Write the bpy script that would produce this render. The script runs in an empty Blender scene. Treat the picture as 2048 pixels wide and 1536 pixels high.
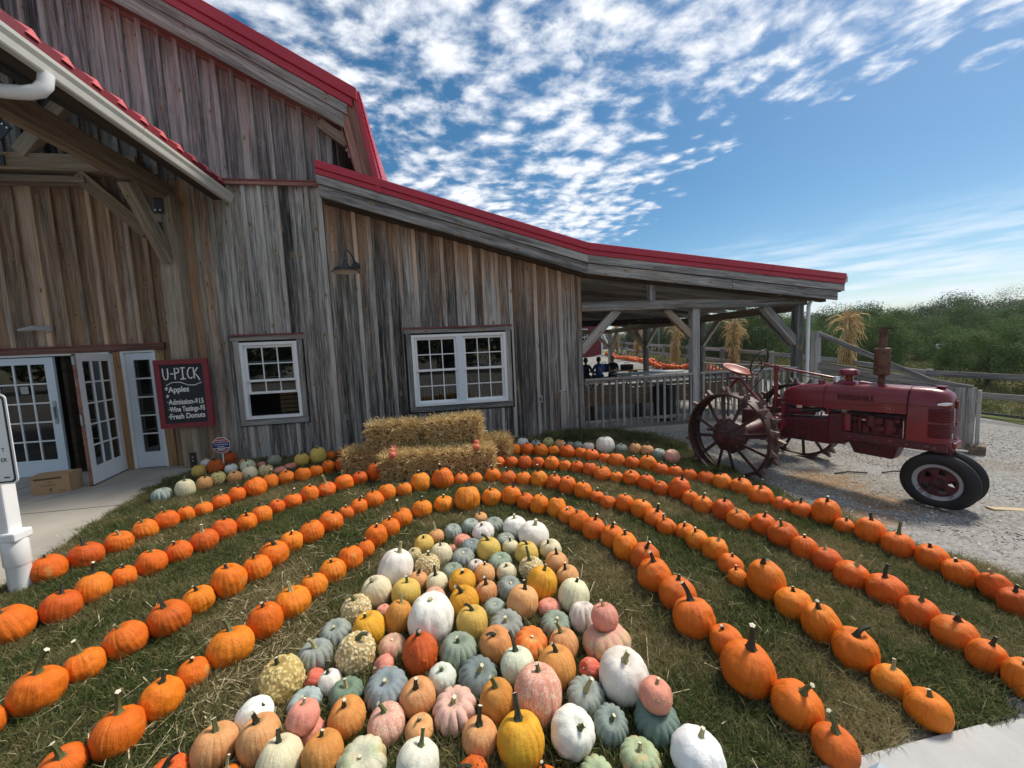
import bpy, bmesh, math, random
import numpy as np
from mathutils import Vector, Matrix, noise as mnoise
random.seed(11); np.random.seed(11)
SC=bpy.context.scene; COL=SC.collection
R=math.radians; PI=math.pi
CAMH=1.82
# ---------------- camera ----------------
_p,_r,_y=R(5.0338),R(-2.6065),R(9.4587)
fw=Vector((math.sin(_y)*math.cos(_p),math.cos(_y)*math.cos(_p),-math.sin(_p)))
r0=Vector((math.cos(_y),-math.sin(_y),0)); u0=r0.cross(fw)
rt=r0*math.cos(_r)+u0*math.sin(_r); up=-r0*math.sin(_r)+u0*math.cos(_r)
cam=bpy.data.cameras.new('camera'); co=bpy.data.objects.new('camera',cam); COL.objects.link(co)
co.matrix_world=Matrix(((rt.x,up.x,-fw.x,0),(rt.y,up.y,-fw.y,0),(rt.z,up.z,-fw.z,CAMH),(0,0,0,1)))
cam.sensor_width=36; cam.lens=36*769/2048; cam.clip_start=.05; cam.clip_end=3000
SC.camera=co
# ---------------- exposure ----------------
SC.view_settings.view_transform='Standard'; SC.view_settings.look='None'
SC.view_settings.exposure=EXPO=0.80; SC.view_settings.gamma=1
SC.render.engine='CYCLES'
SC.cycles.max_bounces=8; SC.cycles.transparent_max_bounces=12; SC.cycles.use_denoising=True
# ---------------- sun ----------------
SUN=Vector((.58,.22,.78)).normalized()
sl=bpy.data.lights.new('sun','SUN'); so=bpy.data.objects.new('sun',sl); COL.objects.link(so)
so.rotation_euler=SUN.to_track_quat('Z','Y').to_euler(); sl.energy=2.7; sl.angle=R(13); sl.color=(1,.92,.80)
# ---------------- node helper ----------------
class NT:
    def __init__(s,tree): s.t=tree; s.n=tree.nodes; s.l=tree.links
    def add(s,typ,**k):
        nd=s.n.new(typ)
        for a,v in k.items():
            if a=='ins':
                for i,x in v.items(): s.put(nd.inputs[i],x)
            else: setattr(nd,a,v)
        return nd
    def put(s,sock,x):
        if isinstance(x,bpy.types.NodeSocket): s.l.new(x,sock)
        elif x is not None:
            if isinstance(x,(tuple,list)) and len(x)==3 and sock.type=='RGBA': x=(*x,1)
            sock.default_value=x
    def math(s,op,a,b=None,c=None,clamp=False):
        nd=s.n.new('ShaderNodeMath'); nd.operation=op; nd.use_clamp=clamp
        s.put(nd.inputs[0],a)
        if b is not None: s.put(nd.inputs[1],b)
        if c is not None: s.put(nd.inputs[2],c)
        return nd.outputs[0]
    def vmath(s,op,a,b=None,scale=None):
        nd=s.n.new('ShaderNodeVectorMath'); nd.operation=op; s.put(nd.inputs[0],a)
        if b is not None: s.put(nd.inputs[1],b)
        if scale is not None: s.put(nd.inputs['Scale'],scale)
        return nd.outputs[0]
    def noise(s,vec,scale,detail=3,rough=.55,out='Fac',dist=0):
        nd=s.n.new('ShaderNodeTexNoise'); s.put(nd.inputs['Vector'],vec)
        nd.inputs['Scale'].default_value=scale; nd.inputs['Detail'].default_value=detail
        nd.inputs['Roughness'].default_value=rough; nd.inputs['Distortion'].default_value=dist
        return nd.outputs[out]
    def vor(s,vec,scale,out='Distance',feature='F1',rnd=1,dim='3D'):
        nd=s.n.new('ShaderNodeTexVoronoi'); nd.feature=feature; nd.voronoi_dimensions=dim; s.put(nd.inputs['Vector'],vec)
        nd.inputs['Scale'].default_value=scale; nd.inputs['Randomness'].default_value=rnd
        return nd.outputs[out]
    def ramp(s,fac,stops,interp='LINEAR'):
        nd=s.n.new('ShaderNodeValToRGB'); cr=nd.color_ramp; cr.interpolation=interp
        while len(cr.elements)<len(stops): cr.elements.new(.5)
        for e,(p,c) in zip(cr.elements,stops):
            e.position=p; e.color=(*c,1) if isinstance(c,(tuple,list)) else (c,c,c,1)
        s.put(nd.inputs[0],fac); return nd.outputs[0]
    def mix(s,f,a,b,blend='MIX'):
        nd=s.n.new('ShaderNodeMix'); nd.data_type='RGBA'; nd.blend_type=blend; nd.clamp_factor=True
        s.put(nd.inputs[0],f); s.put(nd.inputs[6],a); s.put(nd.inputs[7],b); return nd.outputs[2]
    def step(s,x,a,b):
        nd=s.n.new('ShaderNodeMapRange'); nd.interpolation_type='SMOOTHSTEP'
        s.put(nd.inputs[0],x); s.put(nd.inputs[1],a); s.put(nd.inputs[2],b); return nd.outputs[0]
    def scalev(s,vec,sc):
        nd=s.n.new('ShaderNodeMapping'); s.put(nd.inputs[0],vec); nd.inputs['Scale'].default_value=sc; return nd.outputs[0]
def newmat(name):
    m=bpy.data.materials.new(name); m.use_nodes=True; t=NT(m.node_tree)
    b=m.node_tree.nodes['Principled BSDF']; return m,t,b
# ---------------- world: sky with broken altocumulus ----------------
w=bpy.data.worlds.new('World'); SC.world=w; w.use_nodes=True
t=NT(w.node_tree); bg=w.node_tree.nodes['Background']
sky=t.add('ShaderNodeTexSky',sky_type='NISHITA',sun_disc=False)
sky.sun_elevation=math.asin(SUN.z); sky.sun_rotation=math.atan2(SUN.x,SUN.y)
sky.altitude=200; sky.air_density=1.0; sky.dust_density=.6; sky.ozone_density=1.7
tc=t.add('ShaderNodeTexCoord'); d=tc.outputs['Generated']
sp=t.add('ShaderNodeSeparateXYZ',ins={0:d}); X,Y,Z=sp.outputs
zz=t.math('MAXIMUM',Z,.02)
px=t.math('DIVIDE',X,zz); py=t.math('DIVIDE',Y,zz)
P=t.add('ShaderNodeCombineXYZ',ins={0:px,1:py}).outputs[0]
warp=t.noise(P,.9,3,.5,'Color'); Pw=t.vmath('ADD',P,t.vmath('SCALE',warp,scale=.35))
big=t.noise(Pw,1.0,3,.55)
fine=t.noise(Pw,6.6,7,.60)
puff=t.vor(Pw,10,feature='SMOOTH_F1')
c=t.math('ADD',t.math('MULTIPLY',fine,1.0),t.math('MULTIPLY',t.math('SUBTRACT',big,.5),.50))
c=t.math('SUBTRACT',c,t.math('MULTIPLY',t.math('SUBTRACT',puff,.40),.34))
# the cloud field thins out towards the east (+X), as in the photograph
edge=t.math('ADD',t.math('ADD',1.50,t.math('MULTIPLY',t.math('MAXIMUM',t.math('SUBTRACT',1.55,py),0),1.7)),t.math('MULTIPLY',t.math('MAXIMUM',t.math('SUBTRACT',py,2.1),0),.24))
edge=t.math('ADD',edge,t.math('MULTIPLY',t.math('SUBTRACT',t.noise(P,2.2,2,.5),.5),.9))
den=t.step(t.math('SUBTRACT',edge,px),-.55,.65)
c=t.math('ADD',c,t.math('MULTIPLY',t.math('SUBTRACT',den,1.0),.42))
cm=t.step(c,.34,.68)
cm=t.math('MULTIPLY',cm,t.step(Z,.16,.30))
# thin streaks low down
st=t.noise(t.scalev(d,(2.2,2.2,22)),2.1,5,.6)
sm=t.math('MULTIPLY',t.step(st,.40,.66),t.math('MULTIPLY',t.step(Z,.02,.07),t.math('SUBTRACT',1,t.step(Z,.10,.24))))
sm=t.math('MULTIPLY',sm,.85)
lum=t.ramp(t.math('SUBTRACT',t.math('ADD',fine,t.math('MULTIPLY',t.noise(t.vmath('ADD',Pw,(.05,.02,0)),7.5,5,.6),-.9)),-.45),[(0,(.55,.60,.70)),(.5,(.74,.77,.83)),(1,(1.0,1.0,1.0))])
ccol=t.vmath('SCALE',lum,scale=6.6)
hs=t.add('ShaderNodeHueSaturation',ins={'Hue':.49,'Saturation':1.38,'Value':1.0,'Color':sky.outputs[0]})
skyc=t.mix(t.math('SUBTRACT',1,t.step(Z,0.0,.34)),t.vmath('SCALE',hs.outputs[0],scale=.52),t.vmath('SCALE',hs.outputs[0],scale=.56))
full=t.mix(sm,skyc,(4.9,5.3,5.9))
full=t.mix(cm,full,ccol)
t.put(bg.inputs[0],full); bg.inputs[1].default_value=.112

# ---------------- terrain ----------------
CA=np.array([(-8,7.7,0),(-5,7.7,0),(-5,4,0),(-5,1,0),(-2,7.7,0),(-2,4,0),(-2,1.5,0),(0,7.7,0),(0,5,0),(0,2,0),(2.5,7.7,0),(2,5,-0.03),(1.5,2.5,-0.02),(1.5,1,-0.03),(3,1.2,-0.05),(3.2,3,-0.12),(3.6,6,-0.12),(4.3,5.2,-0.3),(5.8,3.6,-0.32),(5.2,5.5,-0.3),(5.5,7.4,-0.13),(8,7.4,-0.18),(4,2,-0.2),(8,5,-0.42),(8,3,-0.45),(6,9,-0.1),(4,12,-0.1),(4,16,-0.05),(8,10,-0.1),(8,14,0.0),(11.1,15.5,0.58),(11.3,13,0.38),(11.9,21,0.78),(12.7,24,0.85),(14.7,32,1.1),(13,17,0.6),(13,12,0.2),(9,5.8,-0.45),(10.5,8,-0.2),(12,10.5,0.0),(8,18,0.1),(8,25,0.5),(3,25,0.3),(11,31,0.9),(-8,-4,0),(0,-6,0),(8,-6,-0.5),(13,2,-0.6),(20,2,-0.6),(20,10,-0.1),(25,20,0.3),(25,40,0.8),(40,20,0.2),(40,60,0.8),(0,60,0.8),(20,60,1)],float)
def gz(x,y):
    d2=(CA[:,0]-x)**2+(CA[:,1]-y)**2; w_=1/(d2+.6)**2
    return float((w_*CA[:,2]).sum()/w_.sum())
# ---------------- object helpers ----------------
def link(o,parent=None):
    COL.objects.link(o)
    if parent is not None:
        o.parent=parent
        o.matrix_parent_inverse=WM[parent.name].inverted() if parent.name in WM else Matrix.Identity(4)
    return o
WM={}   # world matrices of parents that do not sit at the origin
def tag(o,label=None,cat=None,group=None,kind=None):
    if label: o['label']=label
    if cat: o['category']=cat
    if group: o['group']=group
    if kind: o['kind']=kind
    return o
def empty(name,loc=(0,0,0),rotz=0,parent=None):
    o=bpy.data.objects.new(name,None); o.empty_display_size=.2
    M=Matrix.Translation(loc)@Matrix.Rotation(rotz,4,'Z')
    link(o,parent); o.matrix_basis=M; WM[o.name]=M
    return o
class MB:
    def __init__(s): s.v=[]; s.f=[]; s.m=[]
    def quad(s,a,b,c,d,mi=0):
        n=len(s.v); s.v+=[a,b,c,d]; s.f.append((n,n+1,n+2,n+3)); s.m.append(mi)
    def hexa(s,P,mi=0):   # P: 8 points, bottom 4 ccw, top 4 ccw
        n=len(s.v); s.v+=[tuple(p) for p in P]
        for q in ((3,2,1,0),(4,5,6,7),(0,1,5,4),(1,2,6,5),(2,3,7,6),(3,0,4,7)):
            s.f.append(tuple(n+i for i in q)); s.m.append(mi)
        return s
    def box(s,x0,x1,y0,y1,z0,z1,mi=0):
        return s.hexa([(x0,y0,z0),(x1,y0,z0),(x1,y1,z0),(x0,y1,z0),(x0,y0,z1),(x1,y0,z1),(x1,y1,z1),(x0,y1,z1)],mi)
    def bar(s,p0,p1,w,h,up=(0,0,1),mi=0):
        p0=Vector(p0);p1=Vector(p1);a=(p1-p0).normalized();u=Vector(up)
        sd=a.cross(u)
        if sd.length<1e-5: sd=a.cross(Vector((1,0,0)))
        sd.normalize(); u=sd.cross(a); sd=sd*w/2;u=u*h/2
        return s.hexa([p0-sd-u,p0+sd-u,p1+sd-u,p1-sd-u,p0-sd+u,p0+sd+u,p1+sd+u,p1-sd+u],mi)
    def tube(s,pts,rad,n=10,cap=True,mi=0,flat=1.0,close=False):
        pts=[Vector(p) for p in pts]; K=len(pts)
        if not hasattr(rad,'__len__'): rad=[rad]*K
        base=len(s.v); ref=None
        for i,p in enumerate(pts):
            if close: tg=pts[(i+1)%K]-pts[i-1]
            else: tg=pts[min(i+1,K-1)]-pts[max(i-1,0)]
            if tg.length<1e-9: tg=Vector((0,0,1))
            tg.normalize()
            if ref is None: ref=Vector((0,0,1)) if abs(tg.z)<.9 else Vector((1,0,0))
            a=(ref-tg*ref.dot(tg)); 
            if a.length<1e-6: a=tg.orthogonal()
            a.normalize(); b=tg.cross(a); ref=a
            for k in range(n):
                th=2*PI*k/n; s.v.append(tuple(p+(a*math.cos(th)+b*math.sin(th)*flat)*rad[i]))
        for i in range(K if close else K-1):
            j=(i+1)%K
            for k in range(n):
                k2=(k+1)%n; s.f.append((base+i*n+k,base+i*n+k2,base+j*n+k2,base+j*n+k)); s.m.append(mi)
        if cap and not close:
            s.f.append(tuple(base+k for k in range(n))[::-1]); s.m.append(mi)
            s.f.append(tuple(base+(K-1)*n+k for k in range(n))); s.m.append(mi)
        return s
    def lathe(s,prof,center=(0,0,0),axis='Z',n=24,mi=0):
        # prof: list of (r,h); axis along which h runs
        base=len(s.v); c=Vector(center)
        for r_,h_ in prof:
            for k in range(n):
                a=2*PI*k/n; x,y=r_*math.cos(a),r_*math.sin(a)
                q={'Z':(x,y,h_),'Y':(x,h_,-y),'X':(h_,x,y)}[axis]
                s.v.append((c.x+q[0],c.y+q[1],c.z+q[2]))
        for i in range(len(prof)-1):
            for k in range(n):
                k2=(k+1)%n; s.f.append((base+i*n+k,base+i*n+k2,base+(i+1)*n+k2,base+(i+1)*n+k)); s.m.append(mi)
        return s
    def data(s,name,mats,smooth=False):
        me=bpy.data.meshes.new(name); me.from_pydata([tuple(v) for v in s.v],[],s.f)
        if not isinstance(mats,(list,tuple)): mats=[mats]
        for m in mats: me.materials.append(m)
        if len(mats)>1: me.polygons.foreach_set('material_index',s.m)
        if smooth: me.polygons.foreach_set('use_smooth',[True]*len(s.f))
        me.update(); return me
    def obj(s,name,mats,parent=None,smooth=False,bevel=0,M=None):
        me=s.data(name,mats,smooth); o=bpy.data.objects.new(name,me); link(o,parent)
        if M is not None: o.matrix_basis=M
        if smooth: 
            me.set_sharp_from_angle(angle=R(38))
        if bevel:
            b=o.modifiers.new('bevel','BEVEL'); b.width=bevel; b.segments=2; b.limit_method='ANGLE'; b.angle_limit=R(40)
        return o
BOXCACHE={}
def plank(name,p0,p1,w,h,mat,parent=None,up=(0,0,1),bevel=.004,slant0=0,slant1=0,lo=0):
    """timber from p0 to p1 built along its own X axis; w across, h along 'up'. slant: end shear (x shift of top edge)"""
    p0=Vector(p0);p1=Vector(p1);L=(p1-p0).length;a=(p1-p0)/L;u=Vector(up);sd=u.cross(a)
    if sd.length<1e-5: sd=Vector((0,1,0)) if abs(a.y)<.9 else Vector((1,0,0))
    sd.normalize();u=a.cross(sd).normalized()
    M=Matrix(((a.x,sd.x,u.x,p0.x),(a.y,sd.y,u.y,p0.y),(a.z,sd.z,u.z,p0.z),(0,0,0,1)))
    b=MB(); b.hexa([(0-slant0,-w/2,-h/2),(L-slant1,-w/2,-h/2),(L-slant1,w/2,-h/2),(0-slant0,w/2,-h/2),(slant0,-w/2,h/2),(L+slant1,-w/2,h/2),(L+slant1,w/2,h/2),(slant0,w/2,h/2)])
    return b.obj(name,mat,parent,bevel=bevel,M=M)

# ---------------- materials ----------------
def wood(name,dark,mid,light,brown,bf=.3,knots=1.0,rough=.85,pos=None,bump=.35,sc=1.0,warm=None):
    """weathered timber, grain along the object's own X axis. pos: function(t, world position)->extra brown factor"""
    m,t,b=newmat(name)
    tc=t.add('ShaderNodeTexCoord'); oi=t.add('ShaderNodeObjectInfo'); rnd=oi.outputs['Random']
    off=t.add('ShaderNodeCombineXYZ',ins={0:t.math('MULTIPLY',rnd,37),1:t.math('MULTIPLY',rnd,91),2:t.math('MULTIPLY',rnd,53)}).outputs[0]
    v=t.vmath('ADD',tc.outputs['Object'],off)
    sv_=t.add('ShaderNodeSeparateXYZ',ins={0:v}); v2=t.add('ShaderNodeCombineXYZ',ins={0:sv_.outputs[0],1:t.math('ADD',sv_.outputs[1],sv_.outputs[2]),2:0}).outputs[0]
    warp=t.noise(v,1.3*sc,2,.5,'Color'); vw=t.vmath('ADD',v,t.vmath('SCALE',warp,scale=.05))
    g1=t.noise(t.scalev(vw,(1.0*sc,26*sc,26*sc)),1.0,5,.65)
    g2=t.noise(t.scalev(vw,(.35*sc,7*sc,7*sc)),1.0,3,.55)
    g3=t.noise(t.scalev(vw,(2.2*sc,85*sc,85*sc)),1.0,4,.7)
    tone=t.math('ADD',t.math('MULTIPLY',g1,.62),t.math('ADD',t.math('MULTIPLY',g2,.55),t.math('MULTIPLY',t.math('SUBTRACT',rnd,.5),.22)))
    tone=t.math('ADD',tone,t.math('MULTIPLY',t.math('SUBTRACT',g3,.5),.62))
    grey=t.ramp(tone,[(.40,dark),(.56,mid),(.76,light)])
    brn=t.ramp(tone,[(.34,tuple(c*.42 for c in brown)),(.58,brown),(.84,tuple(min(1,c*1.75) for c in brown))])
    bn=t.noise(t.scalev(vw,(.5,3.5,3.5)),1.0,4,.6)
    f=t.math('ADD',t.math('MULTIPLY',t.math('SUBTRACT',bn,.5),2.2),t.math('ADD',bf,t.math('MULTIPLY',t.math('SUBTRACT',t.math('FRACT',t.math('MULTIPLY',rnd,7.3)),.5),.5)))
    if pos: 
        geo=t.add('ShaderNodeNewGeometry'); f=t.math('ADD',f,pos(t,geo.outputs['Position']))
    f=t.math('MINIMUM',t.math('MAXIMUM',f,0),1)
    col=t.mix(f,grey,brn)
    if warm: 
        wn=t.step(t.noise(t.scalev(vw,(.8,14,14)),1.0,3,.6),.60,.74); col=t.mix(t.math('MULTIPLY',wn,.75),col,warm)
    hgt=g1
    if knots:
        kv=t.scalev(v2,(2.6,6.5,6.5)); kd=t.vor(kv,1.0,dim='2D'); kc=t.vor(kv,1.0,'Color',dim='2D')
        on=t.math('GREATER_THAN',t.add('ShaderNodeSeparateColor',ins={0:kc}).outputs[0],1-.26*knots)
        k1=t.math('MULTIPLY',t.math('SUBTRACT',1,t.step(kd,.09,.19)),on); k2=t.math('MULTIPLY',t.math('SUBTRACT',1,t.step(kd,.03,.08)),on)
        col=t.mix(t.math('MULTIPLY',k1,.8),col,(.34,.22,.11)); col=t.mix(k2,col,(.07,.04,.025))
    t.put(b.inputs['Base Color'],col); b.inputs['Roughness'].default_value=rough; b.inputs['Specular IOR Level'].default_value=.25
    bm=t.add('ShaderNodeBump',ins={'Strength':bump,'Distance':.006,'Height':t.math('ADD',hgt,t.math('MULTIPLY',g3,.5))})
    t.put(b.inputs['Normal'],bm.outputs[0]); return m
def zlean(t,P):
    s=t.add('ShaderNodeSeparateXYZ',ins={0:P}); zr=t.math('SUBTRACT',3.23,t.math('MULTIPLY',t.math('SUBTRACT',s.outputs[0],2.84),.283))
    dd=t.math('SUBTRACT',zr,s.outputs[2])
    a=t.math('SUBTRACT',1.15,t.math('MULTIPLY',dd,.74)); a=t.math('MAXIMUM',a,-.15)
    left=t.math('MULTIPLY',t.step(t.math('MULTIPLY',s.outputs[0],-1),3.72,4.5),t.math('ADD',.95,0))
    onlean=t.step(s.outputs[0],-2.1,-2.0)
    return t.math('ADD',t.math('MULTIPLY',a,onlean),left)
def zgamb(t,P):
    s=t.add('ShaderNodeSeparateXYZ',ins={0:P}); zr=t.math('SUBTRACT',5.72,t.math('MULTIPLY',t.math('ADD',s.outputs[0],1.24),.526))
    dd=t.math('SUBTRACT',zr,s.outputs[2]); return t.math('SUBTRACT',.55,t.math('MULTIPLY',dd,.62))
GD,GM,GL=(.030,.030,.029),(.185,.178,.165),(.52,.50,.46)
M={}
M['wall']=wood('barn_siding_wood',GD,GM,GL,(.33,.205,.125),-.12,1.0,pos=zlean,warm=(.34,.27,.18))
M['wall_bat']=wood('barn_batten_wood',(.07,.069,.066),(.26,.25,.235),(.50,.485,.45),(.42,.29,.19),-.12,.7,pos=zlean,warm=(.46,.38,.27))
M['upper_bat']=wood('upper_batten_wood',(.075,.073,.072),(.28,.27,.26),(.50,.48,.46),(.38,.31,.25),-.1,.7,pos=zgamb)
M['porch_bat']=wood('porch_batten_wood',(.12,.09,.06),(.33,.25,.17),(.5,.39,.27),(.42,.27,.15),.65,.7)
M['upper']=wood('upper_siding_wood',(.042,.041,.042),(.185,.18,.178),(.42,.40,.38),(.30,.225,.17),-.1,1.0,pos=zgamb,warm=(.30,.24,.17))
M['porch_wall']=wood('porch_siding_wood',(.09,.065,.045),(.24,.17,.11),(.42,.31,.2),(.32,.185,.09),.75,1.0)
M['timber']=wood('grey_timber',(.08,.08,.078),(.25,.245,.235),(.46,.45,.425),(.24,.19,.13),-.05,.5)
M['timber_tan']=wood('tan_timber',(.12,.10,.075),(.27,.225,.17),(.42,.36,.28),(.22,.15,.09),.35,.5)
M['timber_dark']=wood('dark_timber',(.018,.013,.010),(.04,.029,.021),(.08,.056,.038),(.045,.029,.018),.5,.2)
M['fascia']=wood('fascia_wood',(.065,.065,.063),(.25,.245,.235),(.50,.485,.455),(.30,.24,.17),-.1,.5)
M['pinkwood']=wood('reddish_trim_wood',(.10,.05,.04),(.24,.13,.10),(.38,.24,.18),(.25,.12,.09),.6,.2)
M['fence']=wood('fence_wood',(.08,.08,.085),(.21,.21,.21),(.38,.375,.36),(.22,.18,.13),-.1,.3)
def plain(name,col,rough=.5,metal=0,nscale=6,namt=.15,bump=0,spec=.5,coat=0,bscale=60):
    m,t,b=newmat(name); tc=t.add('ShaderNodeTexCoord')
    n=t.noise(tc.outputs['Object'],nscale,5,.6)
    c=t.mix(n,tuple(max(0,c*(1-namt*1.6)) for c in col),tuple(min(1,c*(1+namt*1.6)) for c in col))
    t.put(b.inputs['Base Color'],c); b.inputs['Metallic'].default_value=metal
    t.put(b.inputs['Roughness'],t.math('ADD',rough-.06,t.math('MULTIPLY',n,.14)))
    b.inputs['Specular IOR Level'].default_value=spec; b.inputs['Coat Weight'].default_value=coat
    if bump: t.put(b.inputs['Normal'],t.add('ShaderNodeBump',ins={'Strength':bump,'Distance':.004,'Height':t.noise(tc.outputs['Object'],bscale,3,.6)}).outputs[0])
    return m
M['redroof']=plain('red_painted_roof_metal',(.42,.010,.030),.42,0,.8,.20,coat=.1)
M['redflash']=plain('faded_red_flashing',(.22,.05,.05),.5,0,3,.2)
M['pinkmetal']=plain('sunlit_red_metal',(.62,.12,.13),.4,0,3,.12)  # pink is sunlight on the red roof ribs, put into the colour
M['darkred']=plain('dark_red_metal',(.16,.008,.016),.45,0,2,.15)
M['white']=plain('white_paint',(.80,.82,.83),.4,0,5,.05)
M['bluewhite']=plain('bluish_white_door_paint',(.66,.73,.80),.4,0,4,.05)
M['gutter']=plain('cream_gutter_metal',(.55,.55,.50),.4,0,5,.12)
M['pvc']=plain('white_pvc',(.78,.80,.80),.3,0,6,.04)
M['black']=plain('black_metal',(.012,.012,.013),.45,0,9,.3)
M['bolt']=plain('bright_bolt',(.6,.6,.6),.35,1)
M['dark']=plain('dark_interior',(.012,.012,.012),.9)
M['lampgrey']=plain('dark_grey_lamp_enamel',(.018,.021,.024),.4,0,6,.2)
M['lampin']=plain('pale_lamp_inside',(.6,.57,.5),.5)
M['concrete']=plain('concrete',(.37,.345,.30),.85,0,.9,.24,.4,.3)
M['walk']=plain('pale_walkway_concrete',(.42,.42,.41),.85,0,5,.14,.4,.3)
M['cardboard']=plain('cardboard',(.40,.25,.13),.8,0,4,.10)
M['cardink']=plain('brown_print',(.10,.06,.035),.8)
M['boardred']=plain('dark_red_board_frame',(.20,.018,.028),.6,0,6,.2)
M['chalkboard']=plain('blackboard',(.012,.015,.02),.7,0,4,.3)
M['chalk']=plain('chalk',(.78,.78,.76),.9)
M['metalgrey']=plain('galvanised_metal',(.38,.40,.41),.4,.7,8,.12)
M['signred']=plain('sign_red',(.36,.02,.05),.5); M['signblue']=plain('sign_blue',(.02,.03,.16),.5); M['signink']=plain('sign_ink',(.03,.03,.04),.6)
M['shedred']=plain('shed_red_paint',(.16,.015,.022),.7,0,3,.12)
M['ply']=plain('raw_lumber',(.45,.34,.21),.8,0,5,.15)
M['plastic_grey']=plain('grey_table_plastic',(.42,.46,.49),.5)
M['picnic']=plain('brown_picnic_wood',(.17,.11,.05),.8,0,8,.25,.3)
M['skin']=plain('human_skin',(.45,.25,.17),.5); M['hair']=plain('dark_hair',(.04,.025,.018),.7)
M['bluecloth']=plain('blue_hoodie_cloth',(.03,.13,.42),.9,0,12,.15,.3); M['navy']=plain('navy_cloth',(.012,.018,.07),.9,0,12,.2,.3)
M['blackcloth']=plain('black_cloth',(.012,.013,.016),.9,0,12,.3,.3); M['jeans']=plain('dark_trousers',(.02,.025,.05),.9)
M['rope']=plain('white_rope',(.6,.58,.52),.8)
# tractor paint
def worn(name,col,rust=(.10,.035,.018),amt=.5,rough=.42,coat=.15,fade=None):
    m,t,b=newmat(name); v=t.add('ShaderNodeTexCoord').outputs['Object']
    n=t.noise(v,3.2,6,.65); n2=t.noise(v,22,4,.7); n3=t.noise(v,1.1,2,.5)
    base=t.mix(n3,tuple(c*.72 for c in col),tuple(min(1,c*1.35) for c in col))
    if fade: base=t.mix(t.math('MULTIPLY',t.step(n,.45,.7),.7),base,fade)
    f=t.math('MULTIPLY',t.step(t.math('ADD',n,t.math('MULTIPLY',n2,.5)),.92-.30*amt,1.02-.22*amt),.85)
    t.put(b.inputs['Base Color'],t.mix(f,base,rust)); t.put(b.inputs['Roughness'],t.math('ADD',rough,t.math('MULTIPLY',f,.35)))
    b.inputs['Coat Weight'].default_value=coat; b.inputs['Coat Roughness'].default_value=.25
    t.put(b.inputs['Normal'],t.add('ShaderNodeBump',ins={'Strength':.25,'Distance':.003,'Height':n2}).outputs[0]); return m
M['tred']=worn('faded_tractor_red',(.165,.006,.016),amt=.30,fade=(.20,.018,.032),rough=.32)
M['tcast']=worn('tractor_cast_iron_red',(.085,.005,.012),(.035,.016,.013),.7,.5,0,fade=(.12,.02,.035))
M['tdark']=worn('tractor_dark_gaps',(.030,.006,.008),(.012,.01,.01),.6,.6,0)
M['steel']=worn('rusty_steel_wheel',(.050,.020,.018),(.020,.014,.013),.6,.55,0)
M['lug']=worn('worn_steel_lug',(.14,.09,.075),(.06,.03,.022),.5,.5,0)
M['seat']=worn('faded_pink_seat',(.38,.12,.095),(.20,.06,.045),.35,.5,0)
M['rust']=worn('rusty_muffler',(.125,.06,.038),(.05,.022,.015),.75,.75,0)
M['tyre']=plain('tyre_rubber',(.007,.007,.0075),.6,0,10,.3,.2)
M['rimgrey']=worn('scuffed_silver_rim',(.33,.34,.36),(.10,.06,.05),.5,.4,0)
M['tmark']=plain('dull_tractor_lettering',(.085,.010,.016),.5); M['chrome']=plain('bright_metal',(.75,.75,.75),.25,.6)
# glass: clear with fresnel reflections
def glass(name='window_glass'):
    m,t,b=newmat(name); m.node_tree.nodes.remove(b); out=m.node_tree.nodes['Material Output']
    fr=t.add('ShaderNodeFresnel',ins={0:1.52}); tr=t.add('ShaderNodeBsdfTransparent'); tr.inputs[0].default_value=(.62,.66,.66,1)
    gl=t.add('ShaderNodeBsdfGlossy'); gl.inputs['Roughness'].default_value=.015
    mx=t.add('ShaderNodeMixShader',ins={0:t.math('MULTIPLY',fr.outputs[0],1.6),1:tr.outputs[0],2:gl.outputs[0]}); t.put(out.inputs[0],mx.outputs[0]); return m
M['glass']=glass()
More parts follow.
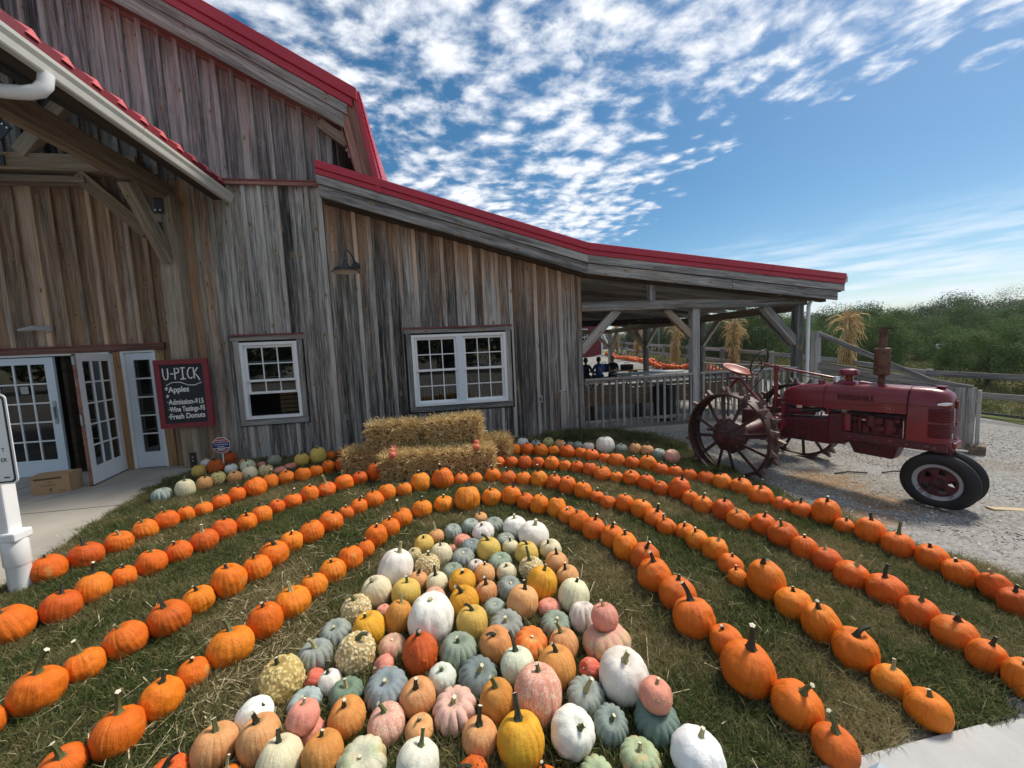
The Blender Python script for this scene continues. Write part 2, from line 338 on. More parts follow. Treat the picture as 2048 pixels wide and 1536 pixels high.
# ground materials
def ground_mat(name,kind):
    m,t,b=newmat(name); geo=t.add('ShaderNodeNewGeometry'); P=geo.outputs['Position']
    if kind=='gravel':
        n=t.noise(P,.55,4,.6); n2=t.noise(P,9,5,.7); v=t.vor(P,42,'Color'); vd=t.vor(P,42); sv=t.add('ShaderNodeSeparateColor',ins={0:v}).outputs[0]
        col=t.mix(t.math('ADD',t.math('MULTIPLY',sv,.55),t.math('MULTIPLY',n2,.45)),(.13,.127,.122),(.40,.388,.365))
        col=t.mix(t.math('MULTIPLY',t.step(n,.50,.68),.5),col,(.20,.165,.125))
        big=t.step(t.vor(P,11,'Distance'),.0,.16); col=t.mix(t.math('MULTIPLY',t.math('SUBTRACT',1,big),t.math('GREATER_THAN',t.add('ShaderNodeSeparateColor',ins={0:t.vor(P,11,'Color')}).outputs[1],.7)),col,(.55,.54,.52))
        # dropped straw and bark staining by the tractor
        sx=t.vmath('SUBTRACT',P,(5.0,4.75,0)); 
        def blob(cx,cy,r): 
            q=t.vmath('SUBTRACT',P,(cx,cy,0)); s=t.add('ShaderNodeSeparateXYZ',ins={0:q}); dd=t.math('SQRT',t.math('ADD',t.math('MULTIPLY',s.outputs[0],s.outputs[0]),t.math('MULTIPLY',s.outputs[1],s.outputs[1])))
            return t.math('SUBTRACT',1,t.step(dd,0,r))
        bl=t.math('MAXIMUM',t.math('MAXIMUM',blob(5.4,4.7,1.1),blob(4.6,3.5,.8)),t.math('MAXIMUM',blob(4.2,6.9,.9),blob(5.3,3.9,.9)))
        sn=t.noise(P,6,5,.75); f=t.step(t.math('ADD',t.math('MULTIPLY',bl,.75),sn),.86,1.12)
        col=t.mix(t.math('MULTIPLY',f,.8),col,t.mix(n2,(.17,.075,.035),(.36,.25,.13)))
        t.put(b.inputs['Normal'],t.add('ShaderNodeBump',ins={'Strength':.7,'Distance':.012,'Height':t.math('SUBTRACT',n2,vd)}).outputs[0])
    elif kind=='lawn':
        n=t.noise(P,1.15,4,.6); n2=t.noise(P,30,4,.7)
        col=t.mix(n2,(.022,.028,.012),(.09,.085,.04)); col=t.mix(t.step(n,.48,.66),col,t.mix(n2,(.11,.08,.04),(.28,.21,.11)))
        t.put(b.inputs['Normal'],t.add('ShaderNodeBump',ins={'Strength':.6,'Distance':.02,'Height':n2}).outputs[0])
    else:
        n=t.noise(P,.35,4,.6); n2=t.noise(P,14,5,.7)
        col=t.mix(n2,(.05,.07,.022),(.15,.17,.06)); col=t.mix(t.step(n,.46,.62),col,t.mix(n2,(.16,.12,.06),(.30,.25,.13)))
        t.put(b.inputs['Normal'],t.add('ShaderNodeBump',ins={'Strength':.6,'Distance':.03,'Height':n2}).outputs[0])
    t.put(b.inputs['Base Color'],col); b.inputs['Roughness'].default_value=.95; b.inputs['Specular IOR Level'].default_value=.1
    return m
M['gravel']=ground_mat('gravel_ground','gravel'); M['lawn']=ground_mat('lawn_soil','lawn'); M['field']=ground_mat('field_grass','field')
def leafmat(name,c1,c2,c3=None,trans=.35,rough=.5,patch=None):
    m,t,b=newmat(name); oi=t.add('ShaderNodeObjectInfo'); geo=t.add('ShaderNodeNewGeometry')
    isl=geo.outputs['Random Per Island']
    c=t.mix(isl,c1,c2)
    c=t.mix(t.math('MULTIPLY',oi.outputs['Random'],.5),c,c3 if c3 else c2)
    if patch:
        P=geo.outputs['Position']; n=t.noise(P,1.15,4,.6)
        c=t.mix(t.math('MULTIPLY',t.step(n,.42,.66),.80),c,t.mix(isl,patch[0],patch[1]))
        c=t.mix(t.math('MULTIPLY',t.step(isl,.86,.90),.7),c,patch[1])
    t.put(b.inputs['Base Color'],c); b.inputs['Roughness'].default_value=rough; b.inputs['Specular IOR Level'].default_value=.12
    if trans:
        out=m.node_tree.nodes['Material Output']; tl=t.add('ShaderNodeBsdfTranslucent',ins={0:c})
        mx=t.add('ShaderNodeMixShader',ins={0:trans,1:b.outputs[0],2:tl.outputs[0]}); t.put(out.inputs[0],mx.outputs[0])
    return m
M['grass']=leafmat('grass_blades',(.032,.060,.015),(.115,.155,.045),(.085,.11,.035),.35,.5,((.21,.17,.075),(.44,.36,.20)))
M['leaf']=leafmat('orchard_leaves',(.045,.085,.026),(.13,.195,.065),(.09,.15,.042),.3,.7)
M['leafdark']=leafmat('dark_tree_leaves',(.022,.045,.018),(.075,.115,.042),(.05,.08,.03),.3)
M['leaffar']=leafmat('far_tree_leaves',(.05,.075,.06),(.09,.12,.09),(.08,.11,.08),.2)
M['bark']=plain('bark',(.07,.055,.045),.9,0,8,.3,.6,.2,bscale=20)
M['straw']=leafmat('straw',(.34,.22,.08),(.86,.68,.36),(.62,.45,.20),.2,.5)
M['strawloose']=leafmat('loose_straw',(.32,.26,.15),(.60,.52,.34),None,.1,.6)
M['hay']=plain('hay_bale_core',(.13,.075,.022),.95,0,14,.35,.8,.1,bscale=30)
M['corn']=leafmat('dry_corn_leaves',(.34,.22,.095),(.66,.50,.26),(.50,.36,.17),.3,.6)

# ================= ground =================
def sheet(name,poly,step,dz,mat,parent=None,kind='structure',edge=.0):
    """terrain-following sheet inside a polygon (cells whose centre is inside), border jittered"""
    xs=[p[0] for p in poly];ys=[p[1] for p in poly]
    x0,x1,y0,y1=min(xs),max(xs),min(ys),max(ys)
    nx=int((x1-x0)/step)+2;ny=int((y1-y0)/step)+2
    def inside(x,y):
        c=False;j=len(poly)-1
        for i in range(len(poly)):
            if (poly[i][1]>y)!=(poly[j][1]>y) and x<(poly[j][0]-poly[i][0])*(y-poly[i][1])/(poly[j][1]-poly[i][1])+poly[i][0]: c=not c
            j=i
        return c
    idx={};V=[];F=[]
    def vid(i,j):
        if (i,j) not in idx:
            x=x0+i*step;y=y0+j*step; idx[(i,j)]=len(V)
            jx=edge*(mnoise.noise(Vector((x*3.1,y*3.1,1)))) ; jy=edge*(mnoise.noise(Vector((x*3.1,y*3.1,7))))
            V.append((x+jx,y+jy,gz(x+jx,y+jy)+dz))
        return idx[(i,j)]
    for i in range(nx):
        for j in range(ny):
            cx,cy=x0+(i+.5)*step,y0+(j+.5)*step
            ox=edge*mnoise.noise(Vector((cx*1.7,cy*1.7,3)))*1.5
            if inside(cx+ox,cy+ox): F.append((vid(i,j),vid(i+1,j),vid(i+1,j+1),vid(i,j+1)))
    me=bpy.data.meshes.new(name); me.from_pydata(V,[],F); me.materials.append(mat); me.polygons.foreach_set('use_smooth',[True]*len(F))
    o=bpy.data.objects.new(name,me); link(o,parent); o['kind']=kind; return o
def ground():
    # graded grid: fine near, coarse far
    def axis(lo,hi,fl,fh,st):
        a=list(np.arange(fl,fh+1e-6,st)); s=st;x=fh
        while x<hi: s*=1.35; x+=s; a.append(min(x,hi))
        s=st;x=fl
        while x>lo: s*=1.35; x-=s; a.insert(0,max(x,lo))
        return a
    xs=axis(-500,900,-7,15,.25); ys=axis(-60,1100,-1,36,.25)
    V=[];F=[]
    for y in ys:
        for x in xs:
            z=gz(x,y); V.append((x,y,z))
    n=len(xs)
    for j in range(len(ys)-1):
        for i in range(n-1): F.append((j*n+i,j*n+i+1,(j+1)*n+i+1,(j+1)*n+i))
    me=bpy.data.meshes.new('ground'); me.from_pydata(V,[],F); me.materials.append(M['gravel']); me.polygons.foreach_set('use_smooth',[True]*len(F))
    o=bpy.data.objects.new('ground',me); link(o); o['kind']='structure'
ground()
LAWN=[(-4.35,7.66),(-4.4,7.2),(-4.42,6.5),(-4.25,5.3),(-3.98,4.4),(-3.80,3.75),(-4.6,3.72),(-6.5,3.3),(-6.5,.5),(-3,.3),(0,.9),(1.42,1.30),(2.65,1.32),(4.5,1.25),(4.45,1.9),(4.18,2.4),(4.02,2.9),(3.98,3.5),(4.12,4.4),(4.28,5.4),(4.30,6.3),(4.1,7.2),(3.3,7.62),(2.8,7.66)]
lawn=sheet('lawn',LAWN,.11,.012,M['lawn'],edge=.10)
FENCE=[(13.6,3.2),(12.95,5.2),(12.61,6.49),(12.19,7.9),(12.45,9.6),(12.3,11.3),(11.95,14.29),(11.9,16.4),(11.95,18.6),(12.2,21.3),(12.7,24),(13.6,27.8),(14.72,31.6),(16,36)]
def fx(y):
    for (a,b),(c,d) in zip(FENCE,FENCE[1:]):
        if b<=y<=d: return a+(c-a)*(y-b)/(d-b)
    return FENCE[0][0] if y<FENCE[0][1] else FENCE[-1][0]
fld=sheet('field_grass',[(13.2,3),(12.0,6.3),(11.6,8),(11.9,9.6),(11.8,11.3),(11.5,14.3),(11.5,18.6),(12.3,24),(14.3,31.6),(16,36),(10,60),(10,90),(120,90),(120,-5),(14,-5)],1.0,.015,M['field'],edge=.2)
# entry slab and front walk
b=MB()
SL=[(-9.5,7.68),(-4.36,7.68),(-4.41,7.2),(-4.43,6.5),(-4.26,5.3),(-3.99,4.4),(-3.81,3.72),(-9.5,3.72)]
n=len(SL)
b.v=[(x,y,.03) for x,y in SL]+[(x,y,-.2) for x,y in SL]; b.f=[tuple(range(n))[::-1]]+[(i,(i+1)%n,n+(i+1)%n,n+i) for i in range(n)]; b.m=[0]*len(b.f)
o=b.obj('entry_slab',M['concrete']); o['kind']='structure'
bmx=bmesh.new(); bmx.from_mesh(o.data); bmesh.ops.recalc_face_normals(bmx,faces=bmx.faces); bmx.to_mesh(o.data); bmx.free()
wk=empty('front_walkway',(2,1,-.05)); wk['kind']='structure'
for x0,x1 in ((-3.2,-1.7),(-1.69,-.2),(-.19,1.3),(1.31,2.38),(2.39,3.9),(3.91,5.4)):
    m=MB(); z=gz((x0+x1)/2,1.0)+.022; m.box(x0,x1,-.4,1.27,z-.12,z); m.obj('paving_slab',M['walk'],wk,bevel=.006)
# a few leaves/blue thing at the very bottom edge
# ================= barn =================
YW=7.70   # board face
barn=empty('barn',(0,7.7,0))
tag(barn,'weathered grey timber barn with crimson metal roofs, porch and open side pavilion','barn')
WM['barn']=Matrix.Translation((0,7.7,0))
def part(name): 
    o=bpy.data.objects.new(name,None); o.empty_display_size=.1; link(o,barn); WM[o.name]=Matrix.Identity(4); o.matrix_basis=Matrix.Identity(4); return o
ROWM=Matrix(((0,1,0,0),(0,0,1,0),(1,0,0,0),(0,0,0,1)))  # local X->Z, Y->X, Z->Y
def siding(parent,xa,xb,zlo,ztop,openings,mat,pitch=.262,y=YW,phase=0,bat=True,side=None):
    """vertical board and batten; ztop: function of x. openings (x0,x1,z0,z1)"""
    x=xa; i=0
    def emit(name,m,x0,x1,yf,base,mt):
        me=m.data(name,mt)
        bmx=bmesh.new(); bmx.from_mesh(me); bmesh.ops.remove_doubles(bmx,verts=bmx.verts,dist=1e-5); bmesh.ops.recalc_face_normals(bmx,faces=bmx.faces); bmx.to_mesh(me); bmx.free()
        o=bpy.data.objects.new(name,me); link(o,parent)
        o.matrix_basis=Matrix.Translation(((x0+x1)/2,yf,base))@ROWM if side is None else side@Matrix.Translation(((x0+x1)/2,yf-YW,base))@ROWM
    def col(name,x0,x1,yf,th,mt):
        cuts=[o for o in openings if o[0]<x1-.004 and o[1]>x0+.004]
        xsx=sorted({x0,x1,*[min(max(c,x0),x1) for o in cuts for c in (o[0],o[1])]})
        m=MB(); base=zlo
        full=[o for o in cuts if o[0]<=x0+.004 and o[1]>=x1-.004]
        if full and len(cuts)==len(full):   # an opening cuts the board clean through: two boards, one above and one below
            lo_=zlo
            for o in sorted(full,key=lambda q:q[2])+[None]:
                hi_=o[2] if o else None
                m=MB(); xc=(x0+x1)/2; za=hi_ if o else ztop(x0); zc=hi_ if o else ztop(x1)
                if min(za,zc)>lo_+.02:
                    m.hexa([(0,x0-xc,0),(0,x1-xc,0),(0,x1-xc,th),(0,x0-xc,th),(za-lo_,x0-xc,0),(zc-lo_,x1-xc,0),(zc-lo_,x1-xc,th),(za-lo_,x0-xc,th)])
                    emit(name,m,x0,x1,yf,lo_,mt)
                if o: lo_=o[3]
            return
        for a,c in zip(xsx,xsx[1:]):
            if c-a<.004: continue
            mid=(a+c)/2; segs=[(zlo,None)]
            for o in sorted(cuts,key=lambda q:q[2]):
                if o[0]<mid<o[1]:
                    s=segs.pop(); 
                    if o[2]>s[0]+.01: segs.append((s[0],o[2]))
                    segs.append((o[3],s[1]))
            for z0,z1 in segs:
                za=z1 if z1 is not None else ztop(a); zc=z1 if z1 is not None else ztop(c)
                if min(za,zc)<z0+.02: continue
                xc=(x0+x1)/2
                # local: X up, Y across, Z depth(+ into wall)
                m.hexa([(z0-base,a-xc,0),(zc*0+z0-base,c-xc,0),(z0-base,c-xc,th),(z0-base,a-xc,th),(za-base,a-xc,0),(zc-base,c-xc,0),(zc-base,c-xc,th),(za-base,a-xc,th)])
        if m.v: emit(name,m,x0,x1,yf,base,mt)
    while x<xb-.01:
        w_=min(pitch*(1+random.uniform(-.05,.05)),xb-x)
        col('board',x+.006,x+w_-.006,y+random.uniform(-.005,.005),.024,mat)
        if bat and x>xa+.05: 
            bw=random.uniform(.058,.078); dx_=random.uniform(-.006,.006); col('batten',x-bw/2+dx_,x+bw/2+dx_,y-random.uniform(.038,.048),.042,BAT[mat.name])
        x+=w_; i+=1
    if bat: col('batten',xb-.09,xb-.002,y-.034,.033,BAT[mat.name])
BAT={'barn_siding_wood':M['wall_bat'],'upper_siding_wood':M['upper_bat'],'porch_siding_wood':M['porch_bat']}
def ylean(x): return 3.83-.283*(x-2.84) if x<=2.84 else 3.83-.1107*(x-2.84)
def ygam(x): return 6.37-.526*(x+1.24)
# openings
W1=(-3.70,-2.66,.74,2.20); W2=(-.69,1.22,.77,2.22)
DOORS=(-7.6,-5.66,0,2.10); SIDE=(-5.52,-5.03,0,2.10)
wl=part('lower_wall'); wl['label']='weathered grey board and batten lower wall'
siding(wl,-9.4,-2.05,0.0,lambda x:4.99,[(-7.66,-4.86,-.1,2.20),(W1[0]-.09,W1[1]+.09,W1[2]-.1,W1[3]+.12)],M['wall'])
siding(wl,-2.05,2.80,0.0,lambda x:ylean(x)-.50,[(W2[0]-.1,W2[1]+.1,W2[2]-.11,W2[3]+.12)],M['wall'])
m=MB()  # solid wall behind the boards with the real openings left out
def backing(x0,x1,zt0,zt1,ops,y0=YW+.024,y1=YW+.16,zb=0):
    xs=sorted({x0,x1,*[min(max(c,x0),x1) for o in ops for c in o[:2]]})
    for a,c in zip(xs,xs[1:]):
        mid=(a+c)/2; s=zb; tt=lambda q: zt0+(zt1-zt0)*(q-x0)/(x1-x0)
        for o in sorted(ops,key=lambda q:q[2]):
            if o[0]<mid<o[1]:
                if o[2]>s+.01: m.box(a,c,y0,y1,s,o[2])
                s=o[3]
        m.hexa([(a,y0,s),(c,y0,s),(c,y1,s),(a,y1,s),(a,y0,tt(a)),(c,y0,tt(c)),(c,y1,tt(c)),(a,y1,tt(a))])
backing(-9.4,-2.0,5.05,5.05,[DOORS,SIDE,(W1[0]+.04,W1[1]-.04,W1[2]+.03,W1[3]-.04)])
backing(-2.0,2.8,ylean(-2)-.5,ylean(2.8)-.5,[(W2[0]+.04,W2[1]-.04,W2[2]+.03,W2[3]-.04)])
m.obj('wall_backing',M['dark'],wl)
# right end wall of the closed part (towards the pavilion)
SIDEM=Matrix.Translation((2.80,YW,0))@Matrix.Rotation(PI/2,4,'Z')
siding(wl,0.03,9.9,0.0,lambda x:3.25,[],M['wall'],side=SIDEM)
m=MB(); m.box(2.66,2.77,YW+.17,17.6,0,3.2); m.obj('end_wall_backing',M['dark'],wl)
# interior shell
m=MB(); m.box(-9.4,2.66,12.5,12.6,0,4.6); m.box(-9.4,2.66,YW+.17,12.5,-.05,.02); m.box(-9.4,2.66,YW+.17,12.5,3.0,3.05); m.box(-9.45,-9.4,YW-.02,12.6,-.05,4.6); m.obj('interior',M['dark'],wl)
# upper gable wall
wu=part('upper_wall'); wu['label']='grey upper gable wall under the big gambrel roof'
siding(wu,-9.9,-1.80,4.97,lambda x:ygam(x)-.60,[],M['upper'],y=YW-.02)
m=MB(); zb=4.97; m.hexa([(-9.9,YW+.005,zb),(-1.82,YW+.005,zb),(-1.82,YW+.1,zb),(-9.9,YW+.1,zb),(-9.9,YW+.005,ygam(-9.9)-.62),(-1.82,YW+.005,ygam(-1.82)-.62),(-1.82,YW+.1,ygam(-1.82)-.62),(-9.9,YW+.1,ygam(-9.9)-.62)]); m.obj('wall_backing',M['dark'],wu)
SIDEM2=Matrix.Translation((-1.80,YW,0))@Matrix.Rotation(PI/2,4,'Z')
siding(wu,0.0,10,4.6,lambda x:6.05,[],M['upper'],side=SIDEM2)
m=MB(); m.box(-3.62,-2.03,YW-.085,YW-.04,4.90,4.965,1); m.box(-3.62,-2.03,YW-.10,YW-.04,4.966,4.985,0); m.obj('flashing',[M['redflash'],M['pinkwood']],wl)
# roofs ------------------------------------------------------------
def slab_xz(name,p0,p1,y0,y1,d0,d1,mat,parent,bev=.004):
    """bar following the roof line p0->p1 (x,z), between vertical drops d0 (top) and d1 (bottom)"""
    a=Vector((p0[0],0,p0[1]));c=Vector((p1[0],0,p1[1]));L=(c-a).length;ang=math.atan2(c.z-a.z,c.x-a.x)
    h=(d1-d0)*math.cos(ang); mid=(d0+d1)/2; n=Vector((-math.sin(ang),0,math.cos(ang)))
    # keep vertical end cuts: shear along x
    sh=math.tan(ang)*h/2
    Mx=Matrix.Translation((p0[0],(y0+y1)/2,p0[1]-mid))@Matrix.Rotation(-ang,4,'Y')
    b=MB();W=(y1-y0)/2
    b.hexa([(-sh,-W,-h/2),(L-sh,-W,-h/2),(L-sh,W,-h/2),(-sh,W,-h/2),(sh,-W,h/2),(L+sh,-W,h/2),(L+sh,W,h/2),(sh,W,h/2)])
    return b.obj(name,mat,parent,bevel=bev,M=Mx)
rl=part('lean_to_roof'); rl['label']='low crimson roof edge bending over the window wall and pavilion'
LP=[(-2.02,ylean(-2.02)),(2.84,3.83),(8.80,ylean(8.80))]
for a,c in zip(LP,LP[1:]):
    slab_xz('red_trim',a,c,7.27,7.36,.0,.135,M['redroof'],rl,.012); slab_xz('red_trim',a,c,7.295,7.36,.136,.225,M['redroof'],rl,.008)
    slab_xz('roof_sheet',a,c,7.361,17.9,.0,.03,M['redroof'],rl,0)
    slab_xz('upper_fascia',a,c,7.315,7.355,.227,.375,M['fascia'],rl); 
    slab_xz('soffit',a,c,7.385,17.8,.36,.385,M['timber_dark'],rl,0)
# lower fascia in the boards one sees (joints at x=6.0)
for a,c in (((-2.0,ylean(-2.0)),(2.84,3.83)),((2.843,3.83),(6.02,ylean(6.02))),((6.03,ylean(6.03)),(8.66,ylean(8.66)))):
    slab_xz('lower_fascia',a,c,7.345,7.384,.385,.585,M['fascia'],rl)
for a,c in (((-2.0,ylean(-2.0)),(2.84,3.83)),((2.843,3.83),(8.6,ylean(8.6)))):
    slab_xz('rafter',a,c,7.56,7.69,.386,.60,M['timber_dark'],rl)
for k in range(12):
    y=8.35+k*.8; slab_xz('rafter',(2.84,3.83),(8.6,ylean(8.6)),y,y+.06,.386,.56,M['timber'],rl,0)
# eave gutter + downspout at the right end
m=MB(); zg=ylean(8.8)-.05; m.box(8.80,8.90,7.35,17.8,zg-.13,zg-.12); m.box(8.90,8.906,7.35,17.8,zg-.13,zg); m.box(8.80,8.906,7.34,7.35,zg-.13,zg); m.box(8.80,8.806,7.35,17.8,zg-.12,zg); m.obj('gutter',M['gutter'],rl)
m=MB(); m.tube([(8.85,7.5,zg-.1),(8.85,7.52,zg-.24),(8.80,7.56,zg-.32),(8.38,7.62,zg-.45),(8.25,7.62,zg-.50),(8.2,7.62,zg-.62),(8.2,7.62,.0)],.038,10); m.obj('downspout',M['white'],rl,smooth=True)
# gambrel upper roof
rg=part('gambrel_roof'); rg['label']='big gambrel roof with crimson metal edge and grey rake boards'
GP=[(-9.9,ygam(-9.9)),(-1.24,6.37)]
slab_xz('red_trim',GP[0],GP[1],7.25,7.36,.0,.20,M['redroof'],rg,.012); slab_xz('red_trim',GP[0],(-1.33,ygam(-1.33)),7.285,7.36,.201,.33,M['redroof'],rg,.008)
slab_xz('roof_sheet',GP[0],GP[1],7.361,18,.0,.04,M['redroof'],rg,0)
slab_xz('rake_board',GP[0],(-1.42,ygam(-1.42)),7.31,7.355,.335,.50,M['fascia'],rg); slab_xz('rake_board',GP[0],(-1.50,ygam(-1.50)),7.345,7.39,.51,.74,M['fascia'],rg)
slab_xz('soffit',GP[0],(-1.5,ygam(-1.5)),7.391,7.70,.66,.685,M['pinkwood'],rg,0); slab_xz('soffit_trim',GP[0],(-1.82,ygam(-1.82)),7.64,7.675,.69,.76,M['pinkwood'],rg,0)
plank('lookout',(-1.95,7.55,5.93),(-1.50,7.55,5.60),.10,.16,M['timber_tan'],rg,up=(0.3,0,1))
# steep lower flank
SB=[(-1.24,6.37),(-.95,4.88)]
def steep(name,o0,o1,y0,y1,mat):
    b=MB(); b.hexa([(SB[1][0]-o1,y0,SB[1][1]-.2),(SB[1][0]-o0,y0,SB[1][1]-.2),(SB[1][0]-o0,y1,SB[1][1]-.2),(SB[1][0]-o1,y1,SB[1][1]-.2),
                    (SB[0][0]-o1,y0,SB[0][1]-.02-o1*.62),(SB[0][0]-o0,y0,SB[0][1]-.02-o0*.62),(SB[0][0]-o0,y1,SB[0][1]-.02-o0*.62),(SB[0][0]-o1,y1,SB[0][1]-.02-o1*.62)])
    # grain along X: rotate into own frame
    o=b.obj(name,mat,rg); return o
steep('red_trim',.0,.075,7.277,7.367,M['redroof']); 
for of,yy in ((.148,7.350),(.285,7.372)):
    plank('rake_board',(SB[1][0]-of,yy,SB[1][1]-.2),(SB[0][0]-of,yy,SB[0][1]-.03-of*.62),.045,.128,M['pinkwood'],rg,up=(1,0,0))
steep('roof_sheet',.0,.03,7.368,18,M['redroof']); 
b=MB(); b.hexa([(-1.30,7.40,4.7),(-1.28,7.40,4.7),(-1.28,18,4.7),(-1.30,18,4.7),(-1.62,7.40,6.0),(-1.60,7.40,6.0),(-1.60,18,6.0),(-1.62,18,6.0)]); b.obj('soffit',M['redflash'],rg)
for k in range(20):  # standing rib ends along the steep flank
    tt=(k+.5)/20; x=-1.24+tt*.29; z=6.37-tt*1.49; b=MB(); b.box(x,x+.03,7.30,7.9,z-.012,z+.012); b.obj('roof_rib',M['redroof'],rg)
# ---------------- windows ----------------
def window(x0,x1,z0,z1,double,raised,label):
    w_=part('window'); w_['label']=label
    yf=YW-.03
    def bx(name,a,b_,c,d,y0,y1,mat,bev=.004):
        m=MB(); m.box(a,b_,y0,y1,c,d); return m.obj(name,mat,w_,bevel=bev)
    # wooden casing boards
    plank('casing_board',(x0-.05,yf,z0-.11),(x0-.05,yf,z1+.03),.03,.095,M['timber'],w_,up=(1,0,0)); plank('casing_board',(x1+.05,yf,z0-.11),(x1+.05,yf,z1+.03),.03,.095,M['timber'],w_,up=(1,0,0))
    plank('casing_board',(x0-.13,yf-.002,z1+.075),(x1+.13,yf-.002,z1+.075),.035,.085,M['timber'],w_); plank('casing_board',(x0-.1,yf-.003,z0-.06),(x1+.1,yf-.003,z0-.06),.035,.10,M['timber'],w_)
    bx('flashing',x0-.14,x1+.14,z1+.120,z1+.142,yf-.05,yf+.03,M['redflash'])
    f=.055; ya,yb=YW-.045,YW+.05
    bx('frame',x0,x0+f,z0,z1,ya,yb,M['white']); bx('frame',x1-f,x1,z0,z1,ya,yb,M['white']); bx('frame',x0+f,x1-f,z1-f,z1,ya,yb,M['white']); bx('sill',x0+f,x1-f,z0,z0+f,ya-.01,yb,M['white'])
    units=[(x0+f,x1-f)]
    if double:
        c=(x0+x1)/2; bx('mullion',c-.065,c+.065,z0+f,z1-f,ya+.002,yb,M['bluewhite']); units=[(x0+f,c-.065),(c+.065,x1-f)]
    for ua,ub in units:
        zm=(z0+z1)/2
        def sash(za,zb,yy,rows=2):
            s=.045
            bx('sash_stile',ua,ua+s,za,zb,yy,yy+.03,M['white']); bx('sash_stile',ub-s,ub,za,zb,yy,yy+.03,M['white'])
            bx('sash_rail',ua+s,ub-s,za,za+s,yy+.001,yy+.029,M['white']); bx('sash_rail',ua+s,ub-s,zb-s,zb,yy+.001,yy+.029,M['white'])
            a,b_,c,d=ua+s,ub-s,za+s,zb-s
            for i in (1,2): xx=a+(b_-a)*i/3; bx('muntin',xx-.009,xx+.009,c,d,yy+.004,yy+.026,M['white'],0)
            for j in range(1,rows): zz_=c+(d-c)*j/rows; bx('muntin',a,b_,zz_-.009,zz_+.009,yy+.005,yy+.025,M['white'],0)
            for i in range(3):
                for j in range(rows):
                    pa,pb=a+(b_-a)*i/3,a+(b_-a)*(i+1)/3; pc,pd=c+(d-c)*j/rows,c+(d-c)*(j+1)/rows
                    m=MB(); m.box(pa,pb,yy+.013,yy+.017,pc,pd); m.obj('pane',M['glass'],w_)
        sash(zm-.02,z1-f,YW-.01)
        sash(z0+f+(.40 if raised else 0),zm+.022+(.40 if raised else 0) if not raised else zm+.36,YW+.024)
    return w_
window(-3.66,-2.70,.77,2.17,False,True,'single sash window with raised lower pane, next to the blackboard')
window(-.65,1.19,.80,2.19,True,False,'double white sash window above the straw bales')
# wooden crate seen inside through the single window, pale chair backs standing in for a reflection in the double one
cr=empty('wooden_crate',(-3.0,8.35,.78)); tag(cr,'slatted wooden crate inside the barn behind the single window','crate')
for k in range(5): plank('slat',(-3.28,8.20,.84+k*.085),(-2.68,8.20,.84+k*.085),.015,.066,M['picnic'],cr)
for x in (-3.24,-2.72): plank('corner_post',(x,8.22,.78),(x,8.22,1.26),.03,.04,M['picnic'],cr,up=(0,1,0))
ct=MB(); ct.box(-4.3,-2.3,8.12,8.7,.0,.775); o=ct.obj('indoor_counter',M['timber_dark']); tag(o,'dark indoor counter carrying the crate behind the single window','counter')
rk=empty('chair_row',(0,9.5,0)); tag(rk,'row of pale chair backs added indoors as the reflection in the double window','chairs')
for j in range(2):
    for k in range(14):
        m=MB(); x=-.9+k*.16+j*.05; m.box(x,x+.025,9.4+j*.6,9.42+j*.6,.45,1.25); m.obj('spindle',M['timber'],rk)
m=MB(); m.box(-1.0,1.5,9.38,9.41,1.25,1.30); m.box(-1.0,1.5,9.38,9.8,.42,.45); m.obj('top_rail',M['timber'],rk)
# ---------------- doors ----------------
def glazed_leaf(parent,w_,h,cols,rows,th=.045,margin=(.12,.115,.27,.13),mats=None):
    """door leaf in local coords: x 0..w, y 0..th, z 0..h"""
    mw=mats or M['bluewhite']; l,tp,bt,r_=margin
    def bx(name,a,b_,c,d,y0,y1,mat,bev=.003):
        m=MB(); m.box(a,b_,y0,y1,c,d); o=m.obj(name,mat,parent,bevel=bev); return o
    bx('stile',0,l,0,h,0,th,mw); bx('stile',w_-r_,w_,0,h,0,th,mw); bx('rail',l,w_-r_,0,bt,.001,th-.001,mw); bx('rail',l,w_-r_,h-tp,h,.001,th-.001,mw)
    a,b_,c,d=l,w_-r_,bt,h-tp
    for i in range(1,cols): x=a+(b_-a)*i/cols; bx('muntin',x-.011,x+.011,c,d,.006,th-.006,M['white'],0)
    for j in range(1,rows): z=c+(d-c)*j/rows; bx('muntin',a,b_,z-.011,z+.011,.007,th-.007,M['white'],0)
    for i in range(cols):
        for j in range(rows):
            m=MB(); m.box(a+(b_-a)*i/cols,a+(b_-a)*(i+1)/cols,th/2-.002,th/2+.002,c+(d-c)*j/rows,c+(d-c)*(j+1)/rows); m.obj('pane',M['glass'],parent)
def partM(name,Mx,label=None):
    o=bpy.data.objects.new(name,None); o.empty_display_size=.1; COL.objects.link(o); o.parent=barn; o.matrix_parent_inverse=WM['barn'].inverted(); o.matrix_basis=Mx; 
    if label:o['label']=label
    return o
dl=partM('door',Matrix.Translation((-7.49,YW+.02,.035)),'closed glazed door leaf with grid of panes left of the dark opening'); glazed_leaf(dl,.93,2.02,3,5)
m=MB(); m.box(.845,.895,-.012,.0,.88,1.28); m.obj('lever_plate',M['metalgrey'],dl,bevel=.008); m=MB(); m.box(.862,.878,-.04,-.012,.98,1.18); m.obj('handle',M['metalgrey'],dl,bevel=.004)
m=MB(); m.box(.42,.53,-.004,.0,1.42,1.54); m.obj('paper_notice',M['walk'],dl)
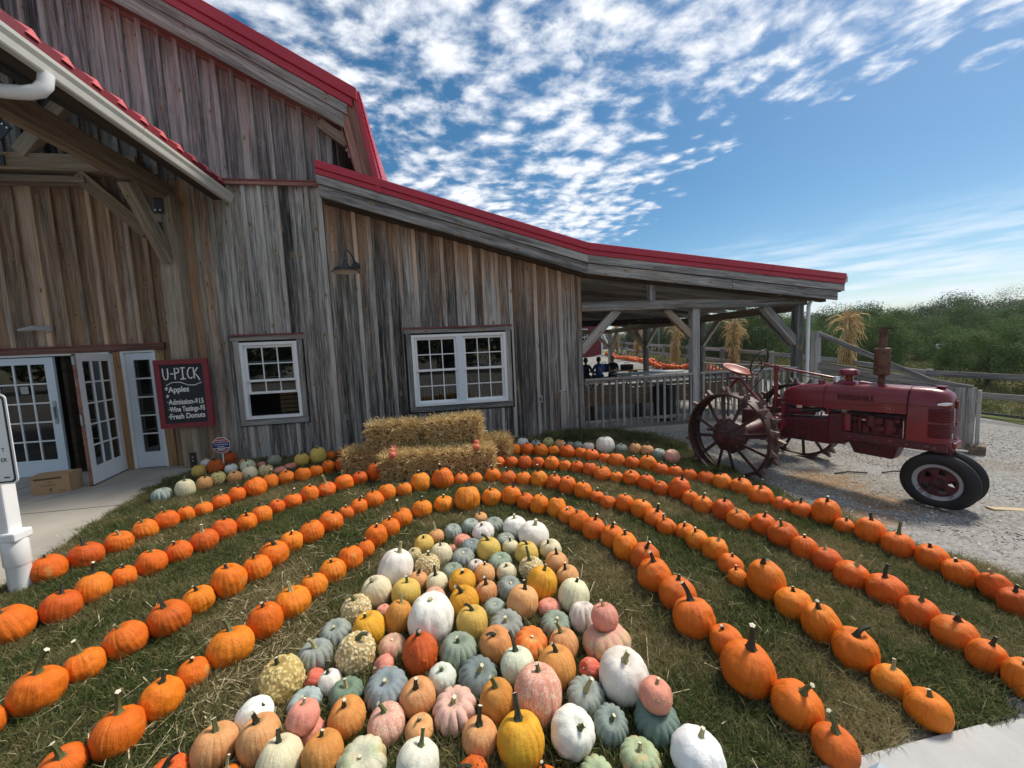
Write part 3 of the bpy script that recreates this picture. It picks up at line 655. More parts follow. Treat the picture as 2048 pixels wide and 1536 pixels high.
# open leaf hinged on the right, swung outwards
hx,hy=-5.69,YW-.02; fx_,fy_=-5.50+.0,6.74
ang=math.atan2(fy_-hy,fx_-hx)   # direction from hinge to free edge
do=partM('door',Matrix.Translation((hx,hy,.045))@Matrix.Rotation(ang,4,'Z'),'white glazed door leaf standing open towards the box'); glazed_leaf(do,.93,2.02,3,5,mats=M['white'])
m=MB(); m.box(.85,.90,-.012,.0,.86,1.24); m.obj('lever_plate',M['black'],do,bevel=.006); m=MB(); m.box(.79,.86,-.04,-.025,1.04,1.06); m.obj('handle',M['black'],do,bevel=.004)
m=MB(); m.box(.931,.936,.0,.045,0,2.02); m.obj('edge_strip',M['pinkwood'],do); m=MB(); m.box(.936,.96,.01,.035,.93,1.10); m.box(.936,.955,.005,.04,1.85,1.98); m.obj('latch',M['metalgrey'],do,bevel=.004)
m=MB(); m.box(0,.93,.0,.045,-.012,-.001); m.obj('door_sweep',M['black'],do); m=MB(); m.box(.42,.50,-.004,.0,1.42,1.56); m.obj('paper_notice',M['walk'],do)
sd=partM('side_light',Matrix.Translation((-5.48,YW+.0,.035)),'narrow fixed glazed panel partly behind the blackboard'); glazed_leaf(sd,.43,2.03,1,5,margin=(.11,.12,.28,.07))
dj=part('door_surround')
def bxw(name,a,b_,c,d,y0,y1,mat,bev=.004,par=None):
    m=MB(); m.box(a,b_,y0,y1,c,d); return m.obj(name,mat,par or dj,bevel=bev)
bxw('jamb',-5.70,-5.655,0,2.07,YW-.02,YW+.1,M['white']); bxw('jamb',-7.56,-7.50,0,2.07,YW-.02,YW+.1,M['white']); bxw('head',-7.50,-5.70,2.07,2.105,YW-.02,YW+.1,M['white'])
bxw('jamb',-5.53,-5.485,0,2.07,YW-.03,YW+.1,M['white']); bxw('jamb',-5.045,-5.00,0,2.07,YW-.03,YW+.1,M['white']); bxw('head',-5.53,-5.0,2.072,2.11,YW-.03,YW+.1,M['white'])
plank('mullion_board',(-5.593,YW-.0,0.03),(-5.593,YW-.0,2.10),.04,.12,M['porch_wall'],dj,up=(1,0,0)); 
plank('mullion_board',(-4.93,YW-.0,0.03),(-4.93,YW-.0,2.10),.04,.13,M['porch_wall'],dj,up=(1,0,0))
plank('header_board',(-8.2,YW-.035,2.155),(-4.83,YW-.035,2.155),.035,.10,M['pinkwood'],dj); bxw('flashing',-8.2,-4.83,2.207,2.228,YW-.07,YW-.01,M['redflash'])
bxw('inner_post',-6.53,-6.47,0,2.07,YW+.12,YW+.5,M['timber_dark']); bxw('threshold',-7.5,-5.7,.03,.045,YW-.02,YW+.1,M['metalgrey'])
# ---------------- entry porch ----------------
pr=part('entry_porch'); pr['label']='deep gabled timber entry porch at the left'
plank('post',(-4.46,7.53,.0),(-4.46,7.53,4.62),.24,.27,M['timber_tan'],pr,up=(1,0,0),bevel=.008)
plank('post',(-3.93,3.62,.0),(-3.93,3.62,4.62),.24,.24,M['timber'],pr,up=(1,0,0),bevel=.008)
plank('plate_beam',(-4.48,7.66,4.70),(-4.48,2.6,4.70),.20,.28,M['timber_tan'],pr,bevel=.008)
plank('brace',(-4.47,7.44,3.56),(-4.47,6.72,4.55),.15,.19,M['timber_tan'],pr,up=(0,.8,.6),bevel=.006)
plank('tie_beam',(-9.4,7.50,5.08),(-4.75,7.50,5.08),.22,.25,M['timber_tan'],pr,bevel=.008)
plank('tie_beam',(-9.4,7.50,4.93-.1),(-5.5,7.50,4.93-.1),.20,.10,M['timber_tan'],pr,bevel=.006)
plank('brace',(-5.62,7.50,4.92),(-4.74,7.50,4.02),.16,.20,M['timber_tan'],pr,up=(1,0,1),bevel=.006)
plank('brace',(-7.05,5.0,4.62),(-6.0,5.0,5.6),.15,.2,M['timber_tan'],pr,up=(0,0,1),bevel=.006)
plank('tie_beam',(-9.4,4.95,4.95),(-4.7,4.95,4.95),.2,.26,M['timber_dark'],pr,bevel=.006)
plank('strut',(-6.3,7.42,5.2),(-5.65,7.42,5.95),.14,.2,M['timber_tan'],pr,up=(-1,0,1),bevel=.006)
def steel_plate(c,w_,h,rot,axis,n=3):
    mm=MB()
    if axis=='y': mm.box(-w_/2,w_/2,-.006,.006,-h/2,h/2)
    Mx=Matrix.Translation(c)@Matrix.Rotation(rot,4,'Y')
    o=mm.obj('steel_plate',M['black'],pr,bevel=.005,M=Mx)
    bb=MB()
    for i in range(n):
        for s in (-1,1): bb.lathe([(0,-.022),(.014,-.022),(.014,-.006)],((-w_/2+.05)+(w_-.1)*i/max(1,n-1) if w_>h else s*w_*.25,0,s*h*.25 if w_>h else (-h/2+.05)+(h-.1)*i/max(1,n-1)),'Y',8)
    bb.obj('bolts',M['bolt'],pr,M=Mx)['kind']='stuff'
steel_plate((-4.50,7.385,4.62),.14,.62,0,'y',3); steel_plate((-4.80,7.375,4.70),.42,.14,0,'y',2); steel_plate((-4.58,7.39,4.10),.18,.16,0,'y',2)
steel_plate((-7.0,7.375,5.08),1.0,.16,0,'y',4); steel_plate((-6.55,7.37,5.42),.50,.15,-.8,'y',2); steel_plate((-7.25,7.37,5.40),.16,.5,0,'y',3); steel_plate((-5.95,7.33,5.62),.34,.13,-.85,'y',2)
# porch roof: slope rising to the left from the eave at x=-3.6
def pz(x): return 4.93+(-3.62-x)*.62
m=MB(); m.hexa([(-3.62,2.4,pz(-3.62)-.03),(-3.62,YW-.03,pz(-3.62)-.03),(-8,YW-.03,pz(-8)-.03),(-8,2.4,pz(-8)-.03),(-3.62,2.4,pz(-3.62)),(-3.62,YW-.03,pz(-3.62)),(-8,YW-.03,pz(-8)),(-8,2.4,pz(-8))][::1])
o=m.obj('roof_sheet',M['darkred'],pr)
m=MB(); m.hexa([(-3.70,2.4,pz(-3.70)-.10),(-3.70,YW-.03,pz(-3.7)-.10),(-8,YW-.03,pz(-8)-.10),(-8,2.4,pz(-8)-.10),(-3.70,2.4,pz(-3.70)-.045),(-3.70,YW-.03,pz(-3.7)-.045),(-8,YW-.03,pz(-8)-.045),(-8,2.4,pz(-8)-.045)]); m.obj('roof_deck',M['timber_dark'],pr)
for k in range(15):
    y=7.52-k*.335; b=MB(); b.hexa([(-3.58,y-.07,pz(-3.58)-.01),(-3.58,y+.05,pz(-3.58)-.01),(-8,y+.02,pz(-8)),(-8,y-.02,pz(-8)),(-3.60,y-.012,pz(-3.60)+.06),(-3.60,y+.012,pz(-3.60)+.06),(-8,y+.01,pz(-8)+.03),(-8,y-.01,pz(-8)+.03)]); b.obj('roof_rib',M['pinkmetal'],pr)
for k in range(9):
    y=7.3-k*.6; plank('rafter',(-3.75,y,pz(-3.75)-.20),(-7.6,y,pz(-7.6)-.20),.05,.17,M['timber_dark'],pr,bevel=0)
m=MB(); m.box(-3.655,-3.60,2.4,YW-.03,4.73,4.945); m.obj('eave_fascia',M['darkred'],pr); plank('eave_board',(-3.74,7.66,4.66),(-3.74,2.4,4.66),.15,.03,M['timber_dark'],pr,bevel=0)
# gutter: K-style profile extruded along Y
prof=[(-3.60,4.735),(-3.60,4.60),(-3.585,4.585),(-3.53,4.585),(-3.52,4.60),(-3.505,4.66),(-3.48,4.70),(-3.475,4.735),(-3.49,4.735),(-3.49,4.70),(-3.53,4.60),(-3.585,4.60),(-3.59,4.735)]
for y0,y1 in ((2.4,5.62),(5.63,YW-.035)):
    m=MB(); n=len(prof); m.v=[(x,y0,z) for x,z in prof]+[(x,y1,z) for x,z in prof]; m.f=[(i,(i+1)%n,n+(i+1)%n,n+i) for i in range(n)]+[tuple(range(n)),tuple(range(2*n-1,n-1,-1))]; m.m=[0]*len(m.f); m.obj('gutter',M['gutter'],pr)
m=MB(); m.tube([(-3.55,4.52,4.60),(-3.56,4.51,4.50),(-3.60,4.49,4.43),(-3.68,4.46,4.39),(-3.80,4.42,4.37),(-3.95,4.32,4.34),(-4.02,4.1,4.2),(-4.0,3.85,3.9),(-3.86,3.75,2.2),(-3.70,3.74,1.9),(-3.65,3.73,.5)],.058,12); m.obj('downspout',M['white'],pr,smooth=True)
dp=MB(); dp.box(-3.695,-3.595,3.67,3.78,.52,1.55); dp.obj('downspout_box',M['white'],pr,bevel=.012); dp=MB(); dp.box(-3.715,-3.545,3.65,3.80,.44,.52); dp.obj('downspout_adapter',M['white'],pr,bevel=.015)
m=MB(); m.lathe([(0,.45),(.076,.45),(.078,.445),(.079,.24),(.072,.225),(.070,.22),(.070,-.05),(0,-.05)],(-3.625,3.73,0),'Z',24); m.obj('drain_pipe',M['pvc'],pr,smooth=True)
o=plank('post_base',(-4.44,7.40,.03),(-4.44,7.40,.30),.012,.10,M['black'],pr,up=(1,0,0)); m=MB()
for z in (.16,.22): m.lathe([(0,-.012),(.012,-.012),(.012,0)],(-4.44,7.392,z),'Y',8)
m.obj('bolts',M['bolt'],pr)['kind']='stuff'
# security light over the doors
m=MB(); m.lathe([(0,-.05),(.05,-.045),(.06,-.02),(.06,0)],(-6.50,YW-.03,2.52),'Y',16); m.tube([(-6.50,YW-.08,2.52),(-6.60,YW-.16,2.53),(-6.78,YW-.20,2.50)],[.03,.045,.02],10); o=m.obj('security_light',M['walk'],barn,smooth=True)
# lamp
lp=empty('barn_lamp',(-1.64,YW,3.5)); tag(lp,'dark gooseneck barn lamp on the grey wall left of the double window','lamp'); LM=WM['barn_lamp']
m=MB(); m.tube([(-1.55,YW-.02,3.52),(-1.56,YW-.12,3.60),(-1.60,YW-.24,3.70),(-1.64,YW-.33,3.72),(-1.66,YW-.37,3.66),(-1.66,YW-.37,3.58)],.012,8); m.obj('arm',M['lampgrey'],lp,smooth=True)
m=MB(); m.lathe([(0,-.05),(.07,-.05),(.075,0)],(-1.55,YW-.022,3.50),'Y',16); m.obj('wall_plate',M['lampgrey'],lp,smooth=True)
m=MB(); m.lathe([(.012,.20),(.03,.17),(.035,.12),(.07,.08),(.075,.06),(.19,.03),(.225,-.02),(.235,-.03),(.225,-.03),(.18,.02),(.06,.05)],(-1.66,YW-.37,3.36),'Z',32); m.obj('shade',M['lampgrey'],lp,smooth=True)
m=MB(); m.lathe([(0,.03),(.17,.016),(.218,-.025)],(-1.66,YW-.37,3.352),'Z',28); m.obj('reflector',M['lampin'],lp,smooth=True)
# outlet, hose bib box
ol=MB(); ol.box(1.82,1.90,YW-.055,YW-.023,.72,.86); o=ol.obj('outlet_cover',M['metalgrey'],barn,bevel=.006); ol=MB(); ol.box(1.845,1.875,YW-.06,YW-.055,.75,.83); ol.obj('outlet_slot',M['black'],o)
hb=MB(); hb.box(2.28,2.40,YW-.05,YW-.023,.10,.90); o=hb.obj('pipe_cover',M['metalgrey'],barn,bevel=.004); hb=MB(); hb.tube([(2.30,YW-.05,.93),(2.30,YW-.10,.93),(2.30,YW-.11,.88)],.018,8); hb.tube([(2.26,YW-.07,.93),(2.38,YW-.07,.93)],.02,8); hb.obj('tap',M['metalgrey'],o,smooth=True)
# blackboard --------------------------------------------------------
cb=empty('blackboard_sign',(-4.6,YW-.15,1.3)); tag(cb,'red framed blackboard listing apples, admission, tastings and donuts','sign')
yb=YW-.34; bx0,bx1,bz0,bz1=-4.83,-4.02,.76,1.92
for a,c,d,e in ((bx0,bx0+.085,bz0,bz1),(bx1-.085,bx1,bz0,bz1)):
    m=MB(); m.box(a,c,yb-.03,yb+.02,d,e); m.obj('frame',M['boardred'],cb,bevel=.004)
for d,e in ((bz0,bz0+.075),(bz1-.085,bz1)):
    m=MB(); m.box(bx0+.001,bx1-.001,yb-.034,yb+.018,d,e); m.obj('frame',M['boardred'],cb,bevel=.004)
m=MB(); m.box(bx0+.085,bx1-.085,yb-.01,yb+.01,bz0+.075,bz1-.085); m.obj('slate',M['chalkboard'],cb)
m=MB(); m.box(bx0+.3,bx1-.3,yb+.02,YW-.024,bz1-.25,bz1-.2); m.obj('wall_bracket',M['timber_dark'],cb)
def strokes(name,lines,ox,oz,s,y,rad,mat,parent,sx=None):
    m=MB()
    for ln in lines: m.tube([(ox+p[0]*(sx or s),y,oz+p[1]*s) for p in ln],rad,6,flat=.35)
    return m.obj(name,mat,parent,smooth=True)
GL_={ # simple hand-drawn letters on a 1-high grid, y up
'U':[[(0,1),(0,.35),(.12,.05),(.35,0),(.5,.15),(.55,.5),(.55,1)]],'-':[[(.0,.5),(.35,.5)]],'P':[[(0,0),(.03,1),(.35,.98),(.5,.8),(.42,.6),(.05,.52)]],
'I':[[(.2,0),(.22,1)],[(-.02,1),(.5,1)],[(-.1,0),(.5,.02)]],'C':[[(.55,.95),(.35,1),(.1,.75),(.03,.4),(.15,.08),(.4,.02),(.55,.15)]],'K':[[(0,1),(.02,.02)],[(.5,.98),(.05,.5),(.35,.25),(.62,-.15)]]}
m=MB(); x=bx0+.12
for ch,wd in (('U',.11),('-',.065),('P',.092),('I',.095),('C',.10),('K',.11)):
    for ln in GL_[ch]: m.tube([(x+p[0]*.135,yb-.013,bz1-.335+p[1]*.19) for p in ln],.0095,6,flat=.4)
    x+=wd
m.tube([(bx0+.15,yb-.013,bz1-.43),(bx0+.24,yb-.013,bz1-.385),(bx0+.36,yb-.013,bz1-.385),(bx0+.48,yb-.013,bz1-.44),(bx0+.58,yb-.013,bz1-.445),(bx0+.69,yb-.013,bz1-.40)],.006,6,flat=.4)
m.obj('chalk_heading',M['chalk'],cb,smooth=True)
def text(s,loc,size,mat,parent,rotx=PI/2,rotz=0,name='lettering',sx=1,align='LEFT',ext=.0008,bold=0,shear=0,M_=None,tilt=0):
    c=bpy.data.curves.new(name,'FONT'); c.body=s; c.size=size; c.extrude=ext; c.align_x=align; c.materials.append(mat); c.offset=bold; c.shear=shear
    o=bpy.data.objects.new(name,c); link(o,parent)
    o.name=name+'_source'; mb_=(M_ if M_ is not None else Matrix.Translation(loc)@Matrix.Rotation(rotz,4,'Z')@Matrix.Rotation(rotx,4,'X')@Matrix.Rotation(tilt,4,'Z'))@Matrix.Diagonal((sx,1,1,1))
    dg=bpy.context.evaluated_depsgraph_get(); me=bpy.data.meshes.new_from_object(o.evaluated_get(dg)); bpy.data.objects.remove(o); o=bpy.data.objects.new(name,me); link(o,parent); o.matrix_basis=mb_; o['kind']='stuff' if False else 'thing'; del o['kind']; return o
for s,z,sz,sxx,tl in (('*Apples',-.555,.135,.85,.02),('*',-.675,.12,.8,0),('·Admission-$15',-.76,.125,.70,.0),('·Wine Tastings-$5',-.885,.120,.625,.01),('·Fresh Donuts',-1.01,.125,.78,.02)):
    text(s,(bx0+.12+random.uniform(0,.02),yb-.012,bz1+z),sz,M['chalk'],cb,name='chalk_line',sx=sxx,bold=.0028,shear=.05,tilt=tl)
# octagonal yard sign
og=empty('yard_sign',(-4.0,7.5,0)); tag(og,'small octagonal red and blue security sign on a stake by the wall','sign')
def octo(r_,y,mat,name,par,x=-3.96,z=.40):
    m=MB(); n=8; v=[(x+r_*math.cos(PI/8+k*PI/4),z+r_*math.sin(PI/8+k*PI/4)) for k in range(8)]
    m.v=[(a,y,c) for a,c in v]+[(a,y+.006,c) for a,c in v]; m.f=[tuple(range(8)),tuple(range(15,7,-1))]+[(i,8+i,8+(i+1)%8,(i+1)%8) for i in range(8)]; m.m=[0]*10; return m.obj(name,mat,par)
octo(.148,7.36,M['white'],'sign_plate',og); octo(.137,7.3595-.004,M['signred'],'red_field',og)
m=MB(); m.box(-4.09,-3.83,7.350,7.354,.355,.445); m.box(-4.09,-3.83,7.3505,7.3545,.447,.452,1); m.box(-4.085,-3.835,7.3505,7.3545,.345,.353,1); m.obj('blue_band',[M['signblue'],M['white']],og)
text('PROTECTED',(-3.96,7.349,.478),.028,M['white'],og,align='CENTER',bold=.0008); text('BY',(-3.96,7.349,.455),.02,M['white'],og,align='CENTER')
text('Central Monitoring',(-3.96,7.348,.405),.027,M['white'],og,align='CENTER',bold=.0006); text('Networks',(-3.96,7.348,.368),.026,M['white'],og,align='CENTER',bold=.0006)
m=MB(); m.box(-4.02,-3.90,7.350,7.353,.30,.343); m.obj('white_badge',M['walk'],og); m=MB(); m.box(-3.968,-3.952,7.37,7.38,0,.40); m.obj('stake',M['white'],og)
# pole sign at the far left edge
ps=empty('pole_sign',(-3.8,3.6,1.1)); tag(ps,'white notice board with black border fixed to the downspout at the left edge','sign')
def rrect(x0,x1,z0,z1,r_,y,mat,name,par,th=.006):
    v=[]
    for cx,cz,a0 in ((x1-r_,z0+r_,-90),(x1-r_,z1-r_,0),(x0+r_,z1-r_,90),(x0+r_,z0+r_,180)):
        for k in range(6): a=R(a0+18*k); v.append((cx+r_*math.cos(a),cz+r_*math.sin(a)))
    n=len(v); m=MB(); m.v=[(a,y,c) for a,c in v]+[(a,y+th,c) for a,c in v]; m.f=[tuple(range(n)),tuple(range(2*n-1,n-1,-1))]+[(i,n+i,n+(i+1)%n,(i+1)%n) for i in range(n)]; m.m=[0]*len(m.f); return m.obj(name,mat,par)
sx0,sx1,sz0,sz1=-3.86,-3.405,.945,1.66; ysn=3.60
rrect(sx0,sx1,sz0,sz1,.04,ysn,M['pvc'],'sign_plate',ps); rrect(sx0+.013,sx1-.013,sz0+.013,sz1-.013,.03,ysn-.002,M['black'],'black_border',ps,.002); rrect(sx0+.025,sx1-.025,sz0+.025,sz1-.025,.025,ysn-.004,M['pvc'],'white_field',ps,.002)
text('T',(sx1-.055,ysn-.005,1.205),.045,M['signink'],ps,align='RIGHT',sx=.8); text('ER',(sx1-.05,ysn-.005,1.125),.045,M['signink'],ps,align='RIGHT',sx=.8)
m=MB(); m.box(sx1-.085,sx1-.05,ysn-.006,ysn-.0045,.995,1.005); m.obj('small_mark',M['signink'],ps)
# cardboard box
bxm=Matrix.Translation((-5.84,6.68,.03))@Matrix.Rotation(R(12),4,'Z')
cbx=bpy.data.objects.new('cardboard_box',None); COL.objects.link(cbx); cbx.matrix_basis=bxm; tag(cbx,'brown cardboard box on the slab holding the open door','box')
m=MB(); m.box(-.21,.21,-.15,.15,0,.27); m.obj('carton',M['cardboard'],cbx,bevel=.006)
m=MB(); m.hexa([(-.21,-.155,.268),(.21,-.155,.268),(.21,-.0,.272),(-.21,-.0,.272),(-.21,-.155,.272),(.21,-.155,.274),(.21,-.0,.30),(-.21,-.0,.288)]); m.obj('flap',M['cardboard'],cbx); m=MB(); m.hexa([(-.21,.005,.268),(.21,.005,.268),(.21,.155,.268),(-.21,.155,.268),(-.21,.005,.292),(.21,.005,.29),(.21,.155,.272),(-.21,.155,.272)]); m.obj('flap',M['cardboard'],cbx)
m=MB(); m.box(-.17,.13,-.1515,-.1505,.215,.243); m.box(-.10,.06,-.1515,-.1505,.125,.134); m.tube([(-.02,-.151,.17),(0,-.151,.163),(.02,-.151,.17),(.02,-.151,.182),(0,-.151,.188),(-.02,-.151,.182)],.003,5,close=True); m.tube([(0,-.151,.04),(0,-.151,.075)],.006,6); m.tube([(0,-.151,.09),(0,-.151,.07)],[.0,.018],3); m.box(.09,.16,-.1515,-.1505,.035,.045); m.obj('box_print',M['cardink'],cbx)
# control joints and a long crack in the entry slab, screw heads along the red trims
sj=bpy.data.objects['entry_slab']
for a_,c_ in (((-9.5,5.7),(-4.32,5.7)),((-6.6,3.74),(-6.6,7.66))):
    m=MB(); m.bar((*a_,.0305),(*c_,.0305),.012,.003); q=m.obj('joint',M['timber_dark'],None); q.parent=sj
pts_=[(-4.4+.0,6.9),(-4.75,6.78),(-5.0,6.86),(-5.3,6.7),(-5.62,6.35),(-5.8,6.02),(-6.2,5.9),(-6.55,5.72)]
m=MB(); m.tube([(x,y,.030) for x,y in pts_],.0022,4); q=m.obj('crack',M['timber_dark'],None); q.parent=sj
m=MB()
for i in range(34):
    x=-1.7+i*.31
    if x<8.7: m.lathe([(0,-.004),(.008,-.003),(.009,.002)],(x,7.294,ylean(x)-.18),'Y',6)
m.obj('trim_screws',M['darkred'],rl)['kind']='stuff'
for x in (-.9,1.1,4.9,6.9):
    m=MB(); z=ylean(x); m.box(x,x+.006,7.266,7.272,z-.135,z); m.obj('trim_joint',M['darkred'],rl)
# nail heads in two level rows on the boards of the window wall
m=MB()
for i in range(42):
    x=-2.0+i*.131
    if x>2.75: break
    for z in (.42,1.30,2.62,3.1):
        if W2[0]-.1<x<W2[1]+.1 and .6<z<2.35: continue
        if z>ylean(x)-.62: continue
        m.lathe([(0,-.003),(.006,-.002),(.007,.003)],(x+.03,YW-.008,z+.01*math.sin(i*7)),'Y',6)
m.obj('nail_heads',M['black'],wl)['kind']='stuff'

# ================= pavilion (part of the barn) =================
pv=part('pavilion'); pv['label']='open timber pavilion with railing at the right end of the barn'
T=M['timber']
m=MB(); m.box(2.80,8.20,7.64,18.4,-.35,.0); o=m.obj('pavilion_floor',M['concrete'],pv); 
for x,y in ((5.43,7.78),(8.08,7.78),(8.08,11.2),(8.08,14.7),(8.08,18.2),(5.43,18.2)):
    plank('post',(x,y,0),(x,y,2.56 if y<8 else 2.42),.17,.17,T,pv,up=(1,0,0),bevel=.008)
plank('beam',(2.80,7.74,2.64),(8.20,7.74,2.64),.20,.19,M['timber'],pv,bevel=.008)
plank('beam',(8.08,7.84,2.52),(8.08,18.3,2.52),.18,.20,M['timber_tan'],pv,bevel=.008); plank('beam',(2.9,18.2,2.52),(8.2,18.2,2.52),.18,.20,M['timber_tan'],pv)
plank('beam',(2.85,12.9,2.62),(8.0,12.9,2.62),.14,.2,M['timber_dark'],pv)
plank('short_post',(4.40,7.74,2.735),(4.40,7.74,3.10),.13,.13,M['timber'],pv,up=(1,0,0))
def brc(p0,p1,w_=.13,h=.17,up=(0,0,1),mat=None): plank('brace',p0,p1,w_,h,mat or T,pv,up=up,bevel=.006)
brc((2.78,7.76,1.72),(3.62,7.76,2.56)); brc((7.16,7.78,2.56),(8.03,7.78,1.70))
brc((4.75,7.80,2.55),(5.38,7.80,1.95),.1,.14,mat=M['timber_tan']); 
for y in (11.2,14.7,18.2):
    brc((8.06,y-.85,2.44),(8.06,y-.08,1.72),.1,.14); brc((8.06,y+.85,2.44),(8.06,y+.08,1.72),.1,.14)
    brc((7.3,y,2.44),(8.0,y,1.75),.1,.14,mat=M['timber_tan'])
brc((8.06,8.75,2.44),(8.06,7.9,1.65),.11,.15)
# railing
for xa,xb in ((2.84,5.34),(5.53,8.0)):
    plank('rail',(xa,7.72,1.12),(xb,7.72,1.12),.11,.045,T,pv); plank('rail',(xa,7.74,1.06),(xb,7.74,1.06),.04,.07,T,pv); plank('rail',(xa,7.74,.20),(xb,7.74,.20),.04,.07,T,pv)
    n=int((xb-xa)/.152)
    for k in range(n): 
        x=xa+.07+k*(xb-xa-.12)/(n-1); plank('baluster',(x,7.700,.10),(x,7.700,1.09),.036,.040,T,pv,up=(1,0,0),bevel=0)
for ya,yb in ((7.9,11.1),):
    plank('rail',(8.08,ya,1.12),(8.08,yb,1.12),.11,.045,T,pv); plank('rail',(8.08,ya,.20),(8.08,yb,.20),.04,.07,T,pv)
    for k in range(20): y=ya+.1+k*.155; plank('baluster',(8.05,y,.10),(8.05,y,1.09),.036,.04,T,pv,up=(0,1,0),bevel=0)
# ================= things in and behind the pavilion =================
def picnic(x,y,rz,label,mat,L=1.85):
    e=empty('picnic_table',(x,y,0),rz); tag(e,label,'table'); Mx=WM[e.name]
    def pl(n,a,b_,w_,h): o=plank(n,a,b_,w_,h,mat,None,bevel=.004); o.parent=e; return o
    for k in range(5): pl('tabletop_board',(-L/2,-.28+k*.14,.74),(L/2,-.28+k*.14,.74),.13,.038)
    for s in (-1,1):
        for q in (0,.14): pl('seat_board',(-L/2,s*(.62+q),.44),(L/2,s*(.62+q),.44),.13,.038)
        pl('seat_support',(s*(L/2-.3),-.74,.39),(s*(L/2-.3),.74,.39),.04,.09); pl('top_support',(s*(L/2-.3),-.34,.69),(s*(L/2-.3),.34,.69),.04,.08)
        for q in (-1,1): pl('leg',(s*(L/2-.26),q*.62,0),(s*(L/2-.26),q*.24,.70),.04,.09)
    return e
picnic(7.05,15.45,.08,'brown wooden picnic table where the people sit','' or M['picnic'],2.3)
picnic(4.6,16.6,.1,'second picnic table standing deeper in the pavilion at the left',M['picnic'],2.0)
def folding(x,y,rz,L,label,mat,z=.75,w_=.75):
    e=empty('folding_table',(x,y,0),rz); tag(e,label,'table')
    m=MB(); m.box(-L/2,L/2,-w_/2,w_/2,z-.045,z); o=m.obj('tabletop',mat,None,bevel=.012); o.parent=e
    for s in (-1,1):
        m=MB(); m.tube([(s*(L/2-.15),-w_/2+.08,0),(s*(L/2-.25),-w_/2+.08,z-.04)],.014,8); m.tube([(s*(L/2-.15),w_/2-.08,0),(s*(L/2-.25),w_/2-.08,z-.04)],.014,8); m.tube([(s*(L/2-.17),-w_/2+.08,.12),(s*(L/2-.17),w_/2-.08,.12)],.012,8); o=m.obj('leg_frame',M['metalgrey'],None,smooth=True); o.parent=e
    return e
folding(6.75,12.2,.06,2.3,'long pale grey folding table behind the railing',M['plastic_grey'],.86)
folding(6.6,9.2,.02,1.9,'pale table just inside the railing',M['plastic_grey'],.62,.6)
# wooden serving counter seen through the balusters
sc_=empty('plank_counter',(5.0,8.9,0)); tag(sc_,'long brown plank counter on legs seen through the balusters','counter')
for k in range(3): plank('front_board',(3.05,8.62,.46+k*.135),(7.8,8.62,.46+k*.135),.03,.13,M['picnic'],sc_)
plank('top_board',(3.0,8.75,.84),(7.85,8.75,.84),.36,.035,M['picnic'],sc_)
for x in (3.4,4.6,6.3,7.5):
    plank('leg',(x,8.68,.0),(x+.0,8.68,.42),.08,.08,M['timber_dark'],sc_,up=(1,0,0)); plank('leg',(x,8.86,.0),(x+.0,8.86,.80),.07,.07,M['timber_dark'],sc_,up=(1,0,0))
tb=empty('trash_barrel',(5.05,8.35,0)); tag(tb,'black barrel standing behind the balusters left of the middle post','barrel')
m=MB(); m.lathe([(0,.02),(.23,.02),(.25,.3),(.27,.78),(.285,.80),(.27,.82),(.24,.79),(.22,.1)],(5.05,8.35,.0),'Z',24); m.obj('drum',M['black'],tb,smooth=True); m=MB(); m.lathe([(.255,.30),(.265,.31),(.257,.32)],(5.05,8.35,0),'Z',24); m.obj('hoop',M['black'],tb,smooth=True)
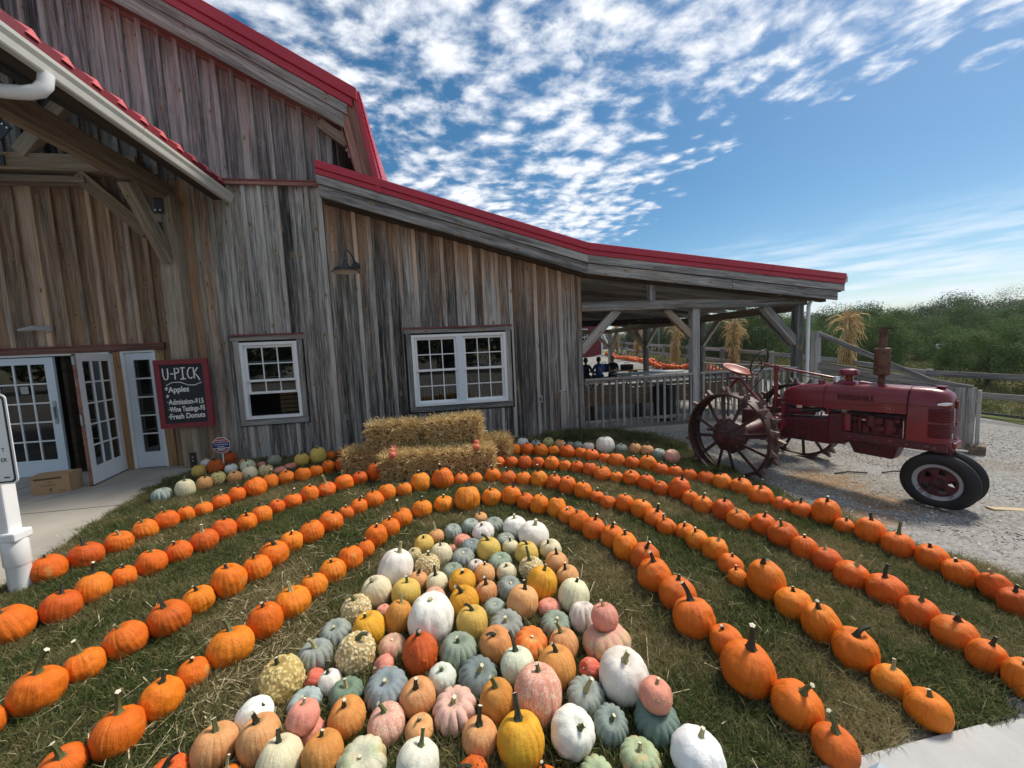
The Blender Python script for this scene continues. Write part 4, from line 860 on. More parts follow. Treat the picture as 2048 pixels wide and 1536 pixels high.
# ---- people ----
def person(loc,rz,label,top,legs,pose='sit',lean=0.0,hood=True,arms=((.20,.25),(.20,.25)),hairm=None,face=True,scale=1.0):
    o=bpy.data.objects.new('person',None); COL.objects.link(o); tag(o,label,'person'); o.matrix_basis=Matrix.Translation(loc)@Matrix.Rotation(rz,4,'Z')@Matrix.Scale(scale,4)
    # local: facing +Y, origin on the seat under the pelvis
    def skin(name,verts,edges,rad,mat,sub=2,root=0):
        me=bpy.data.meshes.new(name); me.from_pydata(verts,edges,[]); ob=bpy.data.objects.new(name,me); COL.objects.link(ob); ob.parent=o
        sk=ob.modifiers.new('skin','SKIN'); ob.modifiers.new('sub','SUBSURF').levels=sub; ob.modifiers['sub'].render_levels=sub
        for i,r_ in enumerate(rad): 
            v=me.skin_vertices[0].data[i]; v.radius=r_ if isinstance(r_,tuple) else (r_,r_); v.use_root=(i==root)
        me.materials.append(mat); sk.use_smooth_shade=True; return ob
    L_=lean
    sp=[(0,0,.08),(0,.02+L_*.12,.24),(0,.03+L_*.30,.42),(0,.03+L_*.42,.52),(0,.04+L_*.48,.60)]
    sh=(.16,sp[3][1],.50)
    def arm(s,el,ha): return [(s*.17,sp[3][1],.50),(s*el[0],sp[3][1]+el[1],.28),(s*ha[0],sp[3][1]+ha[1],.26)]
    (e1,h1),(e2,h2)=[(a,b_) for a,b_ in arms] if isinstance(arms[0][0],tuple) else [((.24,.10),(.14,.32))]*2
    a1=arm(1,e1,h1);a2=arm(-1,e2,h2)
    V=sp+a1+a2; E_=[(0,1),(1,2),(2,3),(3,4),(3,5),(5,6),(6,7),(3,8),(8,9),(9,10)]
    skin('shirt',V,E_,[(.17,.12),(.15,.11),(.17,.115),(.10,.08),(.06,.06),.065,.05,.036,.065,.05,.036],top)
    if pose=='sit':
        V=[(0,0,.06)]+[q for s in (1,-1) for q in ((s*.10,.04,.05),(s*.13,.42,.07),(s*.13,.44,-.36),(s*.13,.56,-.40))]
        E_=[(0,1),(1,2),(2,3),(3,4),(0,5),(5,6),(6,7),(7,8)]
        skin('trousers',V,E_,[.11,.10,.075,.05,.045,.10,.075,.05,.045],legs)
    hx,hy,hz=0,sp[4][1]+.02,.74
    m=MB(); m.lathe([(0,-.125),(.045,-.118),(.068,-.07),(.078,0),(.076,.05),(.055,.10),(0,.122)],(hx,hy,hz),'Z',20)
    m.tube([(hx,hy-.01,hz-.18),(hx,hy,hz-.09)],[.055,.05],12); m.tube([(hx,hy+.07,hz+.01),(hx,hy+.10,hz-.025),(hx,hy+.075,hz-.03)],[.008,.014,.010],8)
    for s in (-1,1): m.tube([(hx+s*.078,hy-.01,hz+.025),(hx+s*.088,hy-.02,hz),(hx+s*.078,hy-.01,hz-.03)],[.01,.016,.009],8)
    ob=m.obj('head',M['skin'],None,smooth=True); ob.parent=o
    m=MB()
    for s in (-1,1): m.lathe([(0,.0),(.009,.002),(.010,.006),(0,.012)],(hx+s*.030,hy+.066,hz+.012),'Y',8)
    m.tube([(hx-.022,hy+.072,hz-.062),(hx,hy+.075,hz-.064),(hx+.022,hy+.072,hz-.062)],.004,6); ob=m.obj('eyes_and_mouth',M['hair'],None); ob.parent=o
    m=MB(); m.lathe([(.080,-.06),(.090,-.0),(.088,.06),(.062,.115),(0,.137)],(hx,hy-.018,hz),'Z',20); ob=m.obj('hair',hairm or M['hair'],None,smooth=True); ob.parent=o
    for s,a in ((1,a1),(-1,a2)):
        m=MB(); p=Vector(a[2]); d_=(p-Vector(a[1])).normalized(); m.tube([p-d_*.01,p+d_*.035,p+d_*.075],[.026,.036,.028],10,flat=.5)
        for k in range(4): q=p+d_*.07+Vector((s*(-.026+.017*k),0,0)); m.tube([q,q+d_*.03+Vector((0,0,-.004)),q+d_*(.05-.006*abs(k-1.5))+Vector((0,0,-.018))],[.009,.008,.006],6)
        q=p+d_*.02+Vector((-s*.03,0,0)); m.tube([q,q+d_*.025+Vector((-s*.02,0,0)),q+d_*.045+Vector((-s*.022,0,-.008))],[.011,.009,.007],6)
        ob=m.obj('hand',M['skin'],None,smooth=True); ob.parent=o
    return o
pA=person((6.10,14.85,.52),R(-5),'person in a bright blue hoodie sitting with back to the camera',M['bluecloth'],M['jeans'])
m=MB(); m.lathe([(.085,.0),(.11,-.05),(.10,-.09),(.02,-.11)],(0,.0,.60),'Z',16); ob=m.obj('hood',M['bluecloth'],None,smooth=True); ob.parent=pA
m=MB(); m.lathe([(0,0),(.065,.0),(.065,.003),(0,.003)],(0,-.122,.38),'Y',20); m.lathe([(.035,-.002),(.042,-.002),(.042,.0)],(0,-.122,.38),'Y',16); ob=m.obj('back_print',M['cardboard'],None); ob.parent=pA
person((5.62,15.1,.50),R(-25),'person in dark navy sitting at the left, beside the blue hoodie',M['navy'],M['jeans'])
person((7.35,16.25,.50),R(150),'person in black jacket leaning over the picnic table from the far side',M['blackcloth'],M['jeans'],lean=.6,hairm=M['cardboard'])
def bag(x,y,z,w_,d_,h,label,mat):
    e=empty('bag',(x,y,z)); tag(e,label,'bag'); m=MB(); m.box(-w_/2,w_/2,-d_/2,d_/2,0,h); o=m.obj('bag_body',mat,None,bevel=.05); o.parent=e; o.modifiers['bevel'].segments=4
    m=MB(); m.tube([(-w_*.2,0,h-.01),(-w_*.15,0,h+.07),(w_*.15,0,h+.07),(w_*.2,0,h-.01)],.012,8); o=m.obj('handle',mat,None,smooth=True); o.parent=e
bag(6.58,15.5,.76,.42,.26,.30,'dark blue bag on the picnic table beside the blue hoodie',M['navy'])
bag(7.55,15.35,.76,.50,.28,.24,'black bag lying on the right end of the picnic table',M['blackcloth'])
# red shed far behind
sh=empty('red_shed',(12,32,1.0)); tag(sh,'small dark red shed with white trim far behind the pavilion','shed')
zg=gz(12,32)
for k in range(16): plank('siding_board',(8.65+k*.3+.15,32.0,zg-.2),(8.65+k*.3+.15,32.0,zg+2.75),.03,.29,M['shedred'],sh,up=(1,0,0),bevel=0)
m=MB(); m.box(8.6,13.5,32.02,36,zg-.3,zg+2.75); m.obj('shed_body',M['shedred'],sh)
m=MB(); m.box(13.38,13.52,31.93,32.01,zg-.1,zg+2.7); m.box(8.5,13.6,31.9,32.0,zg+2.72,zg+2.88); m.obj('white_trim',M['white'],sh)
m=MB(); m.hexa([(8.3,31.6,zg+2.85),(13.9,31.6,zg+2.85),(13.9,34,zg+4.1),(8.3,34,zg+4.1),(8.3,31.6,zg+2.95),(13.9,31.6,zg+2.95),(13.9,34,zg+4.2),(8.3,34,zg+4.2)]); m.obj('roof',M['timber_dark'],sh)
m=MB(); m.box(11.55,12.15,31.93,31.99,zg+1.35,zg+2.45); o=m.obj('window',M['white'],sh); m=MB()
for i in range(2):
    for j in range(3): m=MB(); m.box(11.62+i*.25,11.83+i*.25,31.92,31.93,zg+1.42+j*.34,zg+1.70+j*.34); m.obj('pane',M['dark'],o)
# ================= rail fence =================
fe=empty('rail_fence',(12,12,0)); tag(fe,'grey board rail fence running behind the tractor and pavilion','fence')
FP=[]
acc=0; pts=FENCE; 
dists=[0]
for a,c in zip(pts,pts[1:]): dists.append(dists[-1]+math.dist(a,c))
def fat(s):
    for i in range(len(pts)-1):
        if dists[i]<=s<=dists[i+1]: u=(s-dists[i])/(dists[i+1]-dists[i]); return (pts[i][0]+(pts[i+1][0]-pts[i][0])*u,pts[i][1]+(pts[i+1][1]-pts[i][1])*u)
TOPS=[(-20,.45),(3.2,.56),(6.49,.70),(7.65,.72),(11.32,1.12),(14.29,1.38),(18.6,1.62),(24,1.83),(31.6,2.11),(40,2.3)]
def ftop(y):
    for (a,z0),(c,z1) in zip(TOPS,TOPS[1:]):
        if a<=y<=c: return z0+(z1-z0)*(y-a)/(c-a)
s=.1; P_=[]
while s<dists[-1]: P_.append(fat(s)); s+=2.42
for i,(x,y) in enumerate(P_):
    zt=ftop(y); plank('post',(x,y,gz(x,y)-.2),(x,y,zt+.10),.12,.12,M['fence'],fe,up=(1,0,0),bevel=.01)
    if i:
        x0,y0=P_[i-1]; z0=ftop(y0)
        for dz in (0,.46,.92):
            L=math.dist((x,y),(x0,y0)); nx,ny=-(y-y0)/L*.075,(x-x0)/L*.075
            if nx>0: nx,ny=-nx,-ny
            plank('rail',(x0+nx,y0+ny,z0-dz),(x+nx,y+ny,zt-dz),.035,.14,M['fence'],fe,bevel=.004)
# ---- old gate ----
gt=empty('farm_gate',(8.35,7.6,0)); tag(gt,'old grey board gate with diagonal brace, hung beside the pavilion corner','gate')
h0=Vector((8.42,7.62,0)); h1=Vector((9.42,5.42,0))
def gp(u,z,off=0): return (h0.x+(h1.x-h0.x)*u,h0.y+(h1.y-h0.y)*u,z)
plank('hinge_post',gp(0,-.3),gp(0.0,1.93),.12,.16,M['timber'],gt,up=(1,0,0),bevel=.006)
plank('brace_board',gp(.02,1.88),gp(.80,.80),.035,.10,M['timber'],gt)
plank('rail_board',gp(.03,1.14),gp(.98,.70),.035,.20,M['timber'],gt); plank('rail_board',gp(.03,.68),gp(.98,.26),.035,.17,M['timber'],gt); plank('rail_board',gp(.03,.22),gp(.98,-.18),.035,.15,M['timber'],gt)
for u,w_ in ((.945,.26),(1.016,.05)): plank('end_board',gp(u,-.40),gp(u,.76 if u<1 else .72),.05,w_,M['timber'],gt,up=(h1-h0).normalized(),bevel=.004)
plank('end_board',gp(.97,.1),gp(.97,.3),.05,.05,M['timber'],gt,up=(1,0,0))
m=MB(); m.tube([gp(.95,.78),gp(.93,.6),gp(.90,.35),gp(.88,.25)],.010,6); m.obj('rope',M['rope'],gt,smooth=True)
b=MB(); b.box(-.16,.16,-.10,.10,0,.16); o=b.obj('wood_block',M['timber_tan'],None,bevel=.008,M=Matrix.Translation((9.42,5.36,gz(9.42,5.36)))@Matrix.Rotation(.5,4,'Z')); tag(o,'short wooden block on the gravel at the gate end','block')
o=plank('loose_board',(6.25,3.42,gz(6.25,3.42)+.012),(7.3,3.22,gz(7.3,3.22)+.014),.09,.018,M['ply'],None,bevel=.002); tag(o,'loose pale board lying on the gravel near the front tyre','board')
for i,(x,y,a,l,lb) in enumerate(((5.75,4.85,.2,.45,'left dark stick on the gravel under the tractor'),(6.5,4.75,.1,.40,'right dark stick on the gravel under the tractor'))):
    z=gz(x,y)+.012; o=MB().tube([(x,y,z),(x+l*.5,y-.02,z+.01),(x+l,y-.12,z)],.012,6).obj('stick',M['bark'],None); tag(o,lb,'stick')

# ================= tractor =================
TM=Matrix.Translation((5.203,5.558,-.306))@Matrix.Rotation(R(-71.868),4,'Z')
tr=bpy.data.objects.new('tractor',None); COL.objects.link(tr); tr.matrix_basis=TM
tag(tr,'old faded red row crop tractor on spiked steel rear wheels, parked on the gravel','tractor')
def tp(m,name,mat,smooth=True,bevel=0,par=None,label=None,Mx=None):
    o=m.obj(name,mat,None,smooth=smooth,bevel=bevel); o.parent=par or tr
    if Mx is not None: o.matrix_basis=Mx
    if label:o['label']=label
    return o
def te(name,Mx=None,label=None):
    o=bpy.data.objects.new(name,None); o.empty_display_size=.1; COL.objects.link(o); o.parent=tr
    if Mx is not None:o.matrix_basis=Mx
    if label:o['label']=label
    return o
RW=.655
def rear_wheel(y,s):
    e=te('rear_wheel',Matrix.Translation((0,y,RW)),'spiked rusty steel rear wheel')
    # local: axis along Y. s=+1 outward is +Y
    m=MB(); w_=.13; prof=[(RW-.012,-w_),(RW,-w_),(RW,w_),(RW-.012,w_),(RW-.012,-w_)]; m.lathe(prof,(0,0,0),'Y',72)
    m.lathe([(RW-.05,-.012),(RW-.01,-.012),(RW-.01,.012),(RW-.05,.012)],(0,0,0),'Y',72)
    for q in (-w_,w_): m.lathe([(RW-.028,q-.006),(RW-.008,q-.006),(RW-.008,q+.006),(RW-.028,q+.006),(RW-.028,q-.006)],(0,0,0),'Y',72)
    tp(m,'rim',M['steel'],par=e)
    n=12
    for k in range(n):
        a=2*PI*(k+.3)/n; ca,sa=math.cos(a),math.sin(a); off=.10*s*(1 if k%2 else .75)
        m=MB(); m.bar((ca*.2,off,sa*.2),(ca*(RW-.03),.02*s*(1 if k%2 else -1),sa*(RW-.03)),.05,.016,up=(-sa*.3,1,ca*.3)); tp(m,'spoke',M['steel'],False,.003,par=e)
    nl=28
    for k in range(nl):
        a=2*PI*k/nl; q=(-1 if k%2 else 1)*.07; ca,sa=math.cos(a),math.sin(a); tx,tz=-sa,ca
        def pt(r_,t_,y_): return (ca*r_+tx*t_,y_,sa*r_+tz*t_)
        m=MB(); b_=.045; 
        m.hexa([pt(RW,-b_,q-.035),pt(RW,b_,q-.035),pt(RW,b_,q+.035),pt(RW,-b_,q+.035),pt(RW+.105,-.004,q-.028),pt(RW+.105,.006,q-.028),pt(RW+.105,.006,q+.028),pt(RW+.105,-.004,q+.028)])
        m.bar(pt(RW+.006,-.06,q),pt(RW+.006,.06,q),.07,.010,up=(ca,0,sa)); tp(m,'lug',M['lug'],False,par=e)
    m=MB(); m.lathe([(0,.20*s),(.06,.20*s),(.075,.17*s),(.12,.16*s),(.16,.13*s),(.26,.06*s),(.275,.0),(.26,-.05*s),(.1,-.06*s),(0,-.06*s)],(0,0,0),'Y',36)
    o=tp(m,'hub',M['steel'],par=e)
    # fluted bell: push vertices in and out eight times round
    for v in o.data.vertices:
        r_=math.hypot(v.co.x,v.co.z)
        if r_>.1: a=math.atan2(v.co.z,v.co.x); f=1+.055*math.cos(9*a)*min(1,(r_-.1)/.12); v.co.x*=f; v.co.z*=f
    m=MB(); m.lathe([(0,.235*s),(.045,.232*s),(.05,.20*s)],(0,0,0),'Y',20); m.lathe([(.062,.205*s),(.085,.20*s),(.09,.17*s)],(0,0,0),'Y',24); tp(m,'hub_cap',M['tcast'],par=e)
    m=MB()
    for k in range(9): a=2*PI*k/9; m.lathe([(0,.10*s),(.014,.10*s),(.014,.07*s)],(.215*math.cos(a),0,.215*math.sin(a)),'Y',6)
    tp(m,'hub_bolts',M['lug'],par=e)['kind']='stuff'
rear_wheel(-.965,-1); rear_wheel(.985,1)
FR=.335
def front_wheel(y,s,lab):
    e=te('front_wheel',Matrix.Translation((2.05,y,FR)),lab)
    m=MB(); n=64; prof=[(.215,-.055),(.235,-.068),(.285,-.074),(.318,-.062),(.330,-.046),(.326,-.038),(.334,-.030),(.330,-.014),(.338,-.008),(.338,.008),(.330,.014),(.334,.030),(.326,.038),(.330,.046),(.318,.062),(.285,.074),(.235,.068),(.215,.055)]
    m.lathe(prof,(0,0,0),'Y',n); o=tp(m,'tyre',M['tyre'],par=e)
    for v in o.data.vertices:   # soft underinflated foot
        if v.co.z<-FR+.045: 
            d_=(-FR+.045)-v.co.z; v.co.z+=d_*.75; v.co.y*=1+d_*3
    m=MB(); m.lathe([(.175,-.030),(.205,-.034),(.222,-.052),(.226,-.052),(.226,.052),(.222,.052),(.205,.034),(.175,.030)],(0,0,0),'Y',48); tp(m,'rim',M['rimgrey'],par=e)
    m=MB(); yo=s*.012; m.lathe([(0,yo+s*.03),(.05,yo+s*.03),(.06,yo+s*.01),(.085,yo)],(0,0,0),'Y',28)
    K=5
    for k in range(K):   # five wide arms leave five openings
        a0=2*PI*(k+.22)/K; a1=2*PI*(k+.78)/K; base=len(m.v); S=8
        for i in range(S+1):
            a=a0+(a1-a0)*i/S; 
            for r_ in (.08,.178): 
                aa=a if r_<.1 else a0+(a1-a0)*(.5+(i/S-.5)*1.0)
                for dy in (0,-s*.006): m.v.append((r_*math.cos(aa),yo+dy,r_*math.sin(aa)))
        for i in range(S):
            q=base+i*4; m.f+=[(q,q+4,q+6,q+2),(q+1,q+3,q+7,q+5)]; m.m+=[0,0]
    m.lathe([(.150,yo+.001*s),(.185,yo+.001*s),(.185,yo-.008*s),(.150,yo-.008*s)],(0,0,0),'Y',40)
    tp(m,'wheel_disc',M['tcast'],par=e)
    m=MB(); m.lathe([(0,yo+s*.055),(.028,yo+s*.05),(.034,yo+s*.03)],(0,0,0),'Y',16)
    for k in range(5): a=2*PI*(k+.5)/5; m.lathe([(0,yo+s*.014),(.009,yo+s*.014),(.009,yo)],(.07*math.cos(a),0,.07*math.sin(a)),'Y',6)
    tp(m,'hub_cap',M['tcast'],par=e)
front_wheel(-.155,-1,'near front wheel, soft black tyre on scuffed rim'); front_wheel(.105,1,'far front wheel close behind the near one')
# body: hood loft
def loft(secs,mat,name,n=24,closed=True,label=None):
    m=MB(); K=len(secs)
    for X_,hw,zb,zt,e_ in secs:   # superellipse section, flat bottom
        for k in range(n+1):
            a=PI*k/n; c_,s_=math.cos(a),math.sin(a)
            m.v.append((X_,-hw*math.copysign(abs(c_)**e_,c_),zb+(zt-zb)*abs(s_)**e_))
    W=n+1
    for i in range(K-1):
        for k in range(n): m.f.append((i*W+k,i*W+k+1,(i+1)*W+k+1,(i+1)*W+k)); m.m.append(0)
        m.f.append((i*W,(i+1)*W,(i+1)*W+n,i*W+n)); m.m.append(0)
    m.f.append(tuple(range(W))[::-1]); m.m.append(0); m.f.append(tuple((K-1)*W+k for k in range(W))); m.m.append(0)
    return tp(m,name,mat,label=label)
loft([(.285,.05,1.19,1.24,.9),(.30,.11,1.155,1.29,.8),(.34,.155,1.135,1.33,.72),(.42,.19,1.12,1.37,.66),(.55,.208,1.11,1.405,.62),(.75,.218,1.105,1.43,.60),(.895,.22,1.105,1.445,.58)],M['tred'],'fuel_tank')
loft([(.90,.222,1.10,1.447,.58),(1.2,.225,1.105,1.46,.56),(1.5,.225,1.11,1.455,.56),(1.765,.222,1.115,1.448,.56)],M['tred'],'hood')
loft([(1.772,.224,.80,1.448,.50),(1.95,.222,.80,1.44,.50),(2.06,.215,.80,1.425,.52),(2.13,.20,.80,1.395,.55),(2.17,.175,.80,1.35,.6),(2.19,.14,.80,1.30,.7)],M['tred'],'nose_shell')
# embossed line and seam
m=MB(); 
for s in (-1,1):
    m.tube([(.32,s*.205,1.215),(.6,s*.222,1.19),(1.0,s*.226,1.18),(1.38,s*.229,1.185),(1.46,s*.229,1.205),(1.55,s*.229,1.232),(1.76,s*.227,1.237),(2.0,s*.223,1.24)],.006,6)
tp(m,'embossed_line',M['tred'])
m=MB(); m.tube([(.9,-.226,1.11),(.9,-.228,1.25),(.9,-.19,1.40),(.9,-.10,1.447)],.003,5); m.tube([(1.768,-.228,1.11),(1.768,-.230,1.25),(1.768,-.19,1.40),(1.768,-.08,1.452)],.004,5); tp(m,'hood_seams',M['tdark'])
# grille bars (front right corner) wrapped round the nose
def nose_y(X_): # half width of nose
    for (a,b_),(c,d_) in zip(((1.9,.223),(2.06,.217),(2.13,.20),(2.17,.178),(2.192,.145)),((2.06,.217),(2.13,.20),(2.17,.178),(2.192,.145),(2.2,.10))):
        if a<=X_<=c: return b_+(d_-b_)*(X_-a)/(c-a)
    return .1
for k in range(17):
    z=.865+k*.0205
    if k in(8,): continue
    m=MB(); path=[(X_,-nose_y(X_)-.004,z) for X_ in (1.955,2.0,2.06,2.10,2.13,2.155,2.175,2.192)]+[(2.204,-.10,z),(2.210,-.03,z),(2.210,.03,z),(2.204,.10,z)]
    m.tube(path,.0058,6); tp(m,'grille_bar',M['tred'])
    m=MB(); path=[(p[0]+.0,p[1]+.003,p[2]+.010) for p in path]; m.tube(path,.0045,5); tp(m,'grille_gap',M['tdark'])
m=MB(); m.box(2.196,2.214,-.022,.022,.83,1.30); tp(m,'grille_spine',M['tred'],False,.006)
m=MB(); m.tube([(2.05,-.222,1.262),(2.11,-.212,1.268),(2.16,-.188,1.272),(2.195,-.15,1.275)],[.010,.019,.019,.010],8,flat=.5); tp(m,'chrome_bracket',M['chrome'],label='bright bracket on the nose corner')
m=MB(); m.tube([(2.205,-.10,1.22),(2.212,-.10,1.10),(2.205,-.09,1.0)],.006,6); m.tube([(2.20,-.12,.93),(2.20,-.12,.86)],.010,6); tp(m,'hanging_wire',M['rope'])
# bolster and front pedestal
m=MB(); m.hexa([(1.86,-.19,.70),(2.22,-.13,.72),(2.22,.13,.72),(1.86,.19,.70),(1.86,-.20,.84),(2.20,-.17,.83),(2.20,.17,.83),(1.86,.20,.84)]); m.box(2.16,2.25,-.12,.12,.735,.815); tp(m,'front_bolster',M['tred'],False,.018)
m=MB(); m.lathe([(.085,.73),(.095,.70),(.075,.66),(.06,.60),(.055,.42),(.07,.36),(.0,.33)],(2.05,-.025,0),'Z',24); m.tube([(2.05,-.14,.335),(2.05,.09,.335)],.035,12); tp(m,'steering_pedestal',M['tcast'])
# frame rails
for s in (-1,1):
    m=MB(); m.hexa([(1.13,s*.215-.02,.69),(2.12,s*.20-.02,.70),(2.12,s*.20+.02,.70),(1.13,s*.215+.02,.69),(1.10,s*.215-.02,.80),(2.12,s*.20-.02,.80),(2.12,s*.20+.02,.80),(1.10,s*.215+.02,.80)]); o=tp(m,'frame_rail',M['tcast'],False,.006)
m=MB()
for k,x in enumerate((1.22,1.36,1.50,1.63,1.78,1.9,2.02)): m.lathe([(0,-.008),(.013,-.008),(.013,.0)],(x,-.236+.01*k/6,.745+.012*(k%2)),'Y',8)
m.box(1.93,1.975,-.232,-.226,.742,.757); tp(m,'rail_bolts',M['lug'],False)['kind']='stuff'
# engine
m=MB(); m.box(1.16,1.74,-.145,.145,.70,1.085); tp(m,'engine_block',M['tdark'],False,.012)
m=MB(); m.box(1.18,1.72,-.165,.10,.80,.93); m.tube([(1.22,-.15,.99),(1.7,-.15,1.0)],.045,12); m.tube([(1.3,-.18,1.02),(1.3,-.17,.83)],.028,10); m.tube([(1.42,-.19,.93),(1.42,-.19,1.05)],[.05,.045],14); m.tube([(1.60,-.18,.85),(1.60,-.18,1.02)],[.055,.06],14); m.tube([(1.5,-.175,.87),(1.68,-.19,.90)],.045,12)
m.lathe([(0,-.06),(.045,-.06),(.05,0)],(1.55,-.15,.89),'Y',16); m.lathe([(0,-.07),(.035,-.07),(.04,0)],(1.38,-.15,.86),'Y',16); m.box(1.44,1.54,-.20,-.14,.95,1.03); tp(m,'engine_casting',M['tcast'],True)
m=MB(); m.tube([(1.17,-.19,.82),(1.17,-.19,1.06)],[.052,.050],18); m.lathe([(0,1.06),(.055,1.06),(.055,1.04)],(1.17,-.19,0),'Z',18); m.lathe([(.054,.90),(.056,.89),(.054,.88)],(1.17,-.19,0),'Z',18); tp(m,'oil_filter',M['tred'])
m=MB(); m.tube([(1.25,-.215,.83),(1.26,-.215,1.08)],.006,6); m.tube([(1.2,-.2,1.05),(1.4,-.21,1.06),(1.62,-.2,1.02),(1.7,-.2,.9)],.007,6); m.tube([(1.02,-.12,1.05),(1.1,-.2,1.07),(1.3,-.2,1.09)],.006,6); tp(m,'pipes',M['tdark'])
m=MB(); m.tube([(1.73,-.17,.80),(1.73,-.17,1.02)],.006,6); m.box(1.34,1.37,-.215,-.205,.985,.998); m.box(1.10,1.16,-.19,-.13,1.06,1.085); tp(m,'bright_fittings',M['chrome'],False)
m=MB(); m.box(1.74,1.80,-.20,.20,.74,1.10); tp(m,'radiator_core',M['tdark'],False,.004)
m=MB(); m.hexa([(1.22,-.12,.50),(1.62,-.11,.49),(1.62,.11,.49),(1.22,.12,.50),(1.16,-.16,.69),(1.68,-.15,.69),(1.68,.15,.69),(1.16,.16,.69)]); tp(m,'oil_pan',M['tcast'],False,.02)
# clutch and transmission housing
m=MB(); m.hexa([(.30,-.16,.56),(.98,-.17,.57),(.98,.17,.57),(.30,.16,.56),(.30,-.17,.90),(.98,-.19,.95),(.98,.19,.95),(.30,.17,.90)]); tp(m,'clutch_housing',M['tcast'],False,.03)
m=MB(); m.hexa([(.93,-.20,.58),(1.16,-.19,.62),(1.16,.19,.62),(.93,.20,.58),(.93,-.20,1.02),(1.16,-.19,1.06),(1.16,.19,1.06),(.93,.20,1.02)]); tp(m,'bell_housing',M['tcast'],False,.035)
m=MB()
for x,z,r_ in ((.42,.72,.03),(.62,.70,.045),(.80,.74,.03),(.62,.83,.022),(.84,.86,.022),(.48,.86,.02),(1.03,.74,.03)): m.lathe([(0,-.018),(r_*.8,-.016),(r_,0)],(x,-.182,z),'Y',14)
m.box(.52,.58,-.188,-.17,.60,.90); m.box(.70,.74,-.19,-.17,.60,.90); tp(m,'housing_covers',M['tcast'],True)
m=MB(); m.hexa([(-.32,-.19,.50),(.33,-.19,.50),(.33,.19,.50),(-.32,.19,.50),(-.30,-.20,.96),(.33,-.19,.93),(.33,.19,.93),(-.30,.20,.96)]); tp(m,'transmission_case',M['tcast'],False,.04)
m=MB(); m.tube([(0,-.18,.66),(0,-.40,.66),(0,-.80,.66),(0,-.95,.66)],[.19,.15,.105,.08],20); m.tube([(0,.18,.66),(0,.40,.66),(0,.80,.66),(0,1.0,.66)],[.19,.15,.105,.08],20); m.tube([(0,-1.0,.655),(0,-1.19,.655)],.035,12); tp(m,'axle_housing',M['tcast'])
m=MB(); m.lathe([(0,-.30),(.115,-.30),(.125,-.27),(.10,-.24),(.10,-.20),(.125,-.19),(.13,-.17)],(.28,0,.78),'Y',28); tp(m,'belt_pulley',M['tred'])
m=MB(); m.box(.36,.60,-.13,.10,.95,1.06); m.tube([(.45,-.13,1.0),(.75,-.14,1.02)],.055,14); m.tube([(.62,-.10,1.06),(.62,-.10,1.12)],.03,10); tp(m,'starter_and_battery_box',M['tcast'],True)
m=MB(); m.tube([(.62,-.16,1.02),(.90,-.16,1.08)],[.04,.035],12); m.tube([(.80,-.05,.96),(.82,-.06,1.11)],.012,8); tp(m,'generator',M['black'])
m=MB(); m.box(.52,.60,-.16,-.09,1.05,1.11); m.tube([(.84,-.17,1.07),(.88,-.17,1.03)],.022,10); tp(m,'white_filter_bits',M['chrome'],False,.01)
m=MB(); m.box(.31,.37,-.17,.17,.93,1.12); m.box(.88,.94,-.15,.15,1.0,1.12); tp(m,'tank_support',M['tred'],False,.01)
m=MB(); m.box(-.12,.25,-.10,.10,.94,1.02); m.box(.12,.22,-.05,.06,1.02,1.16); m.tube([(.0,.06,1.0),(-.18,.07,1.22)],.012,8); m.tube([(.1,-.1,1.0),(-.05,-.14,1.2),(-.06,-.15,1.26)],.010,8); tp(m,'gearbox_cover_and_levers',M['tcast'],True)
m=MB(); m.box(-.55,-.28,-.28,.28,.60,.64); m.box(-.95,-.28,-.16,-.12,.46,.52); m.box(-.95,-.28,.12,.16,.46,.52); m.tube([(-.92,-.20,.49),(-.92,.20,.49)],.03,10); tp(m,'drawbar',M['steel'],False,.006)
# seat
st_=te('seat',None,'sun bleached metal pan seat')
m=MB(); K=14; n=28; c_=Vector((-.50,0,1.53)); 
for i in range(K+1):
    r_=i/K
    for k in range(n):
        a=2*PI*k/n; x=math.cos(a)*r_; y=math.sin(a)*r_
        hx_=.27 if x<0 else .25; w2=.235*(1 if x<0 else 1-.25*x)
        bump=.05*max(0,x)*math.exp(-(y*3)**2)
        z=.085*(r_**2.2)+bump*r_*.6; m.v.append((x*hx_,y*w2,z))
for i in range(K):
    for k in range(n): k2=(k+1)%n; m.f.append((i*n+k,i*n+k2,(i+1)*n+k2,(i+1)*n+k)); m.m.append(0)
o=tp(m,'seat_pan',M['seat'],par=st_,Mx=Matrix.Translation(c_)@Matrix.Rotation(R(22),4,'Y')); so_=o.modifiers.new('solid','SOLIDIFY'); so_.thickness=.008
m=MB(); m.tube([(-.05,-.03,1.02),(-.22,-.03,1.22),(-.42,-.02,1.44)],[.026,.022,.02],10); m.tube([(-.45,0,1.46),(-.55,.0,1.38),(-.62,0,1.28)],[.02,.03,.02],10); m.box(-.62,-.40,-.07,.07,1.44,1.47); tp(m,'seat_post',M['tred'],par=st_)
